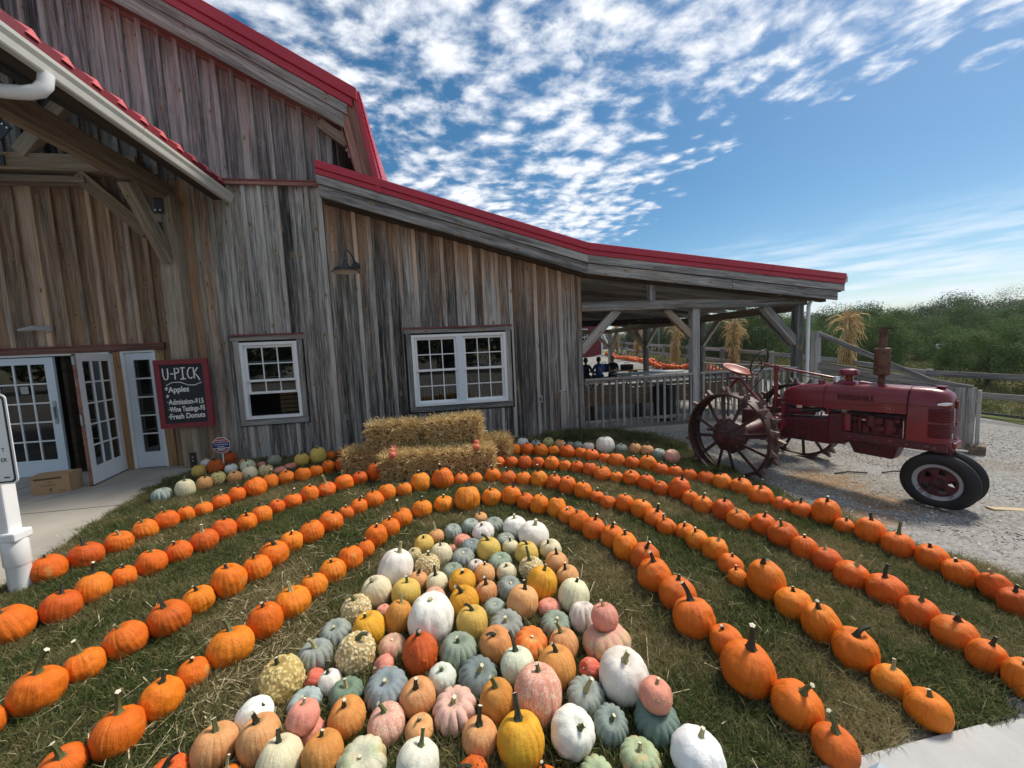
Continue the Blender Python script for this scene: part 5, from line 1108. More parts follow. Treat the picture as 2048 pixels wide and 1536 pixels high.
# steering
sw=te('steering_wheel_unit',None)
cS=Vector((-.12,0,1.735)); axS=Vector((-.93,0,.36)).normalized(); a1=Vector((0,1,0)); a2=axS.cross(a1)
m=MB(); m.tube([cS+(a1*math.cos(2*PI*k/36)+a2*math.sin(2*PI*k/36))*.215 for k in range(36)],.0135,8,close=True); tp(m,'steering_wheel',M['black'],par=sw)
m=MB()
for k in range(4): a=PI/4+k*PI/2; m.tube([cS-axS*.04,cS+(a1*math.cos(a)+a2*math.sin(a))*.205],.008,6)
m.lathe([(0,-.03),(.035,-.03),(.03,.02),(0,.02)],(0,0,0),'Z',12); 
tp(m,'wheel_spokes',M['black'],par=sw)
m=MB(); m.tube([cS,(.14,0,1.66),(.20,0,1.655),(1.0,.0,1.505),(1.05,0,1.47)],[.014,.02,.016,.016,.02],8); tp(m,'steering_rod',M['tred'],par=sw)
m=MB(); m.tube([(.165,-.04,.98),(.165,-.03,1.66)],.028,12); m.lathe([(0,1.70),(.03,1.69),(.045,1.66),(.045,1.62),(.03,1.60)],(.165,-.02,0),'Z',14); tp(m,'steering_post',M['tred'],par=sw)
m=MB(); m.tube([(.2,-.06,1.62),(.6,-.05,1.535),(.95,-.04,1.475)],.006,6); m.tube([(-.3,-.1,1.15),(-.02,-.06,1.5)],.007,6); m.tube([(.0,.12,1.0),(-.1,.14,1.4)],.008,6); tp(m,'control_rods',M['tdark'],par=sw)
# muffler
for o in list(tr.children):
    if o.name.split('.')[0] in ('nose_shell','grille_bar','grille_gap','grille_spine','chrome_bracket','hanging_wire','front_bolster'):
        for v in o.data.vertices:
            if v.co.x>1.97: v.co.x=1.97+(v.co.x-1.97)*.70
mf=te('exhaust',None,'rusty upright muffler with stack and rain flap')
m=MB(); m.lathe([(.03,1.44),(.04,1.45),(.035,1.50),(.035,1.56),(.083,1.585),(.088,1.60),(.085,1.62),(.082,1.88),(.088,1.90),(.083,1.925),(.055,1.935),(.052,1.94)],(1.44,.02,0),'Z',32); tp(m,'muffler',M['rust'],par=mf)
m=MB(); m.lathe([(.040,1.93),(.040,2.17),(.046,2.175),(.046,2.19),(.038,2.19),(.034,2.0)],(1.44,.02,0),'Z',24); tp(m,'stack',M['rust'],par=mf)
m=MB(); m.box(1.385,1.505,-.035,.075,2.195,2.203); m.box(1.50,1.60,-.045,.085,2.175,2.185); m.tube([(1.495,-.04,2.19),(1.495,.08,2.19)],.008,6); tp(m,'rain_flap',M['steel'],False,par=mf)
# pre-cleaner, caps
m=MB(); m.lathe([(.045,1.44),(.042,1.55),(.045,1.56),(.10,1.565),(.112,1.58),(.108,1.61),(.09,1.64),(.05,1.655),(0,1.658)],(1.10,.0,0),'Z',28); tp(m,'air_precleaner',M['tred'])
m=MB(); m.lathe([(.052,1.46),(.052,1.53),(.045,1.54),(0,1.54)],(.985,-.03,0),'Z',20); tp(m,'glass_bowl',M['chrome'])
m=MB(); m.lathe([(.04,1.40),(.042,1.475),(.036,1.485),(0,1.487)],(.80,-.05,0),'Z',20); m.lathe([(.035,1.43),(.05,1.455),(.05,1.465),(0,1.47)],(2.0,.0,0),'Z',18); tp(m,'filler_caps',M['tred'])
m=MB(); m.hexa([(.93,-.10,1.42),(1.22,-.10,1.43),(1.22,.10,1.43),(.93,.10,1.42),(.98,-.07,1.50),(1.20,-.06,1.48),(1.20,.06,1.48),(.98,.07,1.50)]); m.hexa([(1.24,-.13,1.43),(1.50,-.05,1.44),(1.50,.0,1.44),(1.24,.0,1.43),(1.25,-.09,1.495),(1.48,-.035,1.452),(1.48,.0,1.452),(1.25,.0,1.495)]); tp(m,'hood_cowl',M['tred'],False,.012)
# lettering: pressed into the hood side
tx=text('FARMALL',(0,0,0),.105,M['tmark'],None,M_=Matrix.Translation((1.06,-.2385,1.245))@Matrix.Rotation(PI/2,4,'X'),sx=.92,bold=.004,ext=.002,name='hood_lettering'); tx.parent=tr
m=MB(); m.lathe([(.050,-.004),(.056,-.004),(.056,.004),(.050,.004),(.050,-.004)],(1.60,-.229,1.175),'Y',28); tp(m,'emblem_ring',M['seat'])
tx=text('H',(0,0,0),.075,M['seat'],None,M_=Matrix.Translation((1.60,-.230,1.149))@Matrix.Rotation(PI/2,4,'X'),bold=.002,ext=.002,align='CENTER',name='emblem_letter'); tx.parent=tr

# ================= pumpkins =================
def skinmat(name,kind):
    m,t,b=newmat(name); tc=t.add('ShaderNodeTexCoord'); oi=t.add('ShaderNodeObjectInfo'); v=tc.outputs['Object']
    off=t.add('ShaderNodeCombineXYZ',ins={0:t.math('MULTIPLY',oi.outputs['Random'],31),1:t.math('MULTIPLY',oi.outputs['Random'],17),2:0}).outputs[0]
    vv=t.vmath('ADD',v,off); col=oi.outputs['Color']
    n=t.noise(vv,2.0,4,.6); f=t.noise(vv,26,4,.7); at=t.add('ShaderNodeAttribute',attribute_name='rib').outputs['Fac']
    c=t.mix(t.math('MULTIPLY',t.step(n,.38,.68),.75),col,t.vmath('MULTIPLY',col,(.88,.72,.6) if kind in('orange',) else (.86,.86,.80)))
    c=t.mix(t.math('MULTIPLY',t.step(f,.56,.74),.35),c,t.vmath('MULTIPLY',col,(1.25,1.25,1.3)))
    rough=.50; bumpamt=.18
    s3=t.add('ShaderNodeSeparateXYZ',ins={0:v}); ang=t.math('ARCTAN2',s3.outputs[1],s3.outputs[0])
    stv=t.add('ShaderNodeCombineXYZ',ins={0:t.math('MULTIPLY',ang,9),1:t.math('MULTIPLY',s3.outputs[2],.8),2:t.math('MULTIPLY',oi.outputs['Random'],40)}).outputs[0]
    strk=t.noise(stv,1.6,4,.65)
    c=t.mix(t.math('MULTIPLY',t.step(strk,.52,.72),.28),c,t.vmath('MULTIPLY',col,(.74,.52,.4)))
    if kind=='orange':
        # yellowish furrow lines and a few scabs
        c=t.mix(t.math('MULTIPLY',at,.30),c,(.50,.15,.010))
        sc=t.step(t.noise(vv,2.6,6,.75),.655,.72); c=t.mix(t.math('MULTIPLY',sc,.6),c,(.27,.16,.075)); fl=t.step(t.noise(t.vmath('ADD',vv,(9,3,1)),.9,2,.5),.66,.72); c=t.mix(t.math('MULTIPLY',fl,.65),c,(.62,.30,.07))
    if kind=='blue':
        c=t.mix(t.math('MULTIPLY',t.step(t.noise(vv,1.6,3,.6),.5,.72),.5),c,(.16,.22,.13)); c=t.mix(t.math('MULTIPLY',at,.35),c,(.30,.36,.30)); rough=.55
    if kind=='white':
        c=t.mix(.75,c,col); c=t.mix(t.math('MULTIPLY',t.step(t.noise(vv,1.3,4,.65),.56,.78),.55),c,(.58,.44,.22)); sp_=t.step(t.noise(vv,7,5,.75),.70,.76); c=t.mix(t.math('MULTIPLY',sp_,.6),c,(.22,.15,.09))
    if kind=='cream':
        c=t.mix(t.math('MULTIPLY',at,.3),c,(.55,.52,.30)); s2=t.step(t.noise(vv,9,5,.75),.66,.76); c=t.mix(t.math('MULTIPLY',s2,.55),c,(.28,.15,.06))
    if kind=='pink':
        c=t.mix(t.math('MULTIPLY',t.step(t.noise(vv,1.5,3,.6),.48,.7),.5),c,(.62,.35,.24)); c=t.mix(t.math('MULTIPLY',at,.35),c,(.70,.40,.32)); rough=.45
    if kind=='two':
        z=t.add('ShaderNodeSeparateXYZ',ins={0:v}).outputs[2]
        q=t.math('ADD',t.math('MULTIPLY',t.noise(vv,1.6,4,.6),1.2),t.math('MULTIPLY',z,-.22)); c=t.mix(t.step(q,.22,.50),c,(.62,.42,.20)); q2=t.step(t.noise(t.vmath('ADD',vv,(5,5,5)),1.7,4,.6),.46,.66); c=t.mix(t.math('MULTIPLY',q2,.8),c,(.32,.40,.20)); rough=.5
    if kind=='fairy':
        q2=t.step(t.noise(t.vmath('ADD',vv,(5,5,5)),1.3,4,.6),.56,.68); c=t.mix(t.math('MULTIPLY',q2,.8),c,(.50,.42,.14))
    if kind=='net':
        vo=t.vor(t.scalev(t.vmath('ADD',vv,t.vmath('SCALE',t.noise(vv,6,3,.6,'Color'),scale=.15)),(9,9,3.2)),1.0,feature='DISTANCE_TO_EDGE'); q=t.math('SUBTRACT',1,t.step(vo,.02,.14)); q=t.math('MULTIPLY',q,t.step(t.noise(vv,3,3,.6),.36,.56))
        c=t.mix(t.math('MULTIPLY',q,.85),c,(.78,.62,.48)); rough=.45
    if kind=='wart':
        ba=t.add('ShaderNodeAttribute',attribute_name='wart').outputs['Fac']; c=t.mix(ba,t.vmath('MULTIPLY',c,(.62,.52,.36)),c); rough=.5
    if kind=='wartdark':
        ba=t.add('ShaderNodeAttribute',attribute_name='wart').outputs['Fac']; q=t.math('MULTIPLY',t.step(ba,.45,.7),t.step(t.noise(vv,2.2,2,.5),.40,.52)); c=t.mix(q,c,(.02,.022,.012) ); rough=.45
    if kind=='wartgold':
        ba=t.add('ShaderNodeAttribute',attribute_name='wart').outputs['Fac']; q=t.math('MULTIPLY',t.step(ba,.45,.7),t.step(t.noise(vv,2.2,2,.5),.40,.52)); c=t.mix(q,c,(.45,.22,.03) )
    t.put(b.inputs['Base Color'],c); t.put(b.inputs['Roughness'],t.math('ADD',rough,t.math('MULTIPLY',f,.12))); b.inputs['Specular IOR Level'].default_value=.36
    b.inputs['Subsurface Weight'].default_value=0
    t.put(b.inputs['Normal'],t.add('ShaderNodeBump',ins={'Strength':bumpamt*2.2,'Distance':.012,'Height':t.math('ADD',t.math('ADD',f,t.math('MULTIPLY',strk,1.6)),t.math('MULTIPLY',t.noise(vv,7,3,.6),1.2))}).outputs[0])
    return m
SK={k:skinmat('pumpkin_skin_'+k,k) for k in ('orange','blue','white','cream','pink','two','fairy','net','wart','wartdark','wartgold')}
def stemmat(name,c1,c2,cut):
    m,t,b=newmat(name); v=t.add('ShaderNodeTexCoord').outputs['Object']; n=t.noise(t.scalev(v,(14,14,3)),1.0,4,.65)
    t.put(b.inputs['Base Color'],t.mix(n,c1,c2)); b.inputs['Roughness'].default_value=.6; t.put(b.inputs['Normal'],t.add('ShaderNodeBump',ins={'Strength':.6,'Distance':.02,'Height':n}).outputs[0]); return m
STM={'d':stemmat('dark_stem',(.008,.010,.006),(.045,.055,.026),0),'g':stemmat('green_stem',(.035,.055,.012),(.17,.19,.07),0),'p':stemmat('pale_stem',(.20,.20,.07),(.48,.44,.24),0)}
CUT=plain('cut_stem_end',(.62,.58,.42),.8,0,30,.2)
def pump_mesh(name,seed,nr,depth,sharp,dimple,shoulder=1.0,flatb=.12,nu=88,nv=34,irr=.25,lump=.03,wart=0,belly=0):
    rg_=random.Random(seed); me=bpy.data.meshes.new(name)
    # irregular rib boundaries
    b=[0]; 
    for i in range(nr): b.append(b[-1]+1+rg_.uniform(-irr,irr))
    b=[x/b[-1]*2*PI for x in b]; amp=[rg_.uniform(.75,1.1) for _ in range(nr)]
    V=[];rib=[];wt=[]
    off=Vector((rg_.uniform(0,50),rg_.uniform(0,50),rg_.uniform(0,50)))
    wc=[]
    if wart:
        for _ in range(wart):
            z=rg_.uniform(-.75,.97); a=rg_.uniform(0,2*PI); r_=math.sqrt(1-z*z); wc.append(Vector((r_*math.cos(a),r_*math.sin(a),z)))
        W=np.array([list(c) for c in wc]); ws=np.array([rg_.uniform(.035,.085) for _ in wc])
    for j in range(nv+1):
        ph=PI*j/nv  # 0 top
        for i in range(nu):
            th=2*PI*i/nu; k=0
            while k<nr-1 and th>=b[k+1]: k+=1
            u=(th-b[k])/(b[k+1]-b[k]); lobe=abs(math.sin(PI*u))**sharp
            sp=math.sin(ph)
            g=depth*amp[k]*(1-lobe)*(sp**.55+.12)
            R_=1.0
            r_=abs(sp)**.86*(1-g); z=math.cos(ph)
            if z>0: z=z*(1.0) ; 
            # dimple top & bottom
            z-= dimple*math.exp(-((math.sin(ph) if ph<PI/2 else 9)/.30)**2)
            z+= dimple*.55*math.exp(-((math.sin(ph) if ph>PI/2 else 9)/.32)**2)
            r_*=1+belly*(-z)*.5
            if z<-1+flatb: z=-1+flatb+(z+1-flatb)*.25
            p=Vector((r_*math.cos(th),r_*math.sin(th),z))
            nn=mnoise.fractal(p*1.4+off,1,2,3)*lump; q=p*(1+nn)
            w_=0
            if wart:
                pd=Vector((math.cos(th)*sp,math.sin(th)*sp,math.cos(ph))); dd=np.sqrt(((W-np.array([pd.x,pd.y,pd.z]))**2).sum(1)); kk=int(np.argmin(dd/ws)); x_=dd[kk]/ws[kk]
                if x_<1.25: w_=max(0,1-(x_/1.25)**2)**.7; q=q*(1+w_*ws[kk]*.75)
            V.append((q.x,q.y,(q.z+1)/1.0)); rib.append(max(0,1-lobe*1.6)*min(1,sp*1.5)); wt.append(w_)
    F=[(j*nu+i,(j+1)*nu+i,(j+1)*nu+(i+1)%nu,j*nu+(i+1)%nu) for j in range(nv) for i in range(nu)]
    A_=np.array(V); A_[:,2]=(A_[:,2]-A_[:,2].min())/(A_[:,2].max()-A_[:,2].min())*2; A_[:,:2]*=1.0/np.percentile(np.hypot(A_[:,0],A_[:,1]),98); V=[tuple(q) for q in A_.tolist()]
    top_=float(A_[:nu,2].mean()); me['dimple']=2-top_
    me.from_pydata(V,[],F); me.polygons.foreach_set('use_smooth',[True]*len(F))
    a=me.attributes.new('rib','FLOAT','POINT'); a.data.foreach_set('value',rib)
    a=me.attributes.new('wart','FLOAT','POINT'); a.data.foreach_set('value',wt)
    me.update(); return me
def stem_mesh(name,L,bend,seed,mat,curl=0,r0=.15,flare=1.7,tip=.62):
    rg_=random.Random(seed); m=MB(); K=9; pts=[];rad=[]
    for i in range(K):
        u=i/(K-1); a=bend*u; x=L*(1-math.cos(a))/max(bend,1e-3) if bend>.01 else 0; z=L*math.sin(a)/max(bend,1e-3) if bend>.01 else L*u
        y=curl*L*u*u; pts.append(Vector((x,y,z-.02))); rad.append(r0*(flare*math.exp(-u*9)+ (1-.25*u)*tip+ (.12*max(0,u-.85)/.15)))
    n=10; base=0; prev=None
    for i,p in enumerate(pts):
        tg=(pts[min(i+1,K-1)]-pts[max(i-1,0)]).normalized(); a=Vector((0,1,0)); a=(a-tg*a.dot(tg)).normalized(); b=tg.cross(a)
        for k in range(n):
            th=2*PI*k/n+u*.6; rr=rad[i]*(1+.16*math.cos(5*th)+rg_.uniform(-.04,.04)); m.v.append(tuple(p+(a*math.cos(th)+b*math.sin(th))*rr))
    for i in range(K-1):
        for k in range(n): k2=(k+1)%n; m.f.append((i*n+k,i*n+k2,(i+1)*n+k2,(i+1)*n+k)); m.m.append(0)
    # cut end: ragged fan
    c=len(m.v); m.v.append(tuple(pts[-1]+(pts[-1]-pts[-2]).normalized()*.02)); 
    for k in range(n): m.f.append(((K-1)*n+k,(K-1)*n+(k+1)%n,c)); m.m.append(1)
    me=m.data(name,[mat,CUT],True); me.set_sharp_from_angle(angle=R(50)); return me
PM={}
def pm(group):
    if group in PM: return PM[group]
    L=[]
    def add(seed,*a,mat,**k):
        me=pump_mesh('pumpkin_'+group,seed,*a,**k); me.materials.append(SK[mat]); L.append(me)
    if group=='orange':
        for s,(nr,d,sh,dm) in enumerate(((21,.052,.30,.15),(24,.046,.28,.12),(18,.060,.32,.17),(27,.040,.28,.10),(20,.052,.36,.19),(23,.058,.28,.14),(25,.050,.30,.13),(19,.046,.34,.16))): add(s+1,nr,d,sh,dm,mat='orange',lump=.06)
    elif group in('cream','peach'): 
        for s in (11,12,13): add(s,20+s%3,.050,.30,.17,mat='cream' if group=='cream' else 'orange',lump=.035)
    elif group=='white': 
        for s in (21,22): add(s,10,.045,.8,.15,mat='white',lump=.04)
    elif group=='blue': 
        for s in (31,32,33): add(s,13+s%3,.17,.42,.30,mat='blue',lump=.03)
    elif group=='two': 
        for s in (41,42): add(s,12,.13,.45,.26,mat='two',lump=.03)
    elif group=='fairy': add(51,11,.15,.45,.30,mat='fairy')
    elif group=='lobe': add(61,11,.26,.38,.34,mat='pink')
    elif group=='pink': 
        for s in (71,72): add(s,12,.045,.6,.17,mat='pink',lump=.04)
    elif group=='net': 
        for s in (81,82): add(s,14,.06,.55,.16,mat='net')
    elif group=='wart': 
        for s in (91,92): add(s,10,.03,.6,.14,mat='wart',nu=150,nv=84,wart=420)
    elif group=='wartdark': add(95,14,.04,.6,.15,mat='wartdark',nu=130,nv=70,wart=110)
    elif group=='wartgold': add(96,14,.04,.6,.15,mat='wartgold',nu=130,nv=70,wart=130)
    elif group=='rust': add(97,14,.04,.6,.12,mat='orange',nu=110,nv=56,wart=26,lump=.05)
    PM[group]=L; return L
SMESH={}
def sm(code):
    if code in SMESH: return SMESH[code]
    c=code[1]; L=[]
    for s in range(4):
        l,bd={'S':(.40,.35),'M':(.58,.45),'L':(.95,.35),'B':(.80,1.25),'N':(.12,.3)}[code[0]]
        l*=random.uniform(.8,1.25); bd*=random.uniform(.3,1.4)
        L.append(stem_mesh('stem',l,bd,s,STM[c],curl=random.uniform(-.25,.25),flare=.85,r0=.165 if code[0]!='L' else .185))
    SMESH[code]=L; return L
KIND={'orange':('orange',(.66,.125,.006)),'yellow':('cream',(.66,.46,.10)),'gold':('peach',(.70,.36,.025)),'ochre':('peach',(.58,.27,.05)),'peach':('peach',(.68,.36,.15)),
'rust':('rust',(.50,.085,.010)),'cream':('cream',(.72,.66,.44)),'white':('white',(.80,.785,.71)),'whitepink':('blue',(.70,.60,.54)),'blue':('blue',(.30,.345,.315)),'bluegreen':('blue',(.26,.325,.25)),
'pinkflat':('pink',(.72,.26,.19)),'pink':('pink',(.72,.27,.20)),'pinkwart':('pink',(.72,.27,.19)),'coral':('pink',(.72,.14,.085)),'pinklobe':('lobe',(.70,.42,.34)),'pinkgreen':('two',(.66,.36,.27)),'greenpale':('two',(.42,.52,.32)),
'fairy':('fairy',(.78,.20,.035)),'net':('net',(.72,.33,.23)),'warty':('wart',(.76,.66,.42)),'wartcream':('wart',(.74,.64,.30)),'wartgreen':('wart',(.70,.68,.34)),'wartdark':('wartdark',(.60,.115,.01)),'wartgold':('wartgold',(.64,.10,.015))}
OVER={'p72':(.13,.19,.165),'p65':(.17,.22,.22),'p93':(.16,.24,.17),'p104':(.62,.62,.46),'p103':(.56,.24,.06),'p62':(.66,.30,.075),'p98':(.68,.31,.08),'p56':(.66,.30,.10),'p10':(.20,.255,.27),'p66':(.66,.72,.62),'p61':(.64,.66,.50),'p84':(.74,.74,.62),'p79':(.80,.78,.78),'p75':(.24,.31,.29),'p94':(.25,.31,.34),'p95':(.36,.43,.43),'p105':(.74,.40,.30),'w5':(.32,.35,.27)}
GRP={'L1':'outermost left pumpkin row','L2':'second left pumpkin row','L3':'third left pumpkin row','L4':'innermost left pumpkin row','R4':'innermost right pumpkin row','R3':'third right pumpkin row','R2':'second right pumpkin row','R1':'outermost right pumpkin row'}
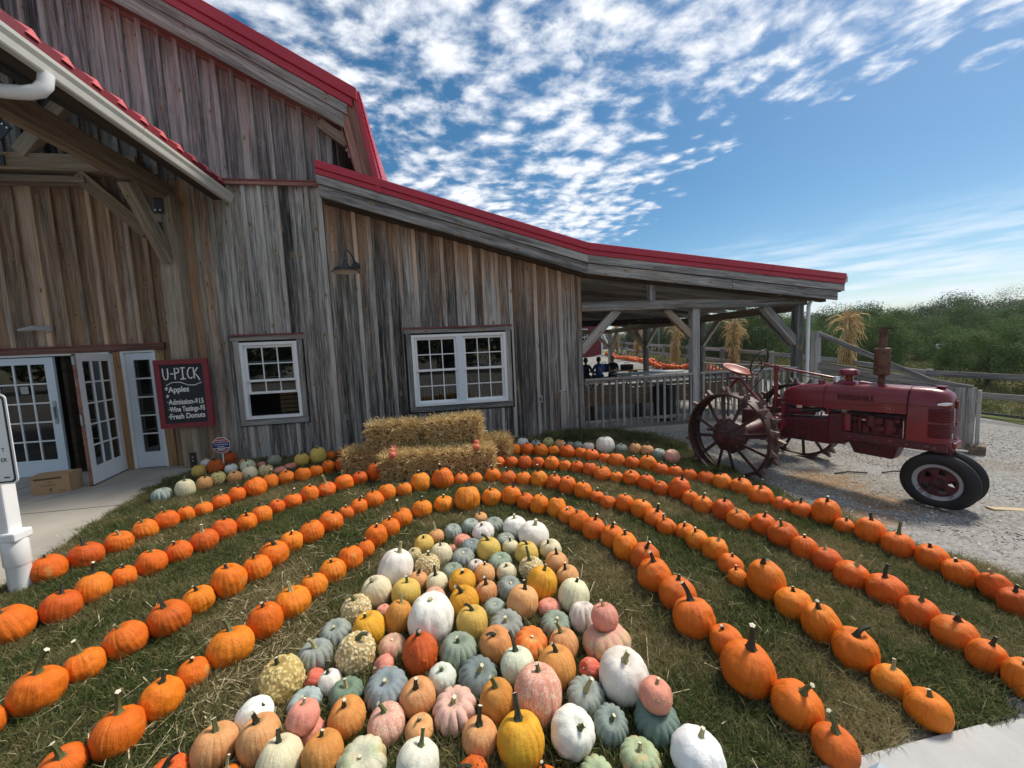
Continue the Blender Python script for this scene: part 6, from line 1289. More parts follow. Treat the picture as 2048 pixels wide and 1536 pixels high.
PT="""L1|orange|Sd|-1.739|6.436|-0.003|0.125|0.121|tall orange pumpkin, short dark stem, 1st from bales in the outermost left row
L1|orange|Sd|-1.941|6.365|-0.003|0.101|0.108|tall orange pumpkin, short dark stem, 2nd from bales in the outermost left row
L1|orange|Sd|-2.092|6.240|-0.004|0.105|0.093|orange pumpkin, short dark stem, 3rd from bales in the outermost left row
L1|orange|Sd|-2.223|6.078|-0.004|0.115|0.105|orange pumpkin, short dark stem, 4th from bales in the outermost left row
L1|orange|Md|-2.427|6.012|-0.004|0.112|0.101|orange pumpkin, upright dark stem, 5th from bales in the outermost left row
L1|orange|Mg|-2.592|5.880|-0.004|0.111|0.107|tall orange pumpkin, upright green stem, 6th from bales in the outermost left row
L1|orange|Md|-2.661|5.611|-0.004|0.139|0.127|large orange pumpkin, upright dark stem, 7th from bales in the outermost left row
L1|orange|Sd|-2.806|5.418|-0.004|0.110|0.104|orange pumpkin, short dark stem, 8th from bales in the outermost left row
L1|orange|Lp|-2.887|5.222|-0.003|0.104|0.092|orange pumpkin, tall pale stem, 9th from bales in the outermost left row
L1|orange|Lp|-2.994|5.059|-0.003|0.097|0.082|orange pumpkin, tall pale stem, 10th from bales in the outermost left row
L1|orange|Sd|-3.095|4.914|-0.003|0.088|0.091|small tall orange pumpkin, short dark stem, 11th from bales in the outermost left row
L1|orange|Mg|-3.186|4.745|-0.002|0.114|0.104|orange pumpkin, upright green stem, 12th from bales in the outermost left row
L1|orange|Mg|-3.252|4.532|-0.002|0.113|0.102|orange pumpkin, upright green stem, 13th from bales in the outermost left row
L1|orange|Mp|-3.299|4.269|-0.002|0.116|0.101|orange pumpkin, upright pale stem, 14th from bales in the outermost left row
L1|orange|Md|-3.396|4.034|-0.002|0.126|0.109|orange pumpkin, upright dark stem, 15th from bales in the outermost left row
L1|orange|Sd|-3.517|3.837|-0.002|0.118|0.112|orange pumpkin, short dark stem, 16th from bales in the outermost left row
L2|orange|Md|-1.106|5.774|-0.006|0.140|0.134|large orange pumpkin, upright dark stem, 1st from bales in the second left row
L2|orange|Sd|-1.319|5.658|-0.005|0.115|0.093|orange pumpkin, short dark stem, 2nd from bales in the second left row
L2|orange|Mg|-1.491|5.479|-0.005|0.128|0.110|orange pumpkin, upright green stem, 3rd from bales in the second left row
L2|orange|Lp|-1.668|5.311|-0.004|0.122|0.092|squat orange pumpkin, tall pale stem, 4th from bales in the second left row
L2|orange|Sd|-1.830|5.155|-0.003|0.111|0.106|orange pumpkin, short dark stem, 5th from bales in the second left row
L2|orange|Mg|-1.969|4.997|-0.002|0.108|0.089|orange pumpkin, upright green stem, 6th from bales in the second left row
L2|orange|Sd|-2.093|4.841|-0.002|0.093|0.088|small orange pumpkin, short dark stem, 7th from bales in the second left row
L2|orange|Md|-2.162|4.620|-0.001|0.108|0.098|orange pumpkin, upright dark stem, 8th from bales in the second left row
L2|orange|Md|-2.225|4.430|-0.001|0.101|0.098|orange pumpkin, upright dark stem, 9th from bales in the second left row
L2|orange|Sd|-2.370|4.285|-0.001|0.114|0.110|orange pumpkin, short dark stem, 10th from bales in the second left row
L2|orange|Mp|-2.436|4.076|-0.001|0.117|0.102|orange pumpkin, upright pale stem, 11th from bales in the second left row
L2|orange|Sd|-2.554|3.903|-0.001|0.105|0.096|orange pumpkin, short dark stem, 12th from bales in the second left row
L2|orange|Mg|-2.656|3.724|-0.001|0.112|0.106|orange pumpkin, upright green stem, 13th from bales in the second left row
L2|orange|Sd|-2.759|3.567|-0.001|0.086|0.084|small tall orange pumpkin, short dark stem, 14th from bales in the second left row
L2|orange|Bd|-2.848|3.401|-0.002|0.113|0.109|orange pumpkin, bent dark stem, 15th from bales in the second left row
L2|orange|Md|-2.881|3.186|-0.002|0.116|0.104|orange pumpkin, upright dark stem, 16th from bales in the second left row
L2|orange|Sd|-3.038|3.009|-0.002|0.133|0.113|large orange pumpkin, short dark stem, 17th from bales in the second left row
L3|orange|Sd|-0.438|5.132|-0.002|0.131|0.124|large orange pumpkin, short dark stem, 1st from bales in the third left row
L3|orange|Sd|-0.637|5.012|-0.002|0.097|0.087|orange pumpkin, short dark stem, 2nd from bales in the third left row
L3|orange|Sd|-0.844|4.934|-0.003|0.108|0.102|orange pumpkin, short dark stem, 3rd from bales in the third left row
L3|orange|Md|-0.970|4.739|-0.003|0.121|0.098|orange pumpkin, upright dark stem, 4th from bales in the third left row
L3|orange|Md|-1.110|4.581|-0.003|0.102|0.087|orange pumpkin, upright dark stem, 5th from bales in the third left row
L3|orange|Sd|-1.214|4.434|-0.003|0.087|0.079|small orange pumpkin, short dark stem, 6th from bales in the third left row
L3|orange|Md|-1.307|4.200|-0.002|0.128|0.102|squat orange pumpkin, upright dark stem, 7th from bales in the third left row
L3|orange|Md|-1.427|3.990|-0.001|0.117|0.105|orange pumpkin, upright dark stem, 8th from bales in the third left row
L3|orange|Md|-1.558|3.828|-0.001|0.102|0.095|orange pumpkin, upright dark stem, 9th from bales in the third left row
L3|orange|Bd|-1.621|3.606|-0.001|0.120|0.104|orange pumpkin, bent dark stem, 10th from bales in the third left row
L3|orange|Md|-1.665|3.395|-0.001|0.107|0.099|orange pumpkin, upright dark stem, 11th from bales in the third left row
L3|orange|Sd|-1.786|3.217|-0.002|0.121|0.121|tall orange pumpkin, short dark stem, 12th from bales in the third left row
L3|orange|Md|-1.902|3.039|-0.002|0.104|0.093|orange pumpkin, upright dark stem, 13th from bales in the third left row
L3|orange|Bd|-1.967|2.841|-0.002|0.117|0.108|orange pumpkin, bent dark stem, 14th from bales in the third left row
L3|orange|Sg|-2.112|2.687|-0.002|0.106|0.100|orange pumpkin, short green stem, 15th from bales in the third left row
L3|orange|Lg|-2.216|2.530|-0.002|0.094|0.082|small orange pumpkin, tall green stem, 16th from bales in the third left row
L3|orange|Lg|-2.287|2.348|-0.001|0.112|0.103|orange pumpkin, tall green stem, 17th from bales in the third left row
L3|orange|Mg|-2.398|2.201|-0.001|0.082|0.071|small orange pumpkin, upright green stem, 18th from bales in the third left row
L4|orange|Md|0.142|4.374|-0.005|0.153|0.133|large orange pumpkin, upright dark stem, 1st from bales in the innermost left row
L4|orange|Sd|-0.130|4.391|-0.004|0.118|0.087|squat orange pumpkin, short dark stem, 2nd from bales in the innermost left row
L4|orange|Md|-0.370|4.300|-0.004|0.117|0.093|squat orange pumpkin, upright dark stem, 3rd from bales in the innermost left row
L4|orange|Lg|-0.574|4.106|-0.006|0.118|0.097|orange pumpkin, tall green stem, 4th from bales in the innermost left row
L4|orange|Sd|-0.670|3.917|-0.006|0.105|0.090|orange pumpkin, short dark stem, 5th from bales in the innermost left row
L4|orange|Sd|-0.766|3.716|-0.006|0.107|0.109|tall orange pumpkin, short dark stem, 6th from bales in the innermost left row
L4|orange|Sd|-0.828|3.538|-0.006|0.082|0.080|small tall orange pumpkin, short dark stem, 7th from bales in the innermost left row
L4|orange|Sd|-0.920|3.389|-0.006|0.103|0.096|orange pumpkin, short dark stem, 8th from bales in the innermost left row
L4|orange|Sd|-1.022|3.219|-0.005|0.106|0.089|orange pumpkin, short dark stem, 9th from bales in the innermost left row
L4|orange|Mg|-1.112|3.046|-0.005|0.100|0.086|orange pumpkin, upright green stem, 10th from bales in the innermost left row
L4|orange|Mp|-1.191|2.852|-0.005|0.118|0.095|orange pumpkin, upright pale stem, 11th from bales in the innermost left row
L4|orange|Sd|-1.292|2.661|-0.004|0.109|0.108|tall orange pumpkin, short dark stem, 12th from bales in the innermost left row
L4|orange|Mg|-1.403|2.472|-0.003|0.122|0.098|orange pumpkin, upright green stem, 13th from bales in the innermost left row
L4|orange|Sd|-1.529|2.325|-0.002|0.082|0.075|small orange pumpkin, short dark stem, 14th from bales in the innermost left row
L4|orange|Md|-1.576|2.161|-0.002|0.098|0.088|orange pumpkin, upright dark stem, 15th from bales in the innermost left row
L4|orange|Lg|-1.649|1.988|-0.001|0.100|0.092|orange pumpkin, tall green stem, 16th from bales in the innermost left row
L4|orange|Lg|-1.786|1.874|-0.001|0.088|0.072|small orange pumpkin, tall green stem, 17th from bales in the innermost left row
R4|orange|Sd|0.429|4.428|-0.008|0.118|0.097|orange pumpkin, short dark stem, 1st from bales in the innermost right row
R4|orange|Md|0.662|4.381|-0.015|0.119|0.111|orange pumpkin, upright dark stem, 2nd from bales in the innermost right row
R4|orange|Md|0.798|4.223|-0.021|0.102|0.094|orange pumpkin, upright dark stem, 3rd from bales in the innermost right row
R4|orange|Sp|0.927|4.077|-0.027|0.104|0.108|tall orange pumpkin, short pale stem, 4th from bales in the innermost right row
R4|orange|Bd|1.095|3.964|-0.033|0.110|0.109|tall orange pumpkin, bent dark stem, 5th from bales in the innermost right row
R4|orange|Sd|1.163|3.776|-0.035|0.103|0.090|orange pumpkin, short dark stem, 6th from bales in the innermost right row
R4|orange|Sd|1.228|3.591|-0.035|0.107|0.102|orange pumpkin, short dark stem, 7th from bales in the innermost right row
R4|orange|Md|1.297|3.393|-0.033|0.117|0.102|orange pumpkin, upright dark stem, 8th from bales in the innermost right row
R4|orange|Md|1.406|3.205|-0.031|0.114|0.101|orange pumpkin, upright dark stem, 9th from bales in the innermost right row
R4|orange|Sd|1.427|2.990|-0.028|0.116|0.114|tall orange pumpkin, short dark stem, 10th from bales in the innermost right row
R4|orange|Md|1.493|2.781|-0.026|0.118|0.114|orange pumpkin, upright dark stem, 11th from bales in the innermost right row
R4|orange|Md|1.446|2.553|-0.024|0.130|0.112|orange pumpkin, upright dark stem, 12th from bales in the innermost right row
R4|orange|Sd|1.482|2.315|-0.025|0.125|0.105|orange pumpkin, short dark stem, 13th from bales in the innermost right row
R4|orange|Ld|1.443|2.081|-0.026|0.127|0.109|orange pumpkin, tall dark stem, 14th from bales in the innermost right row
R4|orange|Sd|1.519|1.884|-0.029|0.097|0.087|orange pumpkin, short dark stem, 15th from bales in the innermost right row
R4|orange|Ld|1.476|1.675|-0.030|0.129|0.116|orange pumpkin, tall dark stem, 16th from bales in the innermost right row
R4|orange|Lg|1.563|1.469|-0.032|0.108|0.090|orange pumpkin, tall green stem, 17th from bales in the innermost right row
R4|orange|Lg|1.567|1.284|-0.032|0.087|0.071|small orange pumpkin, tall green stem, 18th from bales in the innermost right row
R3|orange|Md|-0.145|5.162|-0.002|0.147|0.135|large orange pumpkin, upright dark stem, 1st from bales in the third right row
R3|orange|Sd|0.100|5.202|-0.002|0.101|0.084|orange pumpkin, short dark stem, 2nd from bales in the third right row
R3|orange|Mp|0.295|5.191|-0.003|0.101|0.080|squat orange pumpkin, upright pale stem, 3rd from bales in the third right row
R3|orange|Md|0.538|5.212|-0.007|0.114|0.096|orange pumpkin, upright dark stem, 4th from bales in the third right row
R3|orange|Md|0.732|5.062|-0.012|0.113|0.096|orange pumpkin, upright dark stem, 5th from bales in the third right row
R3|orange|Sd|0.930|4.990|-0.020|0.108|0.092|orange pumpkin, short dark stem, 6th from bales in the third right row
R3|orange|Ld|1.122|4.885|-0.027|0.119|0.111|orange pumpkin, tall dark stem, 7th from bales in the third right row
R3|orange|Md|1.287|4.747|-0.032|0.107|0.102|orange pumpkin, upright dark stem, 8th from bales in the third right row
R3|orange|Sd|1.411|4.563|-0.035|0.116|0.114|tall orange pumpkin, short dark stem, 9th from bales in the third right row
R3|orange|Sd|1.555|4.393|-0.038|0.116|0.099|orange pumpkin, short dark stem, 10th from bales in the third right row
R3|orange|Md|1.669|4.235|-0.042|0.089|0.069|small squat orange pumpkin, upright dark stem, 11th from bales in the third right row
R3|orange|Mp|1.726|4.047|-0.047|0.097|0.075|squat orange pumpkin, upright pale stem, 12th from bales in the third right row
R3|orange|Sd|1.877|3.933|-0.054|0.103|0.098|orange pumpkin, short dark stem, 13th from bales in the third right row
R3|orange|Sd|1.983|3.753|-0.062|0.116|0.099|orange pumpkin, short dark stem, 14th from bales in the third right row
R3|orange|Ld|2.016|3.538|-0.064|0.113|0.089|squat orange pumpkin, tall dark stem, 15th from bales in the third right row
R3|orange|Mg|2.027|3.342|-0.061|0.095|0.081|small orange pumpkin, upright green stem, 16th from bales in the third right row
R3|orange|Md|2.142|3.205|-0.067|0.093|0.082|small orange pumpkin, upright dark stem, 17th from bales in the third right row
R3|orange|Md|2.132|3.021|-0.060|0.101|0.090|orange pumpkin, upright dark stem, 18th from bales in the third right row
R3|orange|Bp|2.168|2.830|-0.058|0.103|0.098|orange pumpkin, bent pale stem, 19th from bales in the third right row
R3|orange|Sd|2.133|2.606|-0.049|0.094|0.082|small orange pumpkin, short dark stem, 20th from bales in the third right row
R3|orange|Md|2.073|2.456|-0.042|0.068|0.066|small orange pumpkin, upright dark stem, 21st from bales in the third right row
R3|orange|Bd|2.180|2.310|-0.049|0.124|0.132|tall orange pumpkin, bent dark stem, 22nd from bales in the third right row
R3|orange|Sd|2.186|2.089|-0.049|0.109|0.095|orange pumpkin, short dark stem, 23rd from bales in the third right row
R3|orange|Md|2.174|1.887|-0.049|0.103|0.107|tall orange pumpkin, upright dark stem, 24th from bales in the third right row
R3|orange|Bd|2.169|1.684|-0.048|0.112|0.102|orange pumpkin, bent dark stem, 25th from bales in the third right row
R3|orange|Mp|2.162|1.501|-0.046|0.082|0.072|small orange pumpkin, upright pale stem, 26th from bales in the third right row
R3|orange|Sg|2.151|1.340|-0.044|0.087|0.078|small orange pumpkin, short green stem, 27th from bales in the third right row
R2|orange|Sd|0.690|5.874|-0.017|0.124|0.091|squat orange pumpkin, short dark stem, 1st from bales in the second right row
R2|orange|Sd|0.903|5.806|-0.023|0.107|0.093|orange pumpkin, short dark stem, 2nd from bales in the second right row
R2|orange|Sd|1.095|5.691|-0.028|0.115|0.108|orange pumpkin, short dark stem, 3rd from bales in the second right row
R2|orange|Sd|1.295|5.644|-0.034|0.101|0.100|tall orange pumpkin, short dark stem, 4th from bales in the second right row
R2|orange|Sd|1.482|5.549|-0.036|0.121|0.106|orange pumpkin, short dark stem, 5th from bales in the second right row
R2|orange|Sd|1.655|5.434|-0.037|0.098|0.087|orange pumpkin, short dark stem, 6th from bales in the second right row
R2|orange|Sd|1.796|5.297|-0.036|0.102|0.092|orange pumpkin, short dark stem, 7th from bales in the second right row
R2|orange|Sd|1.929|5.136|-0.036|0.106|0.097|orange pumpkin, short dark stem, 8th from bales in the second right row
R2|orange|Lg|2.019|4.910|-0.036|0.124|0.097|squat orange pumpkin, tall green stem, 9th from bales in the second right row
R2|orange|Sd|2.172|4.776|-0.039|0.091|0.076|small orange pumpkin, short dark stem, 10th from bales in the second right row
R2|orange|Sd|2.319|4.644|-0.046|0.117|0.101|orange pumpkin, short dark stem, 11th from bales in the second right row
R2|orange|Sd|2.433|4.461|-0.057|0.111|0.101|orange pumpkin, short dark stem, 12th from bales in the second right row
R2|orange|Sd|2.526|4.287|-0.072|0.097|0.091|orange pumpkin, short dark stem, 13th from bales in the second right row
R2|orange|Md|2.698|4.162|-0.092|0.127|0.136|tall orange pumpkin, upright dark stem, 14th from bales in the second right row
R2|orange|Sd|2.705|3.953|-0.101|0.094|0.094|small tall orange pumpkin, short dark stem, 15th from bales in the second right row
R2|orange|Mg|2.728|3.765|-0.107|0.106|0.098|orange pumpkin, upright green stem, 16th from bales in the second right row
R2|orange|Md|2.843|3.586|-0.115|0.119|0.112|orange pumpkin, upright dark stem, 17th from bales in the second right row
R2|orange|Mp|2.843|3.365|-0.116|0.114|0.100|orange pumpkin, upright pale stem, 18th from bales in the second right row
R2|orange|Md|2.986|3.203|-0.119|0.113|0.105|orange pumpkin, upright dark stem, 19th from bales in the second right row
R2|orange|Mg|2.982|2.975|-0.119|0.127|0.113|orange pumpkin, upright green stem, 20th from bales in the second right row
R2|orange|Sd|2.985|2.759|-0.119|0.100|0.098|tall orange pumpkin, short dark stem, 21st from bales in the second right row
R2|orange|Mp|2.991|2.563|-0.118|0.107|0.095|orange pumpkin, upright pale stem, 22nd from bales in the second right row
R2|orange|Lp|2.955|2.341|-0.113|0.107|0.098|orange pumpkin, tall pale stem, 23rd from bales in the second right row
R2|orange|Bd|2.992|2.129|-0.109|0.119|0.102|orange pumpkin, bent dark stem, 24th from bales in the second right row
R2|orange|Lg|2.922|1.888|-0.089|0.104|0.093|orange pumpkin, tall green stem, 25th from bales in the second right row
R2|orange|Bd|2.888|1.689|-0.074|0.105|0.090|orange pumpkin, bent dark stem, 26th from bales in the second right row
R2|orange|Md|2.832|1.523|-0.065|0.080|0.086|small tall orange pumpkin, upright dark stem, 27th from bales in the second right row
R2|orange|Sg|2.814|1.368|-0.060|0.084|0.091|small tall orange pumpkin, short green stem, 28th from bales in the second right row
R1|orange|Sd|1.070|6.515|-0.026|0.120|0.107|orange pumpkin, short dark stem, 1st from bales in the outermost right row
R1|orange|Sd|1.296|6.467|-0.032|0.122|0.111|orange pumpkin, short dark stem, 2nd from bales in the outermost right row
R1|orange|Sd|1.506|6.344|-0.040|0.122|0.111|orange pumpkin, short dark stem, 3rd from bales in the outermost right row
R1|orange|Sd|1.730|6.342|-0.046|0.105|0.091|orange pumpkin, short dark stem, 4th from bales in the outermost right row
R1|orange|Sd|1.911|6.139|-0.053|0.134|0.116|large orange pumpkin, short dark stem, 5th from bales in the outermost right row
R1|orange|Sd|2.134|6.077|-0.062|0.107|0.096|orange pumpkin, short dark stem, 6th from bales in the outermost right row
R1|orange|Sd|2.230|5.841|-0.061|0.125|0.105|orange pumpkin, short dark stem, 7th from bales in the outermost right row
R1|orange|Sd|2.395|5.699|-0.067|0.104|0.086|orange pumpkin, short dark stem, 8th from bales in the outermost right row
R1|orange|Sd|2.502|5.495|-0.067|0.134|0.108|large orange pumpkin, short dark stem, 9th from bales in the outermost right row
R1|orange|Sd|2.689|5.352|-0.082|0.114|0.099|orange pumpkin, short dark stem, 10th from bales in the outermost right row
R1|orange|Md|2.913|5.282|-0.111|0.132|0.122|large orange pumpkin, upright dark stem, 11th from bales in the outermost right row
R1|orange|Sd|2.987|5.061|-0.120|0.110|0.096|orange pumpkin, short dark stem, 12th from bales in the outermost right row
R1|orange|Sd|3.219|5.061|-0.159|0.105|0.084|orange pumpkin, short dark stem, 13th from bales in the outermost right row
R1|orange|Sd|3.355|4.917|-0.184|0.103|0.088|orange pumpkin, short dark stem, 14th from bales in the outermost right row
R1|orange|Sd|3.521|4.772|-0.210|0.129|0.098|squat orange pumpkin, short dark stem, 15th from bales in the outermost right row
R1|orange|Sd|3.577|4.524|-0.208|0.127|0.115|orange pumpkin, short dark stem, 16th from bales in the outermost right row
R1|orange|Bd|3.664|4.294|-0.201|0.131|0.113|large orange pumpkin, bent dark stem, 17th from bales in the outermost right row
R1|orange|Lg|3.586|3.892|-0.157|0.139|0.113|large orange pumpkin, tall green stem, 18th from bales in the outermost right row
R1|orange|Lp|3.633|3.649|-0.144|0.100|0.084|orange pumpkin, tall pale stem, 19th from bales in the outermost right row
R1|orange|Md|3.696|3.468|-0.140|0.102|0.086|orange pumpkin, upright dark stem, 20th from bales in the outermost right row
R1|orange|Md|3.786|3.271|-0.141|0.127|0.136|tall orange pumpkin, upright dark stem, 21st from bales in the outermost right row
R1|orange|Sg|3.770|3.070|-0.140|0.086|0.077|small orange pumpkin, short green stem, 22nd from bales in the outermost right row
R1|orange|Md|3.842|2.887|-0.148|0.122|0.114|orange pumpkin, upright dark stem, 23rd from bales in the outermost right row
R1|orange|Lg|3.840|2.660|-0.158|0.118|0.104|orange pumpkin, tall green stem, 24th from bales in the outermost right row
R1|orange|Sd|3.894|2.449|-0.173|0.112|0.106|orange pumpkin, short dark stem, 25th from bales in the outermost right row
R1|orange|Sd|3.854|2.246|-0.178|0.106|0.100|orange pumpkin, short dark stem, 26th from bales in the outermost right row
R1|orange|Mp|3.868|2.054|-0.181|0.097|0.105|tall orange pumpkin, upright pale stem, 27th from bales in the outermost right row
R1|orange|Md|3.771|1.899|-0.173|0.096|0.096|tall orange pumpkin, upright dark stem, 28th from bales in the outermost right row
w1|orange|Sd|-2.153|7.228|-0.001|0.088|0.082|small orange pumpkin against the barn wall
w2|orange|Sd|-2.008|7.392|-0.000|0.086|0.071|small dull orange pumpkin behind others near the bales
w3|yellow|Sg|-2.314|7.084|-0.001|0.138|0.137|large pale yellow ribbed pumpkin by the barn wall
w4|yellow|Lg|-2.546|6.981|-0.001|0.119|0.109|round yellow pumpkin with tall green stem near the wall
w5|blue|Np|-3.068|7.197|-0.001|0.116|0.085|grey green striped squash leaning by the wall under the single window
w6|pinkflat|Np|-2.667|6.807|-0.002|0.093|0.057|flat salmon pumpkin right of the salmon one by the wall
w7|pinkflat|Np|-2.747|6.604|-0.002|0.094|0.061|flat salmon pumpkin behind the top left row
w8|pinkflat|Np|-3.241|7.107|-0.002|0.076|0.049|pale pink flat pumpkin half hidden near the wall
w9|warty|Sd|-2.943|6.566|-0.003|0.105|0.092|small white warty pumpkin with orange neighbours
w10|cream|Mg|-3.123|6.460|-0.003|0.111|0.102|cream ribbed pumpkin with green stem near the slab
w11|peach|Sd|-3.270|6.324|-0.003|0.100|0.092|peach pumpkin beside the yellow green warty one
w12|peach|Sd|-3.534|7.162|-0.002|0.080|0.081|peach pumpkin tucked behind two cream pumpkins
w13|cream|Sd|-3.354|6.907|-0.002|0.110|0.098|cream pumpkin touching the hidden peach pumpkin
w14|white|Sd|-3.598|6.890|-0.002|0.092|0.081|small bright white pumpkin beside the black warted one
w15|wartgreen|Md|-3.475|6.288|-0.003|0.104|0.103|yellow green warty pumpkin near the slab corner
w16|wartdark|Md|-3.844|6.929|-0.002|0.119|0.129|orange pumpkin covered in black warts near the sign
w17|rust|Sd|-3.954|7.551|-0.001|0.120|0.116|dark orange pumpkin right behind the octagonal sign
w18|white|Nd|-4.287|7.459|-0.000|0.077|0.077|white pumpkin left of the black warted one
w19|yellow|Nd|-4.056|6.865|-0.001|0.100|0.098|smooth pale yellow pumpkin on the slab edge
w20|peach|Md|-3.555|6.095|-0.004|0.100|0.102|peach pumpkin between the cream and warty ones by the slab
w21|cream|Mg|-3.656|5.857|-0.004|0.119|0.123|large cream pumpkin with white veins at the slab corner
w22|blue|Np|-3.886|5.767|-0.003|0.121|0.087|flat grey green ribbed pumpkin at the very end by the slab
b1|white|Sg|1.328|7.035|-0.020|0.107|0.086|white ribbed pumpkin just right of the bales
b2|blue|Mg|1.557|6.927|-0.025|0.099|0.068|small grey green pumpkin behind the back right row
b3|wartgreen|Sg|1.791|6.889|-0.027|0.105|0.089|knobbly yellow green pumpkin behind the back right row
b4|peach|Sd|1.959|6.717|-0.037|0.100|0.087|pale peach pumpkin behind the back right row
b5|blue|Ng|2.167|6.738|-0.039|0.071|0.055|tiny green striped squash behind the back right row
b6|blue|Sg|2.284|6.644|-0.050|0.088|0.066|grey striped squash left of the pink tinged pumpkin
b7|whitepink|Sg|2.445|6.534|-0.066|0.114|0.074|pink tinged white pumpkin left of the large white one
b8|white|Sg|2.716|6.420|-0.093|0.169|0.142|large white pumpkin standing above the back right row
b9|blue|Sg|3.014|6.408|-0.113|0.117|0.072|flat grey green pumpkin right of the large white one
b10|peach|Md|3.214|6.261|-0.125|0.106|0.096|pale peach pumpkin with dark stem, left of its twin
b11|peach|Md|3.359|6.114|-0.131|0.112|0.093|pale peach pumpkin with dark stem, right of its twin
b12|blue|Np|3.443|5.880|-0.139|0.112|0.089|blue grey pumpkin beside the steel wheel
b13|net|Np|3.571|5.697|-0.155|0.123|0.107|beige pink striped pumpkin nearest the steel wheel
p1|peach|Md|0.258|3.997|-0.012|0.076|0.052|small peach pumpkin at the top tip of the pile
p2|blue|Np|0.138|3.803|-0.013|0.097|0.065|pale blue grey ribbed pumpkin, behind the yellow one with curled stem
p3|blue|Np|0.373|3.786|-0.017|0.102|0.060|blue grey ribbed pumpkin behind the round white one
p4|white|Sg|0.253|3.622|-0.017|0.112|0.081|round white pumpkin with short green stem at the pile top
p5|white|Sp|0.571|3.636|-0.022|0.122|0.094|tall white pumpkin with pale stem at the pile top
p6|white|Sp|0.709|3.405|-0.024|0.152|0.108|widest white ribbed pumpkin at the top right of the pile
p7|peach|Lp|-0.202|3.659|-0.011|0.083|0.066|small peach pumpkin with long curved stem, left of the yellow one with curled stem
p8|blue|Np|-0.040|3.706|-0.012|0.094|0.070|pale grey ribbed pumpkin, behind the yellow one with curled stem
p9|pinkflat|Np|0.046|3.561|-0.014|0.084|0.050|warty salmon pumpkin near the pile top
p10|blue|Np|0.123|3.405|-0.015|0.100|0.055|slate blue pumpkin, behind the yellow one with curled stem
p11|blue|Np|0.451|3.469|-0.020|0.095|0.049|grey green pumpkin half hidden behind a cream one
p12|yellow|Bd|0.266|3.264|-0.016|0.106|0.092|bright yellow pumpkin with black curled stem, left of the widest white one
p13|cream|Md|0.469|3.305|-0.020|0.079|0.061|cream pumpkin with upright black stem, right of the yellow one with curled stem
p14|yellow|Bd|0.577|3.108|-0.020|0.106|0.093|yellow pumpkin with bent black stem, behind the warty white one with tall stem
p15|cream|Md|0.805|3.168|-0.024|0.101|0.074|cream pumpkin at the upper right edge
p16|yellow|Sd|-0.309|3.527|-0.011|0.095|0.074|pale yellow pumpkin at the upper left edge
p17|cream|Sd|-0.146|3.279|-0.012|0.098|0.087|cream pumpkin with brown stained base, right of the tall smooth white one
p18|warty|Sd|-0.389|3.394|-0.010|0.069|0.053|small cream warty pumpkin behind the tall white one
p19|pinkflat|Np|-0.058|3.467|-0.013|0.043|0.032|tiny salmon pumpkin peeping between others
p20|blue|Np|0.041|3.229|-0.013|0.105|0.060|pale blue green ribbed pumpkin, left of the yellow one with curled stem
p21|bluegreen|Np|0.342|3.077|-0.016|0.106|0.060|broad green grey pumpkin, in front of the yellow one with curled stem
p22|peach|Md|0.796|2.949|-0.022|0.100|0.076|peach pumpkin at the upper right edge, right of the warty white one with tall stem
p23|whitepink|Sd|0.139|3.091|-0.013|0.073|0.045|white pumpkin with reddish ribs, in front of the yellow one with curled stem
p24|warty|Sg|-0.257|3.118|-0.010|0.107|0.089|warty cream pumpkin with brown rot, right of the tall smooth white one
p25|peach|Sd|0.196|2.914|-0.011|0.088|0.073|peach pumpkin in the upper middle
p26|cream|Sg|0.371|2.899|-0.014|0.082|0.068|cream pumpkin with green stem in the upper middle
p27|warty|Lg|0.572|2.889|-0.018|0.106|0.084|warty white pumpkin with tall dark stem
p28|peach|Md|0.829|2.750|-0.021|0.089|0.069|peach pumpkin at the right edge, right of the scarred golden pumpkin
p29|white|Mp|-0.498|3.062|-0.008|0.139|0.135|tall smooth white pumpkin at the left edge
p30|bluegreen|Np|-0.054|3.037|-0.010|0.090|0.054|green and white blotched pumpkin, left of the yellow one with curled stem
p31|peach|Bd|-0.323|2.952|-0.008|0.080|0.065|peach pumpkin with arched black stem, right of the tall smooth white one
p32|cream|Ld|-0.176|2.890|-0.008|0.088|0.069|cream pumpkin with long straight black stem, right of the tall smooth white one
p33|gold|Sd|0.018|2.829|-0.008|0.102|0.083|golden pumpkin in the upper middle
p34|gold|Sg|0.593|2.634|-0.015|0.118|0.111|golden pumpkin with a dark scar, in front of the warty white one with tall stem
p35|blue|Np|0.355|2.684|-0.011|0.097|0.073|blue grey pumpkin behind the tall peach one
p36|peach|Ld|0.186|2.670|-0.008|0.082|0.074|small peach pumpkin with tall black stem
p37|cream|Bg|-0.611|2.837|-0.006|0.111|0.099|cream pumpkin with rusty speckled side, in front of the tall smooth white one
p38|yellow|Mg|-0.396|2.790|-0.006|0.107|0.086|yellow pumpkin with short green stem, in front of the tall smooth white one
p39|net|Np|-0.191|2.732|-0.006|0.079|0.057|pink striped pumpkin hidden behind the biggest white one
p40|gold|Bd|0.022|2.585|-0.005|0.106|0.089|golden pumpkin with flat dark stem, right of the biggest white pumpkin
p41|cream|Sd|0.781|2.460|-0.018|0.113|0.103|large cream ribbed pumpkin at the right edge
p42|warty|Bg|-0.717|2.662|-0.005|0.104|0.090|cream warty pumpkin at the left edge
p43|peach|Md|0.416|2.471|-0.009|0.109|0.099|tall peach pumpkin with chunky black stem, left of the scarred golden pumpkin
p44|blue|Np|0.225|2.520|-0.007|0.081|0.047|small slate blue ribbed pumpkin, left of the scarred golden pumpkin
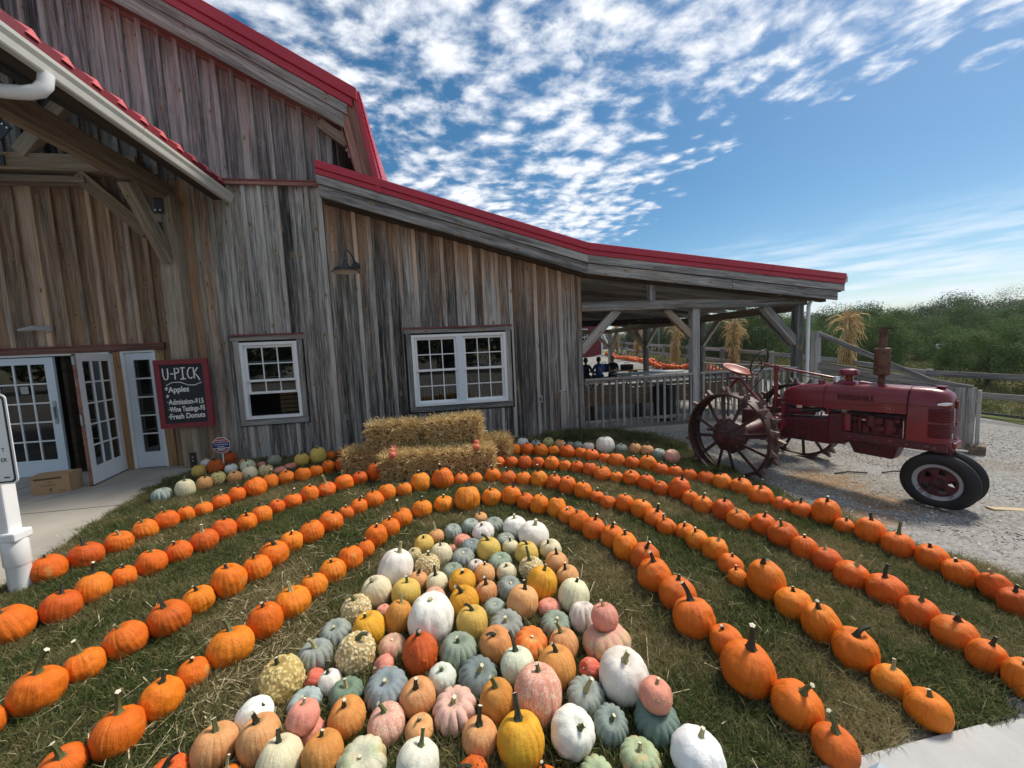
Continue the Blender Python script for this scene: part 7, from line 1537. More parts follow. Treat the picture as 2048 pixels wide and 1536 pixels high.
p45|white|Np|-0.196|2.396|-0.003|0.154|0.134|biggest white pumpkin of the pile, muddy on its right side
p46|pinkflat|Np|-0.543|2.682|-0.005|0.051|0.039|salmon pumpkin squeezed in at the left
p47|ochre|Bp|-0.415|2.504|-0.004|0.091|0.098|tall ochre pumpkin with curved pale stem, left of the biggest white pumpkin
p48|gold|Sd|-0.589|2.448|-0.004|0.102|0.092|golden pumpkin at the left
p49|yellow|Bd|0.062|2.350|-0.004|0.105|0.092|large yellow pumpkin right of the biggest white one
p50|blue|Sp|0.276|2.319|-0.005|0.109|0.059|wide pale blue ribbed pumpkin, behind the flat orange pumpkin
p51|pinkflat|Np|0.596|2.444|-0.013|0.082|0.051|pink pumpkin with corky star around its stem, in front of the scarred golden pumpkin
p52|whitepink|Np|0.779|2.262|-0.017|0.095|0.083|pinkish white lobed pumpkin behind the stacked pair
p53|bluegreen|Sp|0.591|2.261|-0.011|0.102|0.057|grey green pumpkin with an orange underside, right of the flat orange pumpkin
p54|pink|Sp|0.846|2.072|0.126|0.081|0.069|salmon pink pumpkin on top of the striped pink green one
p55|pinkgreen|Np|0.838|2.033|-0.018|0.145|0.083|big pink and green striped pumpkin with a pink one on top
p56|peach|Bd|0.189|2.127|-0.004|0.103|0.093|peach pumpkin with thick bent black stem, left of the flat orange pumpkin
p57|fairy|Np|0.398|2.124|-0.006|0.106|0.066|flat bright orange pumpkin with a yellow blotch, behind the pink netted pumpkin
p58|peach|Lg|0.588|2.075|-0.011|0.088|0.075|peach pumpkin with upright green black stem, right of the flat orange one
p59|rust|Bd|-0.250|2.152|-0.002|0.104|0.103|dark red orange warty pumpkin, in front of the biggest white pumpkin
p60|bluegreen|Sg|-0.032|2.144|-0.003|0.115|0.079|large green blue ribbed pumpkin, right of the dark red warty one
p61|cream|Bd|0.286|1.962|-0.005|0.099|0.083|pale cream green pumpkin with curled black stem, in front of the flat orange pumpkin
p62|peach|Md|0.494|1.906|-0.008|0.108|0.092|wide peach orange pumpkin with cut black stem
p63|coral|Nd|0.681|1.890|-0.013|0.061|0.057|small coral red pumpkin lying on its side at right
p64|white|Sp|0.816|1.761|-0.018|0.130|0.116|large white pumpkin at the right edge
p65|blue|Lp|0.066|1.951|-0.003|0.113|0.068|dark slate pumpkin with thin curved stem, behind the pale pink lobed pumpkin
p66|white|Sg|-0.126|1.983|-0.002|0.079|0.068|pale mint white pumpkin behind the tall peach one
p67|peach|Ld|-0.247|1.879|-0.002|0.089|0.083|tall peach pumpkin with the longest striped black stem, left of the pale pink lobed pumpkin
p68|net|Sg|0.349|1.737|-0.006|0.123|0.119|tall pink pumpkin netted with white veins, behind the front golden pumpkin
p69|ochre|Mg|0.148|1.757|-0.004|0.089|0.093|tall ochre pumpkin with thick green stem, right of the pale pink lobed pumpkin
p70|blue|Lp|0.596|1.737|-0.012|0.100|0.059|blue grey ribbed pumpkin with long curved beige stem, left of the large white edge pumpkin
p71|pinkwart|Sp|0.886|1.567|0.095|0.077|0.063|salmon pumpkin crusted with corky warts, stacked on a green one
p72|bluegreen|Np|0.875|1.544|-0.022|0.107|0.068|dark green ribbed pumpkin under the corky pink one
p73|pinklobe|Sp|-0.062|1.779|-0.003|0.112|0.072|deeply lobed pale pink pumpkin, left of the front golden pumpkin
p74|white|Sg|0.466|1.554|-0.011|0.105|0.085|smooth white pumpkin with yellowed side and tilted stem, in front of the pink netted pumpkin
p75|bluegreen|Sg|0.658|1.570|-0.016|0.086|0.061|teal grey ribbed pumpkin with green stem, in front of the large white edge pumpkin
p76|peach|Ld|0.047|1.628|-0.004|0.084|0.066|peach pumpkin with the thickest black stem, in front of the pale pink lobed pumpkin
p77|gold|Ld|0.225|1.552|-0.006|0.107|0.094|big golden yellow pumpkin at the front
p78|peach|Bg|-0.229|1.728|-0.003|0.071|0.054|peach pumpkin with curly green tendril stem, left of the pale pink lobed pumpkin
p79|white|Sp|0.954|1.353|-0.026|0.110|0.087|large white lobed pumpkin at the front right corner
p80|greenpale|Sp|0.724|1.420|-0.020|0.086|0.050|light green lobed pumpkin at the front right
p81|greenpale|Ng|0.516|1.393|-0.015|0.073|0.041|pale green cream pumpkin cut by the bottom edge
p82|wartdark|Bd|0.005|1.486|-0.005|0.072|0.052|orange pumpkin with black warts at the very front
p83|orange|Ld|0.307|1.417|-0.009|0.055|0.040|pumpkin whose tall black stem pokes up at the front edge
p84|white|Mg|-0.225|1.571|-0.003|0.093|0.070|ivory white pumpkin with green stem at the front
p85|blue|Sp|-0.804|2.485|-0.004|0.098|0.065|blue grey pumpkin behind the one with a bent beige stem
p86|blue|Bp|-0.873|2.307|-0.004|0.102|0.072|blue grey pumpkin with bent beige stem at the left edge
p87|warty|Bg|-0.622|2.233|-0.003|0.113|0.105|cream warty pumpkin covered in round knobs
p88|pinkgreen|Np|-0.431|2.297|-0.003|0.083|0.057|small pink and green flat pumpkin, right of the knobbly cream one
p89|pinkflat|Sp|-0.462|2.149|-0.003|0.076|0.045|salmon pumpkin tilted on its side
p90|coral|Sp|-0.830|2.165|-0.003|0.053|0.045|small coral red pumpkin between warty and white ones
p91|white|Bd|-0.733|2.109|-0.003|0.063|0.057|small white pumpkin with curled brown stem, in front of the knobbly cream one
p92|wartcream|Sd|-0.982|2.130|-0.003|0.110|0.105|largest yellow cream warty pumpkin at the left front
p93|bluegreen|Sp|-0.626|2.011|-0.003|0.090|0.056|dark green ribbed pumpkin, in front of the knobbly cream one
p94|blue|Sp|-0.416|1.974|-0.002|0.115|0.071|large slate blue ribbed pumpkin, in front of the dark red warty one
p95|blue|Sg|-0.830|2.011|-0.003|0.082|0.046|pale blue pumpkin behind the stacked pink one
p96|pink|Sp|-0.764|1.820|0.086|0.073|0.061|smooth pink pumpkin resting on another pink one
p97|pink|Np|-0.743|1.831|-0.003|0.064|0.052|pink pumpkin mostly hidden under its pink twin
p98|peach|Md|-0.580|1.845|-0.003|0.090|0.079|orange peach pumpkin with thick striped stem, in front of the knobbly cream one
p99|white|Nd|-1.040|1.954|-0.003|0.085|0.078|spotted ivory pumpkin at the left front
p100|peach|Bd|-0.953|1.810|-0.003|0.092|0.090|tan pumpkin with leaning black stem, pale cut end
p101|peach|Mg|-1.146|1.823|-0.003|0.093|0.081|tan peach pumpkin at the left front corner
p102|cream|Md|-0.821|1.692|-0.003|0.094|0.082|cream ribbed pumpkin with straight black stem at the front
p103|peach|Sd|-0.644|1.685|-0.003|0.091|0.078|brownish orange ribbed pumpkin seen from above at the front
p104|greenpale|Np|-0.464|1.609|-0.003|0.108|0.069|white and green striped pumpkin with tan crown at the front
p105|net|Mg|-0.387|1.781|-0.003|0.091|0.070|pink and white striped ribbed pumpkin, left of the pale pink lobed pumpkin
p106|wartgold|Bd|-1.287|1.743|-0.002|0.077|0.062|red orange pumpkin with golden warts at the bottom left
p107|orange|Lp|-1.032|1.693|-0.003|0.053|0.044|orange pumpkin with pale green stem cut by the bottom edge
h1|coral|Nd|-0.834|5.532|0.385|0.051|0.042|lowest of three tiny salmon gourds on the left bale
h2|coral|Nd|-0.872|5.785|0.385|0.047|0.040|middle of three tiny salmon gourds on the left bale
h3|coral|Sp|-0.871|5.967|0.385|0.048|0.041|topmost of three tiny salmon gourds on the left bale
h4|coral|Nd|0.353|5.576|0.385|0.052|0.042|lower of two tiny salmon gourds on the right bale
h5|coral|Nd|0.371|5.838|0.385|0.052|0.044|upper of two tiny salmon gourds on the right bale"""
rp=random.Random(4)
ORC=[(.72,.172,.006),(.74,.190,.006),(.69,.150,.005),(.74,.21,.009),(.71,.160,.006),(.73,.225,.010),(.60,.125,.007),(.66,.140,.008)]
pobj=[]
for line in PT.strip().split('\n'):
    key,kind,stc,x,y,z,a,b_,lab=line.split('|'); x,y,z,a,b_=map(float,(x,y,z,a,b_))
    grp,colr=KIND[kind]; ms=pm(grp)
    tall=rp.random()
    me=rp.choice(ms)
    nm='pumpkin' if kind in('orange','rust','wartdark','wartgold') else ('gourd' if kind in('coral','pinkflat','warty','wartcream','wartgreen') else ('squash' if kind in ('blue','bluegreen','pinkgreen','greenpale','whitepink') else 'pumpkin'))
    o=bpy.data.objects.new(nm,me); COL.objects.link(o)
    if key in OVER: colr=OVER[key]
    elif kind=='orange': colr=rp.choice(ORC)
    j=rp.uniform(.88,1.12); colr=(colr[0]*(.5+.5*j),colr[1]*j,colr[2]*j)
    if key in('R1','R2','L1','L2') and kind=='orange': colr=(colr[0],colr[1]*.86,colr[2])
    o.color=(*colr,1)
    tilt=R(rp.uniform(2,17)); ta=rp.uniform(0,2*PI)
    if kind=='coral' and key[0]=='p' or key=='p89': tilt=R(55); ta=-1.2
    if key in('p99','p74'): tilt=R(38); ta=.4 if key=='p74' else 1.5
    ax=Vector((math.cos(ta),math.sin(ta),0))
    if key=='p86' or key=='p85' or kind in('blue','bluegreen','greenpale','pinklobe','fairy'): tilt=R(rp.uniform(4,22)); ax=Vector((1,rp.uniform(-.6,.6),0)).normalized()
    c=Vector((x,y,z+b_*.97))
    o.matrix_basis=Matrix.Translation(c)@Matrix.Rotation(tilt,4,ax)@Matrix.Rotation(rp.uniform(0,2*PI),4,'Z')@Matrix.Diagonal((a*rp.uniform(.95,1.02),a*rp.uniform(.95,1.02),b_*1.03,1))@Matrix.Translation((0,0,-1))
    g=GRP.get(key) or ('pumpkins by the barn wall' if key[0]=='w' else 'pale pumpkins behind the right rows' if key[0]=='b' else 'gourds on the straw bales' if key[0]=='h' else 'mixed heirloom pumpkin pile')
    tag(o,lab,'pumpkin' if nm=='pumpkin' else nm,g)
    # stem: own mesh, child; undo the squash so stems keep their shape
    s_me=rp.choice(sm(stc)); s=bpy.data.objects.new('stem',s_me); COL.objects.link(s); s.parent=o
    dm={'orange':.155,'cream':.17,'peach':.17,'white':.15,'blue':.30,'two':.26,'fairy':.30,'lobe':.34,'pink':.17,'net':.16,'wart':.14,'wartdark':.15,'wartgold':.15,'rust':.12}[grp]
    dm=me['dimple']; f_=a/max(b_,.01)
    if kind in('blue','bluegreen','white','net','greenpale') and stc[0] in 'NS': pass
    k_=rp.uniform(.85,1.1)*(1.0 if a>.09 else 1.1)
    s.matrix_basis=Matrix.Translation((0,0,2-dm-.03))@Matrix.Rotation(rp.uniform(0,2*PI),4,'Z')@Matrix.Diagonal((k_,k_,k_*min(f_,1.35),1))
    pobj.append(o)
# corky warts on the stacked salmon one
for o in pobj:
    if 'crusted with corky' in o['label']:
        m=MB(); rr=random.Random(2)
        for _ in range(46):
            if rr.random()<.75: u,v_=rr.gauss(2.6,.45),rr.gauss(.55,.25)
            else: u,v_=rr.uniform(0,6.28),rr.uniform(.1,1.2)
            p=Vector((math.cos(u)*math.cos(v_),math.sin(u)*math.cos(v_),1+math.sin(v_))); d_=Vector((rr.uniform(-.12,.12),rr.uniform(-.12,.12),rr.uniform(-.06,.06))); m.tube([p*.98,p+d_*.5+(p-Vector((0,0,1)))*.05,p+d_],[.03,.035,.015],6)
        q=m.obj('corky_growth',M['ply'],None,smooth=True); q.parent=o; q['kind']='stuff'
# far row of pumpkins along the fence, too small to tell apart: one joined mass
def far_row():
    m=MB(); rr=random.Random(8); P=[]
    y=12.6
    while y<31.5:
        for k in range(2):
            x=fx(y)-.75-k*.33+rr.uniform(-.05,.05); P.append((x,y+rr.uniform(-.07,.07),rr.uniform(.10,.17)))
        y+=rr.uniform(.29,.36)
    V=[];F=[]
    for x,y,a in P:
        z0=gz(x,y); base=len(V); nu,nv=16,7
        for j in range(nv+1):
            ph=PI*j/nv
            for i in range(nu): th=2*PI*i/nu; r_=a*math.sin(ph)*(1-.05*(i%2)); V.append((x+r_*math.cos(th),y+r_*math.sin(th),z0+a*.85*(1+math.cos(ph)*.95)))
        for j in range(nv):
            for i in range(nu): F.append((base+j*nu+i,base+(j+1)*nu+i,base+(j+1)*nu+(i+1)%nu,base+j*nu+(i+1)%nu))
    me=bpy.data.meshes.new('far_pumpkins'); me.from_pydata(V,[],F); me.materials.append(SK['orange']); me.polygons.foreach_set('use_smooth',[True]*len(F))
    o=bpy.data.objects.new('far_pumpkins',me); COL.objects.link(o); o.color=(.66,.11,.006,1); tag(o,'dense band of small orange pumpkins along the fence behind the pavilion','pumpkins',kind='stuff')
    m=MB()
    for x,y,a in P: z=gz(x,y)+a*1.6; m.tube([(x,y,z),(x+.01,y,z+.06)],[.014,.010],5)
    q=m.obj('far_stems',STM['d'],None); q.parent=o; q['kind']='stuff'
far_row()
# ================= straw bales =================
def strands(n,L,rad,box,seed,out=.05,mat=None,name='straw_strands',flat=False):
    rr=np.random.RandomState(seed); hx,hy,hz=box
    V=np.zeros((n,4,3)); 
    # choose faces weighted by area
    A=np.array([hy*hz,hy*hz,hx*hz,hx*hz,hx*hy*1.0,hx*hy*.2]); A/=A.sum(); fc=rr.choice(6,n,p=A)
    P=np.stack([rr.uniform(-hx,hx,n),rr.uniform(-hy,hy,n),rr.uniform(-hz,hz,n)],1); N=np.zeros((n,3))
    for k,(ax,s) in enumerate(((0,-1),(0,1),(1,-1),(1,1),(2,1),(2,-1))):
        m_=fc==k; P[m_,ax]=s*(hx,hy,hz)[ax]; N[m_,ax]=s
    D=rr.normal(size=(n,3)); D-=N*(D*N).sum(1)[:,None]*.75; D/=np.linalg.norm(D,axis=1)[:,None]; D+=N*rr.uniform(-.1,.75,(n,1)); D[:,2]-=.25*(fc<4); D/=np.linalg.norm(D,axis=1)[:,None]
    S=np.cross(D,rr.normal(size=(n,3))); S/=np.linalg.norm(S,axis=1)[:,None]
    l=rr.uniform(.5,1.2,(n,1))*L; r_=rad*rr.uniform(.6,1.3,(n,1)); B=P+N*rr.uniform(-.012,out*.3,(n,1))
    V[:,0]=B-S*r_;V[:,1]=B+S*r_;V[:,2]=B+D*l+S*r_*.7;V[:,3]=B+D*l-S*r_*.7
    me=bpy.data.meshes.new(name); me.vertices.add(n*4); me.vertices.foreach_set('co',V.reshape(-1)); me.loops.add(n*4); me.loops.foreach_set('vertex_index',np.arange(n*4)); me.polygons.add(n); me.polygons.foreach_set('loop_start',np.arange(n)*4); me.polygons.foreach_set('loop_total',np.full(n,4)); me.update(calc_edges=True); me.validate()
    me.materials.append(mat or M['straw']); return me
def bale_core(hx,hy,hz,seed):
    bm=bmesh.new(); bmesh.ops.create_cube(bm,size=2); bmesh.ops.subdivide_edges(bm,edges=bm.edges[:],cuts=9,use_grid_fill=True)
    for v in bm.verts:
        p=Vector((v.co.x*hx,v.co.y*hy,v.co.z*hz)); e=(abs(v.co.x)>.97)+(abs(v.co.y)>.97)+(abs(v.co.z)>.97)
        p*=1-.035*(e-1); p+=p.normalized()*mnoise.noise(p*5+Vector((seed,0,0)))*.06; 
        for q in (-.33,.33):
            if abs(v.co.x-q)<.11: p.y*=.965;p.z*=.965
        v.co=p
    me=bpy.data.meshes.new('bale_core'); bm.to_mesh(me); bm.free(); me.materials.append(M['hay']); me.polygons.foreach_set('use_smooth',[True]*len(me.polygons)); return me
HB=(.375,.205,.175)
cores=[bale_core(*HB,s) for s in (0,9)]; sts=[strands(5600,.12,.0055,HB,s,out=.10) for s in (1,2,3)]
BALES=[((-.86,6.28,.56),4,'upper left straw bale sitting on the bottom row'),((.07,6.16,.59),-5,'upper right straw bale, slightly higher and tilted'),
((-1.22,6.22,.185),6,'leftmost straw bale on the ground, end towards the pumpkins'),((-.60,5.80,.185),1,'front left straw bale on the ground with three salmon gourds'),((.20,5.74,.185),-1,'front right straw bale on the ground with two salmon gourds'),
((.56,6.40,.19),-12,'right rear straw bale half behind the front ones'),((-.62,6.24,.185),2,'middle rear straw bale hidden under the upper left one'),((-.0,6.18,.185),0,'rear right straw bale carrying the upper right one')]
for i,(c,rz,lab) in enumerate(BALES):
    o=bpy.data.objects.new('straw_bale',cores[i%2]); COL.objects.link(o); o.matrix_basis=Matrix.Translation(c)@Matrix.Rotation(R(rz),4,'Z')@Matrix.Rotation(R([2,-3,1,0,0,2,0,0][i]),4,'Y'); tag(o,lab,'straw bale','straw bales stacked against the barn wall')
    s=bpy.data.objects.new('straw_strands',sts[i%3]); COL.objects.link(s); s.parent=o; s['kind']='stuff'
    m=MB()
    for q in (-.15,.15): m.tube([(q,-HB[1]*.985,-HB[2]),(q,-HB[1]*.985,HB[2]*.985),(q,HB[1]*.985,HB[2]*.985),(q,HB[1]*.985,-HB[2])],.0035,5)
    t_=m.obj('twine',M['cardboard'],None); t_.parent=o
# loose straw on lawn and round the bales
def loose():
    rr=np.random.RandomState(3); P=[]
    zones=[(-1.2,2.9,1.0,1.5,220),(-1.0,3.6,.9,.9,120),(-.2,5.35,1.6,.35  ,600),(-3.2,5.1,.5,1.3,130),(-1.4,6.0,.7,.5,200),(.9,3.3,.8,1.0,130),(1.6,2.6,1.2,1.2,60),(-1.9,2.3,1.0,1.0,90),(2.2,4.2,1.5,1.4,80),(0,4,3.6,3,150),(5.3,4.6,1.0,.9,420),(4.5,6.9,.8,.5,160),(-1.35,2.5,.3,.7,260)]
    V=[];F=[]
    for cx,cy,sx,sy,n in zones:
        for _ in range(n):
            x=cx+rr.normal()*sx*.6;y=cy+rr.normal()*sy*.6
            if y>7.5: continue
            L=rr.uniform(.03,.16)*(1 if rr.rand()<.9 else 1.6);a=rr.uniform(0,PI);w_=rr.uniform(.0012,.0028);z=gz(x,y)+.03+rr.uniform(0,.015); dz=rr.uniform(-.02,.025)
            if cx==5.3 or cx==4.5: z-=.02;dz*=.3
            dx,dy=math.cos(a)*L/2,math.sin(a)*L/2; nx,ny=-math.sin(a)*w_,math.cos(a)*w_; b=len(V)
            V+=[(x-dx-nx,y-dy-ny,z-dz),(x-dx+nx,y-dy+ny,z-dz),(x+dx+nx,y+dy+ny,z+dz),(x+dx-nx,y+dy-ny,z+dz),(x-dx,y-dy,z-dz-.003),(x+dx,y+dy,z+dz-.003)]; F+=[(b,b+1,b+2,b+3),(b+1,b+4,b+5,b+2),(b+4,b,b+3,b+5)]
    me=bpy.data.meshes.new('loose_straw'); me.from_pydata(V,[],F); me.materials.append(M['strawloose']); o=bpy.data.objects.new('loose_straw',me); COL.objects.link(o); tag(o,'loose pale straw scattered over the lawn','straw',kind='stuff')
loose()

# ================= grass =================
def tuft(seed,nb=11,h=(.028,.058),spread=.035,w_=.0021):
    rr=random.Random(seed); V=[];F=[]
    for _ in range(nb):
        a=rr.uniform(0,2*PI); r_=spread*math.sqrt(rr.random()); x,y=r_*math.cos(a),r_*math.sin(a); H=rr.uniform(*h); la=rr.uniform(0,2*PI); ln=rr.uniform(.3,1.15)*H; wa=rr.uniform(0,PI); wx,wy=math.cos(wa)*w_,math.sin(wa)*w_
        b=len(V)
        for u,ww in ((0,1),(.5,.85),(1,.12)):
            px_,py_=x+math.cos(la)*ln*u*u,y+math.sin(la)*ln*u*u; z=H*(u-.25*u*u); V+=[(px_-wx*ww,py_-wy*ww,z-.004),(px_+wx*ww,py_+wy*ww,z-.004)]
        F+=[(b,b+1,b+3,b+2),(b+2,b+3,b+5,b+4)]
    me=bpy.data.meshes.new('grass_tuft'); me.from_pydata(V,[],F); me.materials.append(M['grass']); return me
gc=bpy.data.collections.new('grass_tufts')
for s in range(7): gc.objects.link(bpy.data.objects.new('grass_tuft',tuft(s,12 if s<5 else 7,(.026,.055) if s<5 else (.05,.10),.035 if s<5 else .02)))
def scatter(name,surface,coll,density,smin,smax,seed,label,cat,tiltmax=.25):
    me=surface.data.copy(); me.name=name; o=bpy.data.objects.new(name,me); COL.objects.link(o); tag(o,label,cat,kind='stuff')
    ng=bpy.data.node_groups.new(name,'GeometryNodeTree'); ng.interface.new_socket('Geometry',in_out='INPUT',socket_type='NodeSocketGeometry'); ng.interface.new_socket('Geometry',in_out='OUTPUT',socket_type='NodeSocketGeometry')
    N=ng.nodes; L=ng.links; gi=N.new('NodeGroupInput'); go=N.new('NodeGroupOutput'); d=N.new('GeometryNodeDistributePointsOnFaces'); d.inputs['Seed'].default_value=seed; d.inputs['Density'].default_value=density
    L.new(gi.outputs[0],d.inputs['Mesh']); ip=N.new('GeometryNodeInstanceOnPoints'); ci=N.new('GeometryNodeCollectionInfo'); ci.inputs[0].default_value=coll; ci.inputs['Separate Children'].default_value=True; ci.inputs['Reset Children'].default_value=True
    L.new(d.outputs['Points'],ip.inputs['Points']); L.new(ci.outputs[0],ip.inputs['Instance']); ip.inputs['Pick Instance'].default_value=True
    rv=N.new('FunctionNodeRandomValue'); rv.data_type='FLOAT_VECTOR'; rv.inputs[0].default_value=(-tiltmax,-tiltmax,0); rv.inputs[1].default_value=(tiltmax,tiltmax,6.283); L.new(rv.outputs[0],ip.inputs['Rotation'])
    rs=N.new('FunctionNodeRandomValue'); rs.data_type='FLOAT'; rs.inputs[2].default_value=smin; rs.inputs[3].default_value=smax; L.new(rs.outputs[1],ip.inputs['Scale'])
    if density is None: pass
    L.new(ip.outputs[0],go.inputs[0]); md=o.modifiers.new('scatter','NODES'); md.node_group=ng; return o
scatter('lawn_grass',lawn,gc,1700,.7,1.35,1,'short green and straw brown lawn grass between the pumpkin rows','grass')
# longer grass along lawn edges and the wall foot
edge_=sheet('tall_grass_strip',[(1.9,7.64),(1.9,7.25),(2.8,7.05),(3.6,6.9),(4.15,6.4),(4.3,6.4),(4.15,7.2),(3.3,7.66)],.15,.013,M['lawn'],edge=.08)
scatter('long_grass',edge_,gc,2600,1.5,2.6,5,'longer green grass by the pavilion corner','grass'); bpy.data.objects.remove(edge_)
rb=sheet('edge_strip',[(3.98,2.0),(4.5,1.6),(4.30,2.4),(4.12,3.0),(4.1,3.6),(4.22,4.4),(4.38,5.4),(4.42,6.3),(4.2,6.3),(4.1,5.4),(3.95,4.4),(3.82,3.5),(3.85,2.9)],.12,.01,M['lawn'],edge=.05)
scatter('edge_grass',rb,gc,1700,1.0,1.7,6,'ragged green grass along the gravel edge','grass'); bpy.data.objects.remove(rb)
fs=sheet('fs',[(12.9,3),(12.3,6.6),(11.9,8.2),(12.0,11.3),(11.6,14.3),(11.6,18.6),(12.4,24),(14,30),(30,34),(36,14),(24,2)],.8,.02,M['field'],edge=.2)
scatter('verge_grass',fs,gc,60,2.0,5.0,7,'rough field grass beyond the rail fence','grass'); bpy.data.objects.remove(fs)
# pebbles on the gravel
pc=bpy.data.collections.new('pebbles')
for s in range(4):
    bm=bmesh.new(); bmesh.ops.create_icosphere(bm,subdivisions=1,radius=.011); rr=random.Random(s)
    for v in bm.verts: v.co*=rr.uniform(.7,1.25); v.co.z*=.55
    me=bpy.data.meshes.new('pebble'); bm.to_mesh(me); bm.free(); me.materials.append(plain('pebble_stone_'+'abcd'[s],((.42,.41,.38),(.30,.29,.27),(.55,.53,.50),(.24,.21,.18))[s],.9)); pc.objects.link(bpy.data.objects.new('pebble',me))
gs=sheet('gs',[(4.5,1.5),(4.35,3.4),(4.5,5.6),(4.5,7.5),(8.3,7.5),(9.5,6.5),(11.5,6.5),(12.5,3),(12,0)],.5,.0,M['gravel'])
scatter('pebbles',gs,pc,420,.45,1.5,9,'small loose stones on the gravel yard','gravel',.6); bpy.data.objects.remove(gs)
# ================= trees =================
def crown_mesh(name,seed,rx,ry,rz,nl,ls,mat,clumps=26,upright=0):
    rr=np.random.RandomState(seed); C=[]
    while len(C)<clumps:
        p=rr.uniform(-1,1,3); 
        if .35<np.linalg.norm(p)<1: C.append(p)
    C=np.array(C); cr=rr.uniform(.22,.42,clumps)
    k=rr.randint(0,clumps,nl); d=rr.normal(size=(nl,3)); d/=np.linalg.norm(d,axis=1)[:,None]; rad=(rr.uniform(0,1,nl)**.35)[:,None]
    P=(C[k]+d*cr[k][:,None]*rad)*np.array([rx,ry,rz]); 
    if upright: # whippy shoots
        m_=rr.rand(nl)<upright; P[m_,2]+=rr.uniform(0,.55,m_.sum())*rz*.5*rr.rand(m_.sum()); 
    nrm=d+rr.normal(size=(nl,3))*.6; nrm[:,2]+=.5; nrm/=np.linalg.norm(nrm,axis=1)[:,None]; a=np.cross(nrm,rr.normal(size=(nl,3))); a/=np.linalg.norm(a,axis=1)[:,None]; b=np.cross(nrm,a)
    s=ls*rr.uniform(.6,1.3,(nl,1)); V=np.zeros((nl,4,3)); V[:,0]=P-a*s; V[:,1]=P-b*s*.5; V[:,2]=P+a*s; V[:,3]=P+b*s*.5
    me=bpy.data.meshes.new(name); me.vertices.add(nl*4); me.vertices.foreach_set('co',V.reshape(-1)); me.loops.add(nl*4); me.loops.foreach_set('vertex_index',np.arange(nl*4)); me.polygons.add(nl); me.polygons.foreach_set('loop_start',np.arange(nl)*4); me.polygons.foreach_set('loop_total',np.full(nl,4)); me.update(calc_edges=True)
    me.materials.append(mat); return me
def trunk_mesh(name,h,r_,seed,limbs=5,spread=.9):
    rr=random.Random(seed); m=MB(); m.tube([(0,0,-.2),(.03,0,h*.3),(.0,.04,h*.65),(0,0,h)],[r_*1.3,r_,r_*.75,r_*.4],8)
    for i in range(limbs):
        a=rr.uniform(0,2*PI); z=h*rr.uniform(.35,.75); L=h*spread*rr.uniform(.4,.7); m.tube([(0,0,z),(math.cos(a)*L*.5,math.sin(a)*L*.5,z+L*.35),(math.cos(a)*L,math.sin(a)*L,z+L*.8)],[r_*.5,r_*.35,r_*.12],6)
    return m.data(name,M['bark'],True)
OC=[crown_mesh('orchard_crown',s,1.75,1.75,1.55,17000,.045,M['leaf'],60,.03) for s in (1,2,3)]; OT=[trunk_mesh('orchard_trunk',2.3,.06,s) for s in (1,2)]
DC=[crown_mesh('dark_crown',s+10,3.8,3.8,2.9,24000,.085,M['leafdark'],70) for s in (1,2)]; DT=trunk_mesh('dark_trunk',4,.2,5)
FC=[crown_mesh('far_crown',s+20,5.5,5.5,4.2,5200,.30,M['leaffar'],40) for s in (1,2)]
SCn=[crown_mesh('sparse_crown',31,2.4,2.4,3.0,9000,.06,M['leafdark'],34,.2)]
def tree(name,x,y,crown,trunk,cz,sc,lab,cat,grp,rs,zs=1):
    z=gz(x,y); e=bpy.data.objects.new(name,None); COL.objects.link(e); e.empty_display_size=.3; e.matrix_basis=Matrix.Translation((x,y,z))@Matrix.Rotation(rs.uniform(0,6.28),4,'Z')@Matrix.Diagonal((sc,sc,sc*zs,1)); tag(e,lab,cat,grp)
    c=bpy.data.objects.new('crown',crown); COL.objects.link(c); c.parent=e; c.matrix_basis=Matrix.Translation((0,0,cz))
    t_=bpy.data.objects.new('trunk',trunk); COL.objects.link(t_); t_.parent=e
    return e
rs=random.Random(21); 
ORD=['first','second','third','fourth','fifth','sixth','seventh','eighth','ninth','tenth','eleventh','twelfth']
rowsT=[(14.9,4.0,2.6,9,(.30,1)),(18.8,3.0,2.9,10,(.34,1)),(23.0,3.0,3.2,11,(.36,1)),(28.0,4.0,3.6,12,(.38,1)),(34.5,6,4.2,12,(.4,1))]
for ri,(x0,y0,st,n,dd) in enumerate(rowsT):
    for k in range(n):
        y=y0+k*st+rs.uniform(-.4,.4); x=x0+dd[0]*(y-y0)*.35+rs.uniform(-.35,.35)
        if ri==0 and y>14: x=max(x,fx(min(y,35))+3.2)
        sc=(.60+.03*ri+(.20 if y>17 else 0))*rs.uniform(.9,1.12)
        if y<7.5: sc*=.86
        tree('orchard_tree',x,y,OC[rs.randrange(3)],OT[rs.randrange(2)],1.75,sc,f'{ORD[k]} bushy apple tree from the right in orchard row {ORD[ri]} behind the fence','tree','orchard trees beyond the fence',rs,1.02)
# tall trellised saplings seen through the pavilion
for k in range(12):
    x=14.6+rs.uniform(0,2.4)+k*.2; y=19+k*1.5
    tree('young_tree',x,y,SCn[0],OT[0],2.3,.55*rs.uniform(.85,1.15),f'{ORD[min(k,11)]} slender young tree seen through the pavilion, counted from the fence' if k<12 else f'slender young tree number {k-11} beyond the twelfth one behind the pavilion','tree','young trees behind the pavilion',rs,1.35)
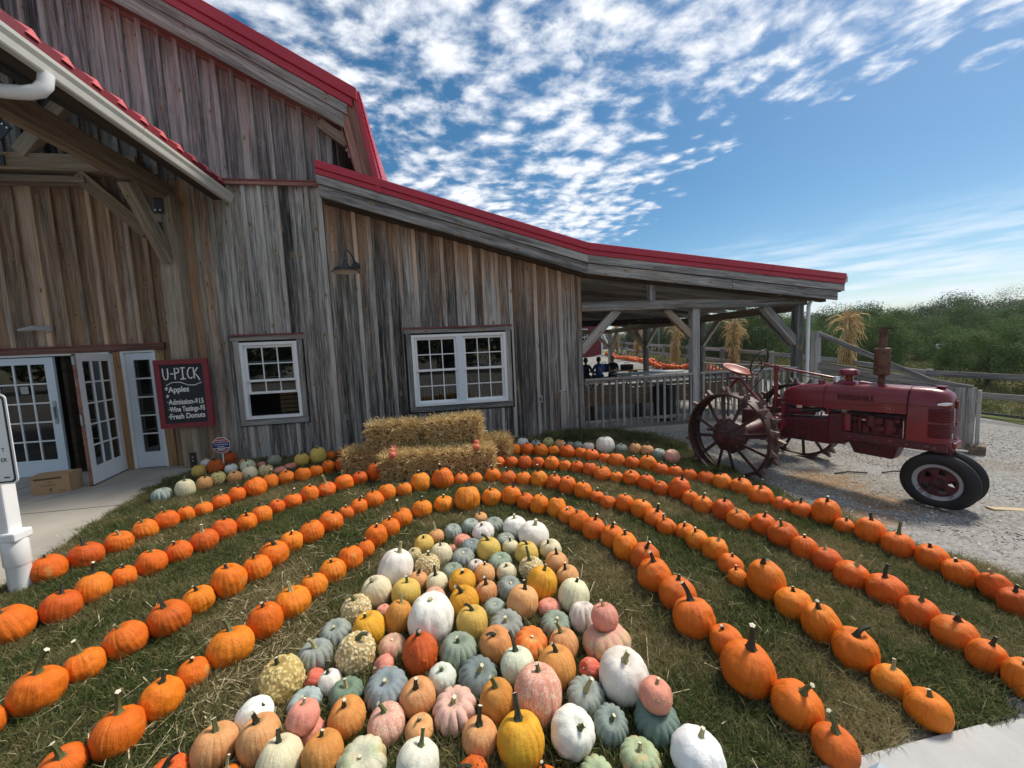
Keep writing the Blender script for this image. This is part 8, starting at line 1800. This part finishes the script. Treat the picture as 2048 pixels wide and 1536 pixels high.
# darker mature trees beyond the orchard
for i,(px_,dist,sc,zz_,lab,ty) in enumerate(((1712,52,1.02,0,'round olive tree rising behind the nearest corn shock','d'),(1795,80,.8,.3,'ragged pale tree left of the broad dark thicket','s'),(1830,84,.9,0,'taller ragged tree beside the broad dark thicket','s'),(1868,66,1.25,-.4,'left half of the broad dark thicket on the skyline','d'),(1905,64,1.35,-.2,'right half of the broad dark thicket on the skyline','d'),(1962,60,1.05,-.6,'lighter green tree right of the broad dark thicket','d'),(2020,62,.95,-.3,'dark tree near the right edge of the skyline','d'),(2052,58,1.0,.0,'tallest dark tree at the right edge of the picture','d'),(2010,75,.9,.9,'thin pointed tree rising at the right edge','s'))):
    dcam=fw+rt*((px_-1024)/769); dcam=Vector((dcam.x,dcam.y,0)); k_=dist/dcam.length; x,y=dcam.x*k_,dcam.y*k_
    e=tree('mature_tree',x,y,(SCn[0] if ty=='s' else DC[i%2]),DT,2.6 if ty=='d' else 3.4,sc*(.95 if ty=='s' else .70),lab,'tree','mature trees on the skyline',rs,1.0); e.location.z+=zz_
# distant wooded hills
def hills():
    rr=random.Random(3)
    A=[]; src=[np.array([v.co[:] for v in m_.vertices]) for m_ in FC]
    for k in range(26):
        a=R(20+60*k/25+rr.uniform(-.8,.8)); d_=150*rr.uniform(.9,1.2); x,y=d_*math.sin(a),d_*math.cos(a); q=rr.uniform(.85,1.15)
        A.append(src[k%2]*q+np.array([x,y,gz(x,y)+3.2*q]))
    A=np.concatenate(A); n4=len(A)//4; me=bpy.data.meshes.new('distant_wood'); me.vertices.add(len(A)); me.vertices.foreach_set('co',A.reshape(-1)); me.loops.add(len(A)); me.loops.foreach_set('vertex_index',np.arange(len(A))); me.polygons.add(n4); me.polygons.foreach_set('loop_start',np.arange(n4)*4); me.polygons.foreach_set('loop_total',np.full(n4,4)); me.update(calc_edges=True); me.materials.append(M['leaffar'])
    o=bpy.data.objects.new('distant_wood',me); COL.objects.link(o); tag(o,'hazy blue green wood on the horizon behind the orchard','wood',kind='stuff')
    V=[];F=[];n=90
    for k in range(n+1):
        a=R(8+80*k/n)
        for j,(d_,) in enumerate(((380,),(470,),(620,),(800,))):
            hh=[-3,6,14+7*mnoise.noise(Vector((k*.09,0,0)))+6*math.sin(k*.11),3][j]+[0,2,3,0][j]*mnoise.noise(Vector((k*.45,j,0)))*2; V.append((d_*math.sin(a),d_*math.cos(a),hh))
    for k in range(n):
        for j in range(3): F.append((k*4+j,(k+1)*4+j,(k+1)*4+j+1,k*4+j+1))
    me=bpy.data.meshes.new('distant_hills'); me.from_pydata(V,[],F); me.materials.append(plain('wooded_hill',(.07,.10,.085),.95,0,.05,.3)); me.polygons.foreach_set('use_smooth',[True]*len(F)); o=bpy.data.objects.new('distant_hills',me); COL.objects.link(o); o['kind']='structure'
hills()
# trees across the yard behind the camera (they show as dark reflections in the panes)
tbm=[crown_mesh('yard_crown',55,6,3,4.2,5200,.26,M['leafdark'],44)]
for k in range(9):
    e=bpy.data.objects.new('yard_tree',None); COL.objects.link(e); e.matrix_basis=Matrix.Translation((-34+k*8.5,-24+rs.uniform(-3,3),-.3))@Matrix.Rotation(rs.uniform(0,6),4,'Z'); tag(e,f'{ORD[k]} tree from the left across the yard behind the viewer','tree','trees mirrored in the window panes')
    c=bpy.data.objects.new('crown',tbm[0]); COL.objects.link(c); c.parent=e; c.matrix_basis=Matrix.Translation((0,0,4)); t_=bpy.data.objects.new('trunk',DT); COL.objects.link(t_); t_.parent=e
# ================= corn shocks =================
def corn_mesh(seed,n=170,H=2.3):
    rr=random.Random(seed); V=[];F=[]
    def ribbon(pts,w_,tw):
        b=len(V)
        for i,p in enumerate(pts):
            u=i/(len(pts)-1); tg=(pts[min(i+1,len(pts)-1)]-pts[max(i-1,0)]).normalized(); s=tg.cross(Vector((math.cos(tw+u*2),math.sin(tw+u*2),.3))).normalized()*w_*(1-.85*u)*(.5+min(1,u*4)*.5); V.append(tuple(p-s)); V.append(tuple(p+s))
        for i in range(len(pts)-1): F.append((b+2*i,b+2*i+1,b+2*i+3,b+2*i+2))
    for k in range(n):
        z0=rr.uniform(.15,H*.82); a=rr.gauss(PI*.9,1.3) if rr.random()<.6 else rr.uniform(0,2*PI); r0_=rr.uniform(.02,.13); L=rr.uniform(.45,1.0); up_=rr.uniform(.25,1.0) if z0>H*.45 else rr.uniform(-.3,.7); x,y=math.cos(a)*r0_,math.sin(a)*r0_; pts=[]
        for i in range(7):
            u=i/6; out=L*u*rr.uniform(.40,.6)*(1.15 if z0>H*.6 else .5); zz_=z0+up_*L*u-L*1.0*u*u*(.9 if z0>H*.5 else .8); pts.append(Vector((x+math.cos(a)*out,y+math.sin(a)*out,zz_)))
        ribbon(pts,rr.uniform(.018,.034),rr.uniform(0,6))
    for k in range(16):   # tassels on top and stalks
        a=rr.uniform(0,6.28); pts=[Vector((math.cos(a)*.08*u,math.sin(a)*.08*u,H*.6+u*H*.42)) for u in (0,.3,.6,.8,1)]; ribbon([p+Vector((rr.uniform(-.02,.02),rr.uniform(-.02,.02),0)) for p in pts],.012,a)
    me=bpy.data.meshes.new('corn_leaves'); me.from_pydata(V,[],F); me.materials.append(M['corn']); 
    m=MB()
    for k in range(11): a=k*.57; m.tube([(math.cos(a)*.10,math.sin(a)*.10,0),(math.cos(a)*.05,math.sin(a)*.05,H*.5),(math.cos(a)*.09,math.sin(a)*.09,H*.92)],[.014,.012,.006],6)
    sm_=m.data('corn_stalks',M['corn'],True)
    m=MB(); m.tube([(math.cos(a)*.11,math.sin(a)*.11,H*.52) for a in [i*2*PI/16 for i in range(16)]],.010,6,close=True); tw=m.data('twine',M['cardboard'])
    return me,sm_,tw
CM=[corn_mesh(s,n_,2.35) for s,n_ in ((1,270),(2,250))]
for i,(x,y,zt,sc,lab) in enumerate(((12.20,10.02,2.72,.92,'nearest corn shock tied to the fence, right of the pavilion'),(11.78,14.25,2.88,1,'corn shock seen above the tractor seat'),(11.62,18.2,3.18,1,'corn shock between the pavilion posts, third from the right'),(12.55,23.9,3.56,1,'corn shock behind the pavilion post, fourth from the right'),(14.6,31.5,3.75,1,'farthest corn shock by the red shed'))):
    e=bpy.data.objects.new('corn_shock',None); COL.objects.link(e); z0=zt-2.32*sc; e.matrix_basis=Matrix.Translation((x,y,z0))@Matrix.Rotation(i*1.1+(.4 if i else 2.2),4,'Z')@Matrix.Scale(sc,4); tag(e,lab,'corn shock','corn shocks tied along the fence')
    for nm,me in zip(('leaves','stalks','twine'),CM[i%2]): 
        o=bpy.data.objects.new(nm,me); COL.objects.link(o); o.parent=e
        if nm!='twine': o['kind']='stuff'
    if i==0:
        m=MB(); m.tube([(.16,0,1.28),(.17,0,1.16),(.17,0,1.02)],[.01,.035,.02],10); o=m.obj('corn_husk',M['lampin'],None,smooth=True); o.parent=e
# orchard marker signs
for (x,y,z,lab) in ((17.0,10.6,1.29,'small white marker sign in the orchard right of the tractor'),(17.6,13.35,1.78,'small white marker sign half hidden by the tractor exhaust'),(15.9,17.5,2.34,'small white marker sign left of the nearest corn shock'),(15.6,27.5,3.9,'left of the two white marker signs seen through the pavilion'),(15.3,26.0,3.65,'right of the two white marker signs seen through the pavilion')):
    e=empty('orchard_sign',(x,y,gz(x,y)),R(-50)); tag(e,lab,'sign','white marker signs standing in the orchard'); h=z-gz(x,y)
    m=MB(); m.box(-.03,-.01,-.01,.01,-.1,h+.05); m.box(.04,.06,-.01,.01,-.1,h+.05); o=m.obj('stakes',M['metalgrey'],None); o.parent=e
    m=MB(); m.box(-.26,.26,-.03,-.012,h-.075,h+.075); o=m.obj('plate',M['pvc'],None); o.parent=e
    m=MB(); m.lathe([(0,-.034),(.05,-.034),(.05,-.031)],(-.17,0,h),'Y',14); o=m.obj('red_dot',M['signred'],None); o.parent=e; m=MB(); m.box(-.06,.20,-.034,-.031,h-.03,h+.03); o=m.obj('print',M['signink'],None); o.parent=e
# blue litter at the bottom edge
m=MB(); z=gz(1.62,1.2)+.024; m.hexa([(1.545,1.14,z),(1.72,1.165,z),(1.71,1.215,z),(1.56,1.20,z),(1.545,1.14,z+.012),(1.72,1.165,z+.014),(1.71,1.215,z+.018),(1.56,1.20,z+.012)]); o=m.obj('blue_wrapper',plain('dull_blue_plastic',(.02,.10,.17),.4),None); tag(o,'dull blue flat scrap on the walkway at the bottom edge','litter')

# ================= thin haze =================
hz=MB(); hz.box(-60,900,-70,1150,-8,36); ho=hz.obj('haze',None); ho.data.materials.clear()
hm=bpy.data.materials.new('pale_haze'); hm.use_nodes=True; hm.node_tree.nodes.clear(); ht=NT(hm.node_tree)
out=ht.add('ShaderNodeOutputMaterial'); pv_=ht.add('ShaderNodeVolumePrincipled'); pv_.inputs['Color'].default_value=(.86,.92,1,1); pv_.inputs['Density'].default_value=.0005; pv_.inputs['Anisotropy'].default_value=.2
ht.l.new(pv_.outputs[0],out.inputs['Volume']); ho.data.materials.append(hm); ho['kind']='stuff'
SC.cycles.volume_bounces=0
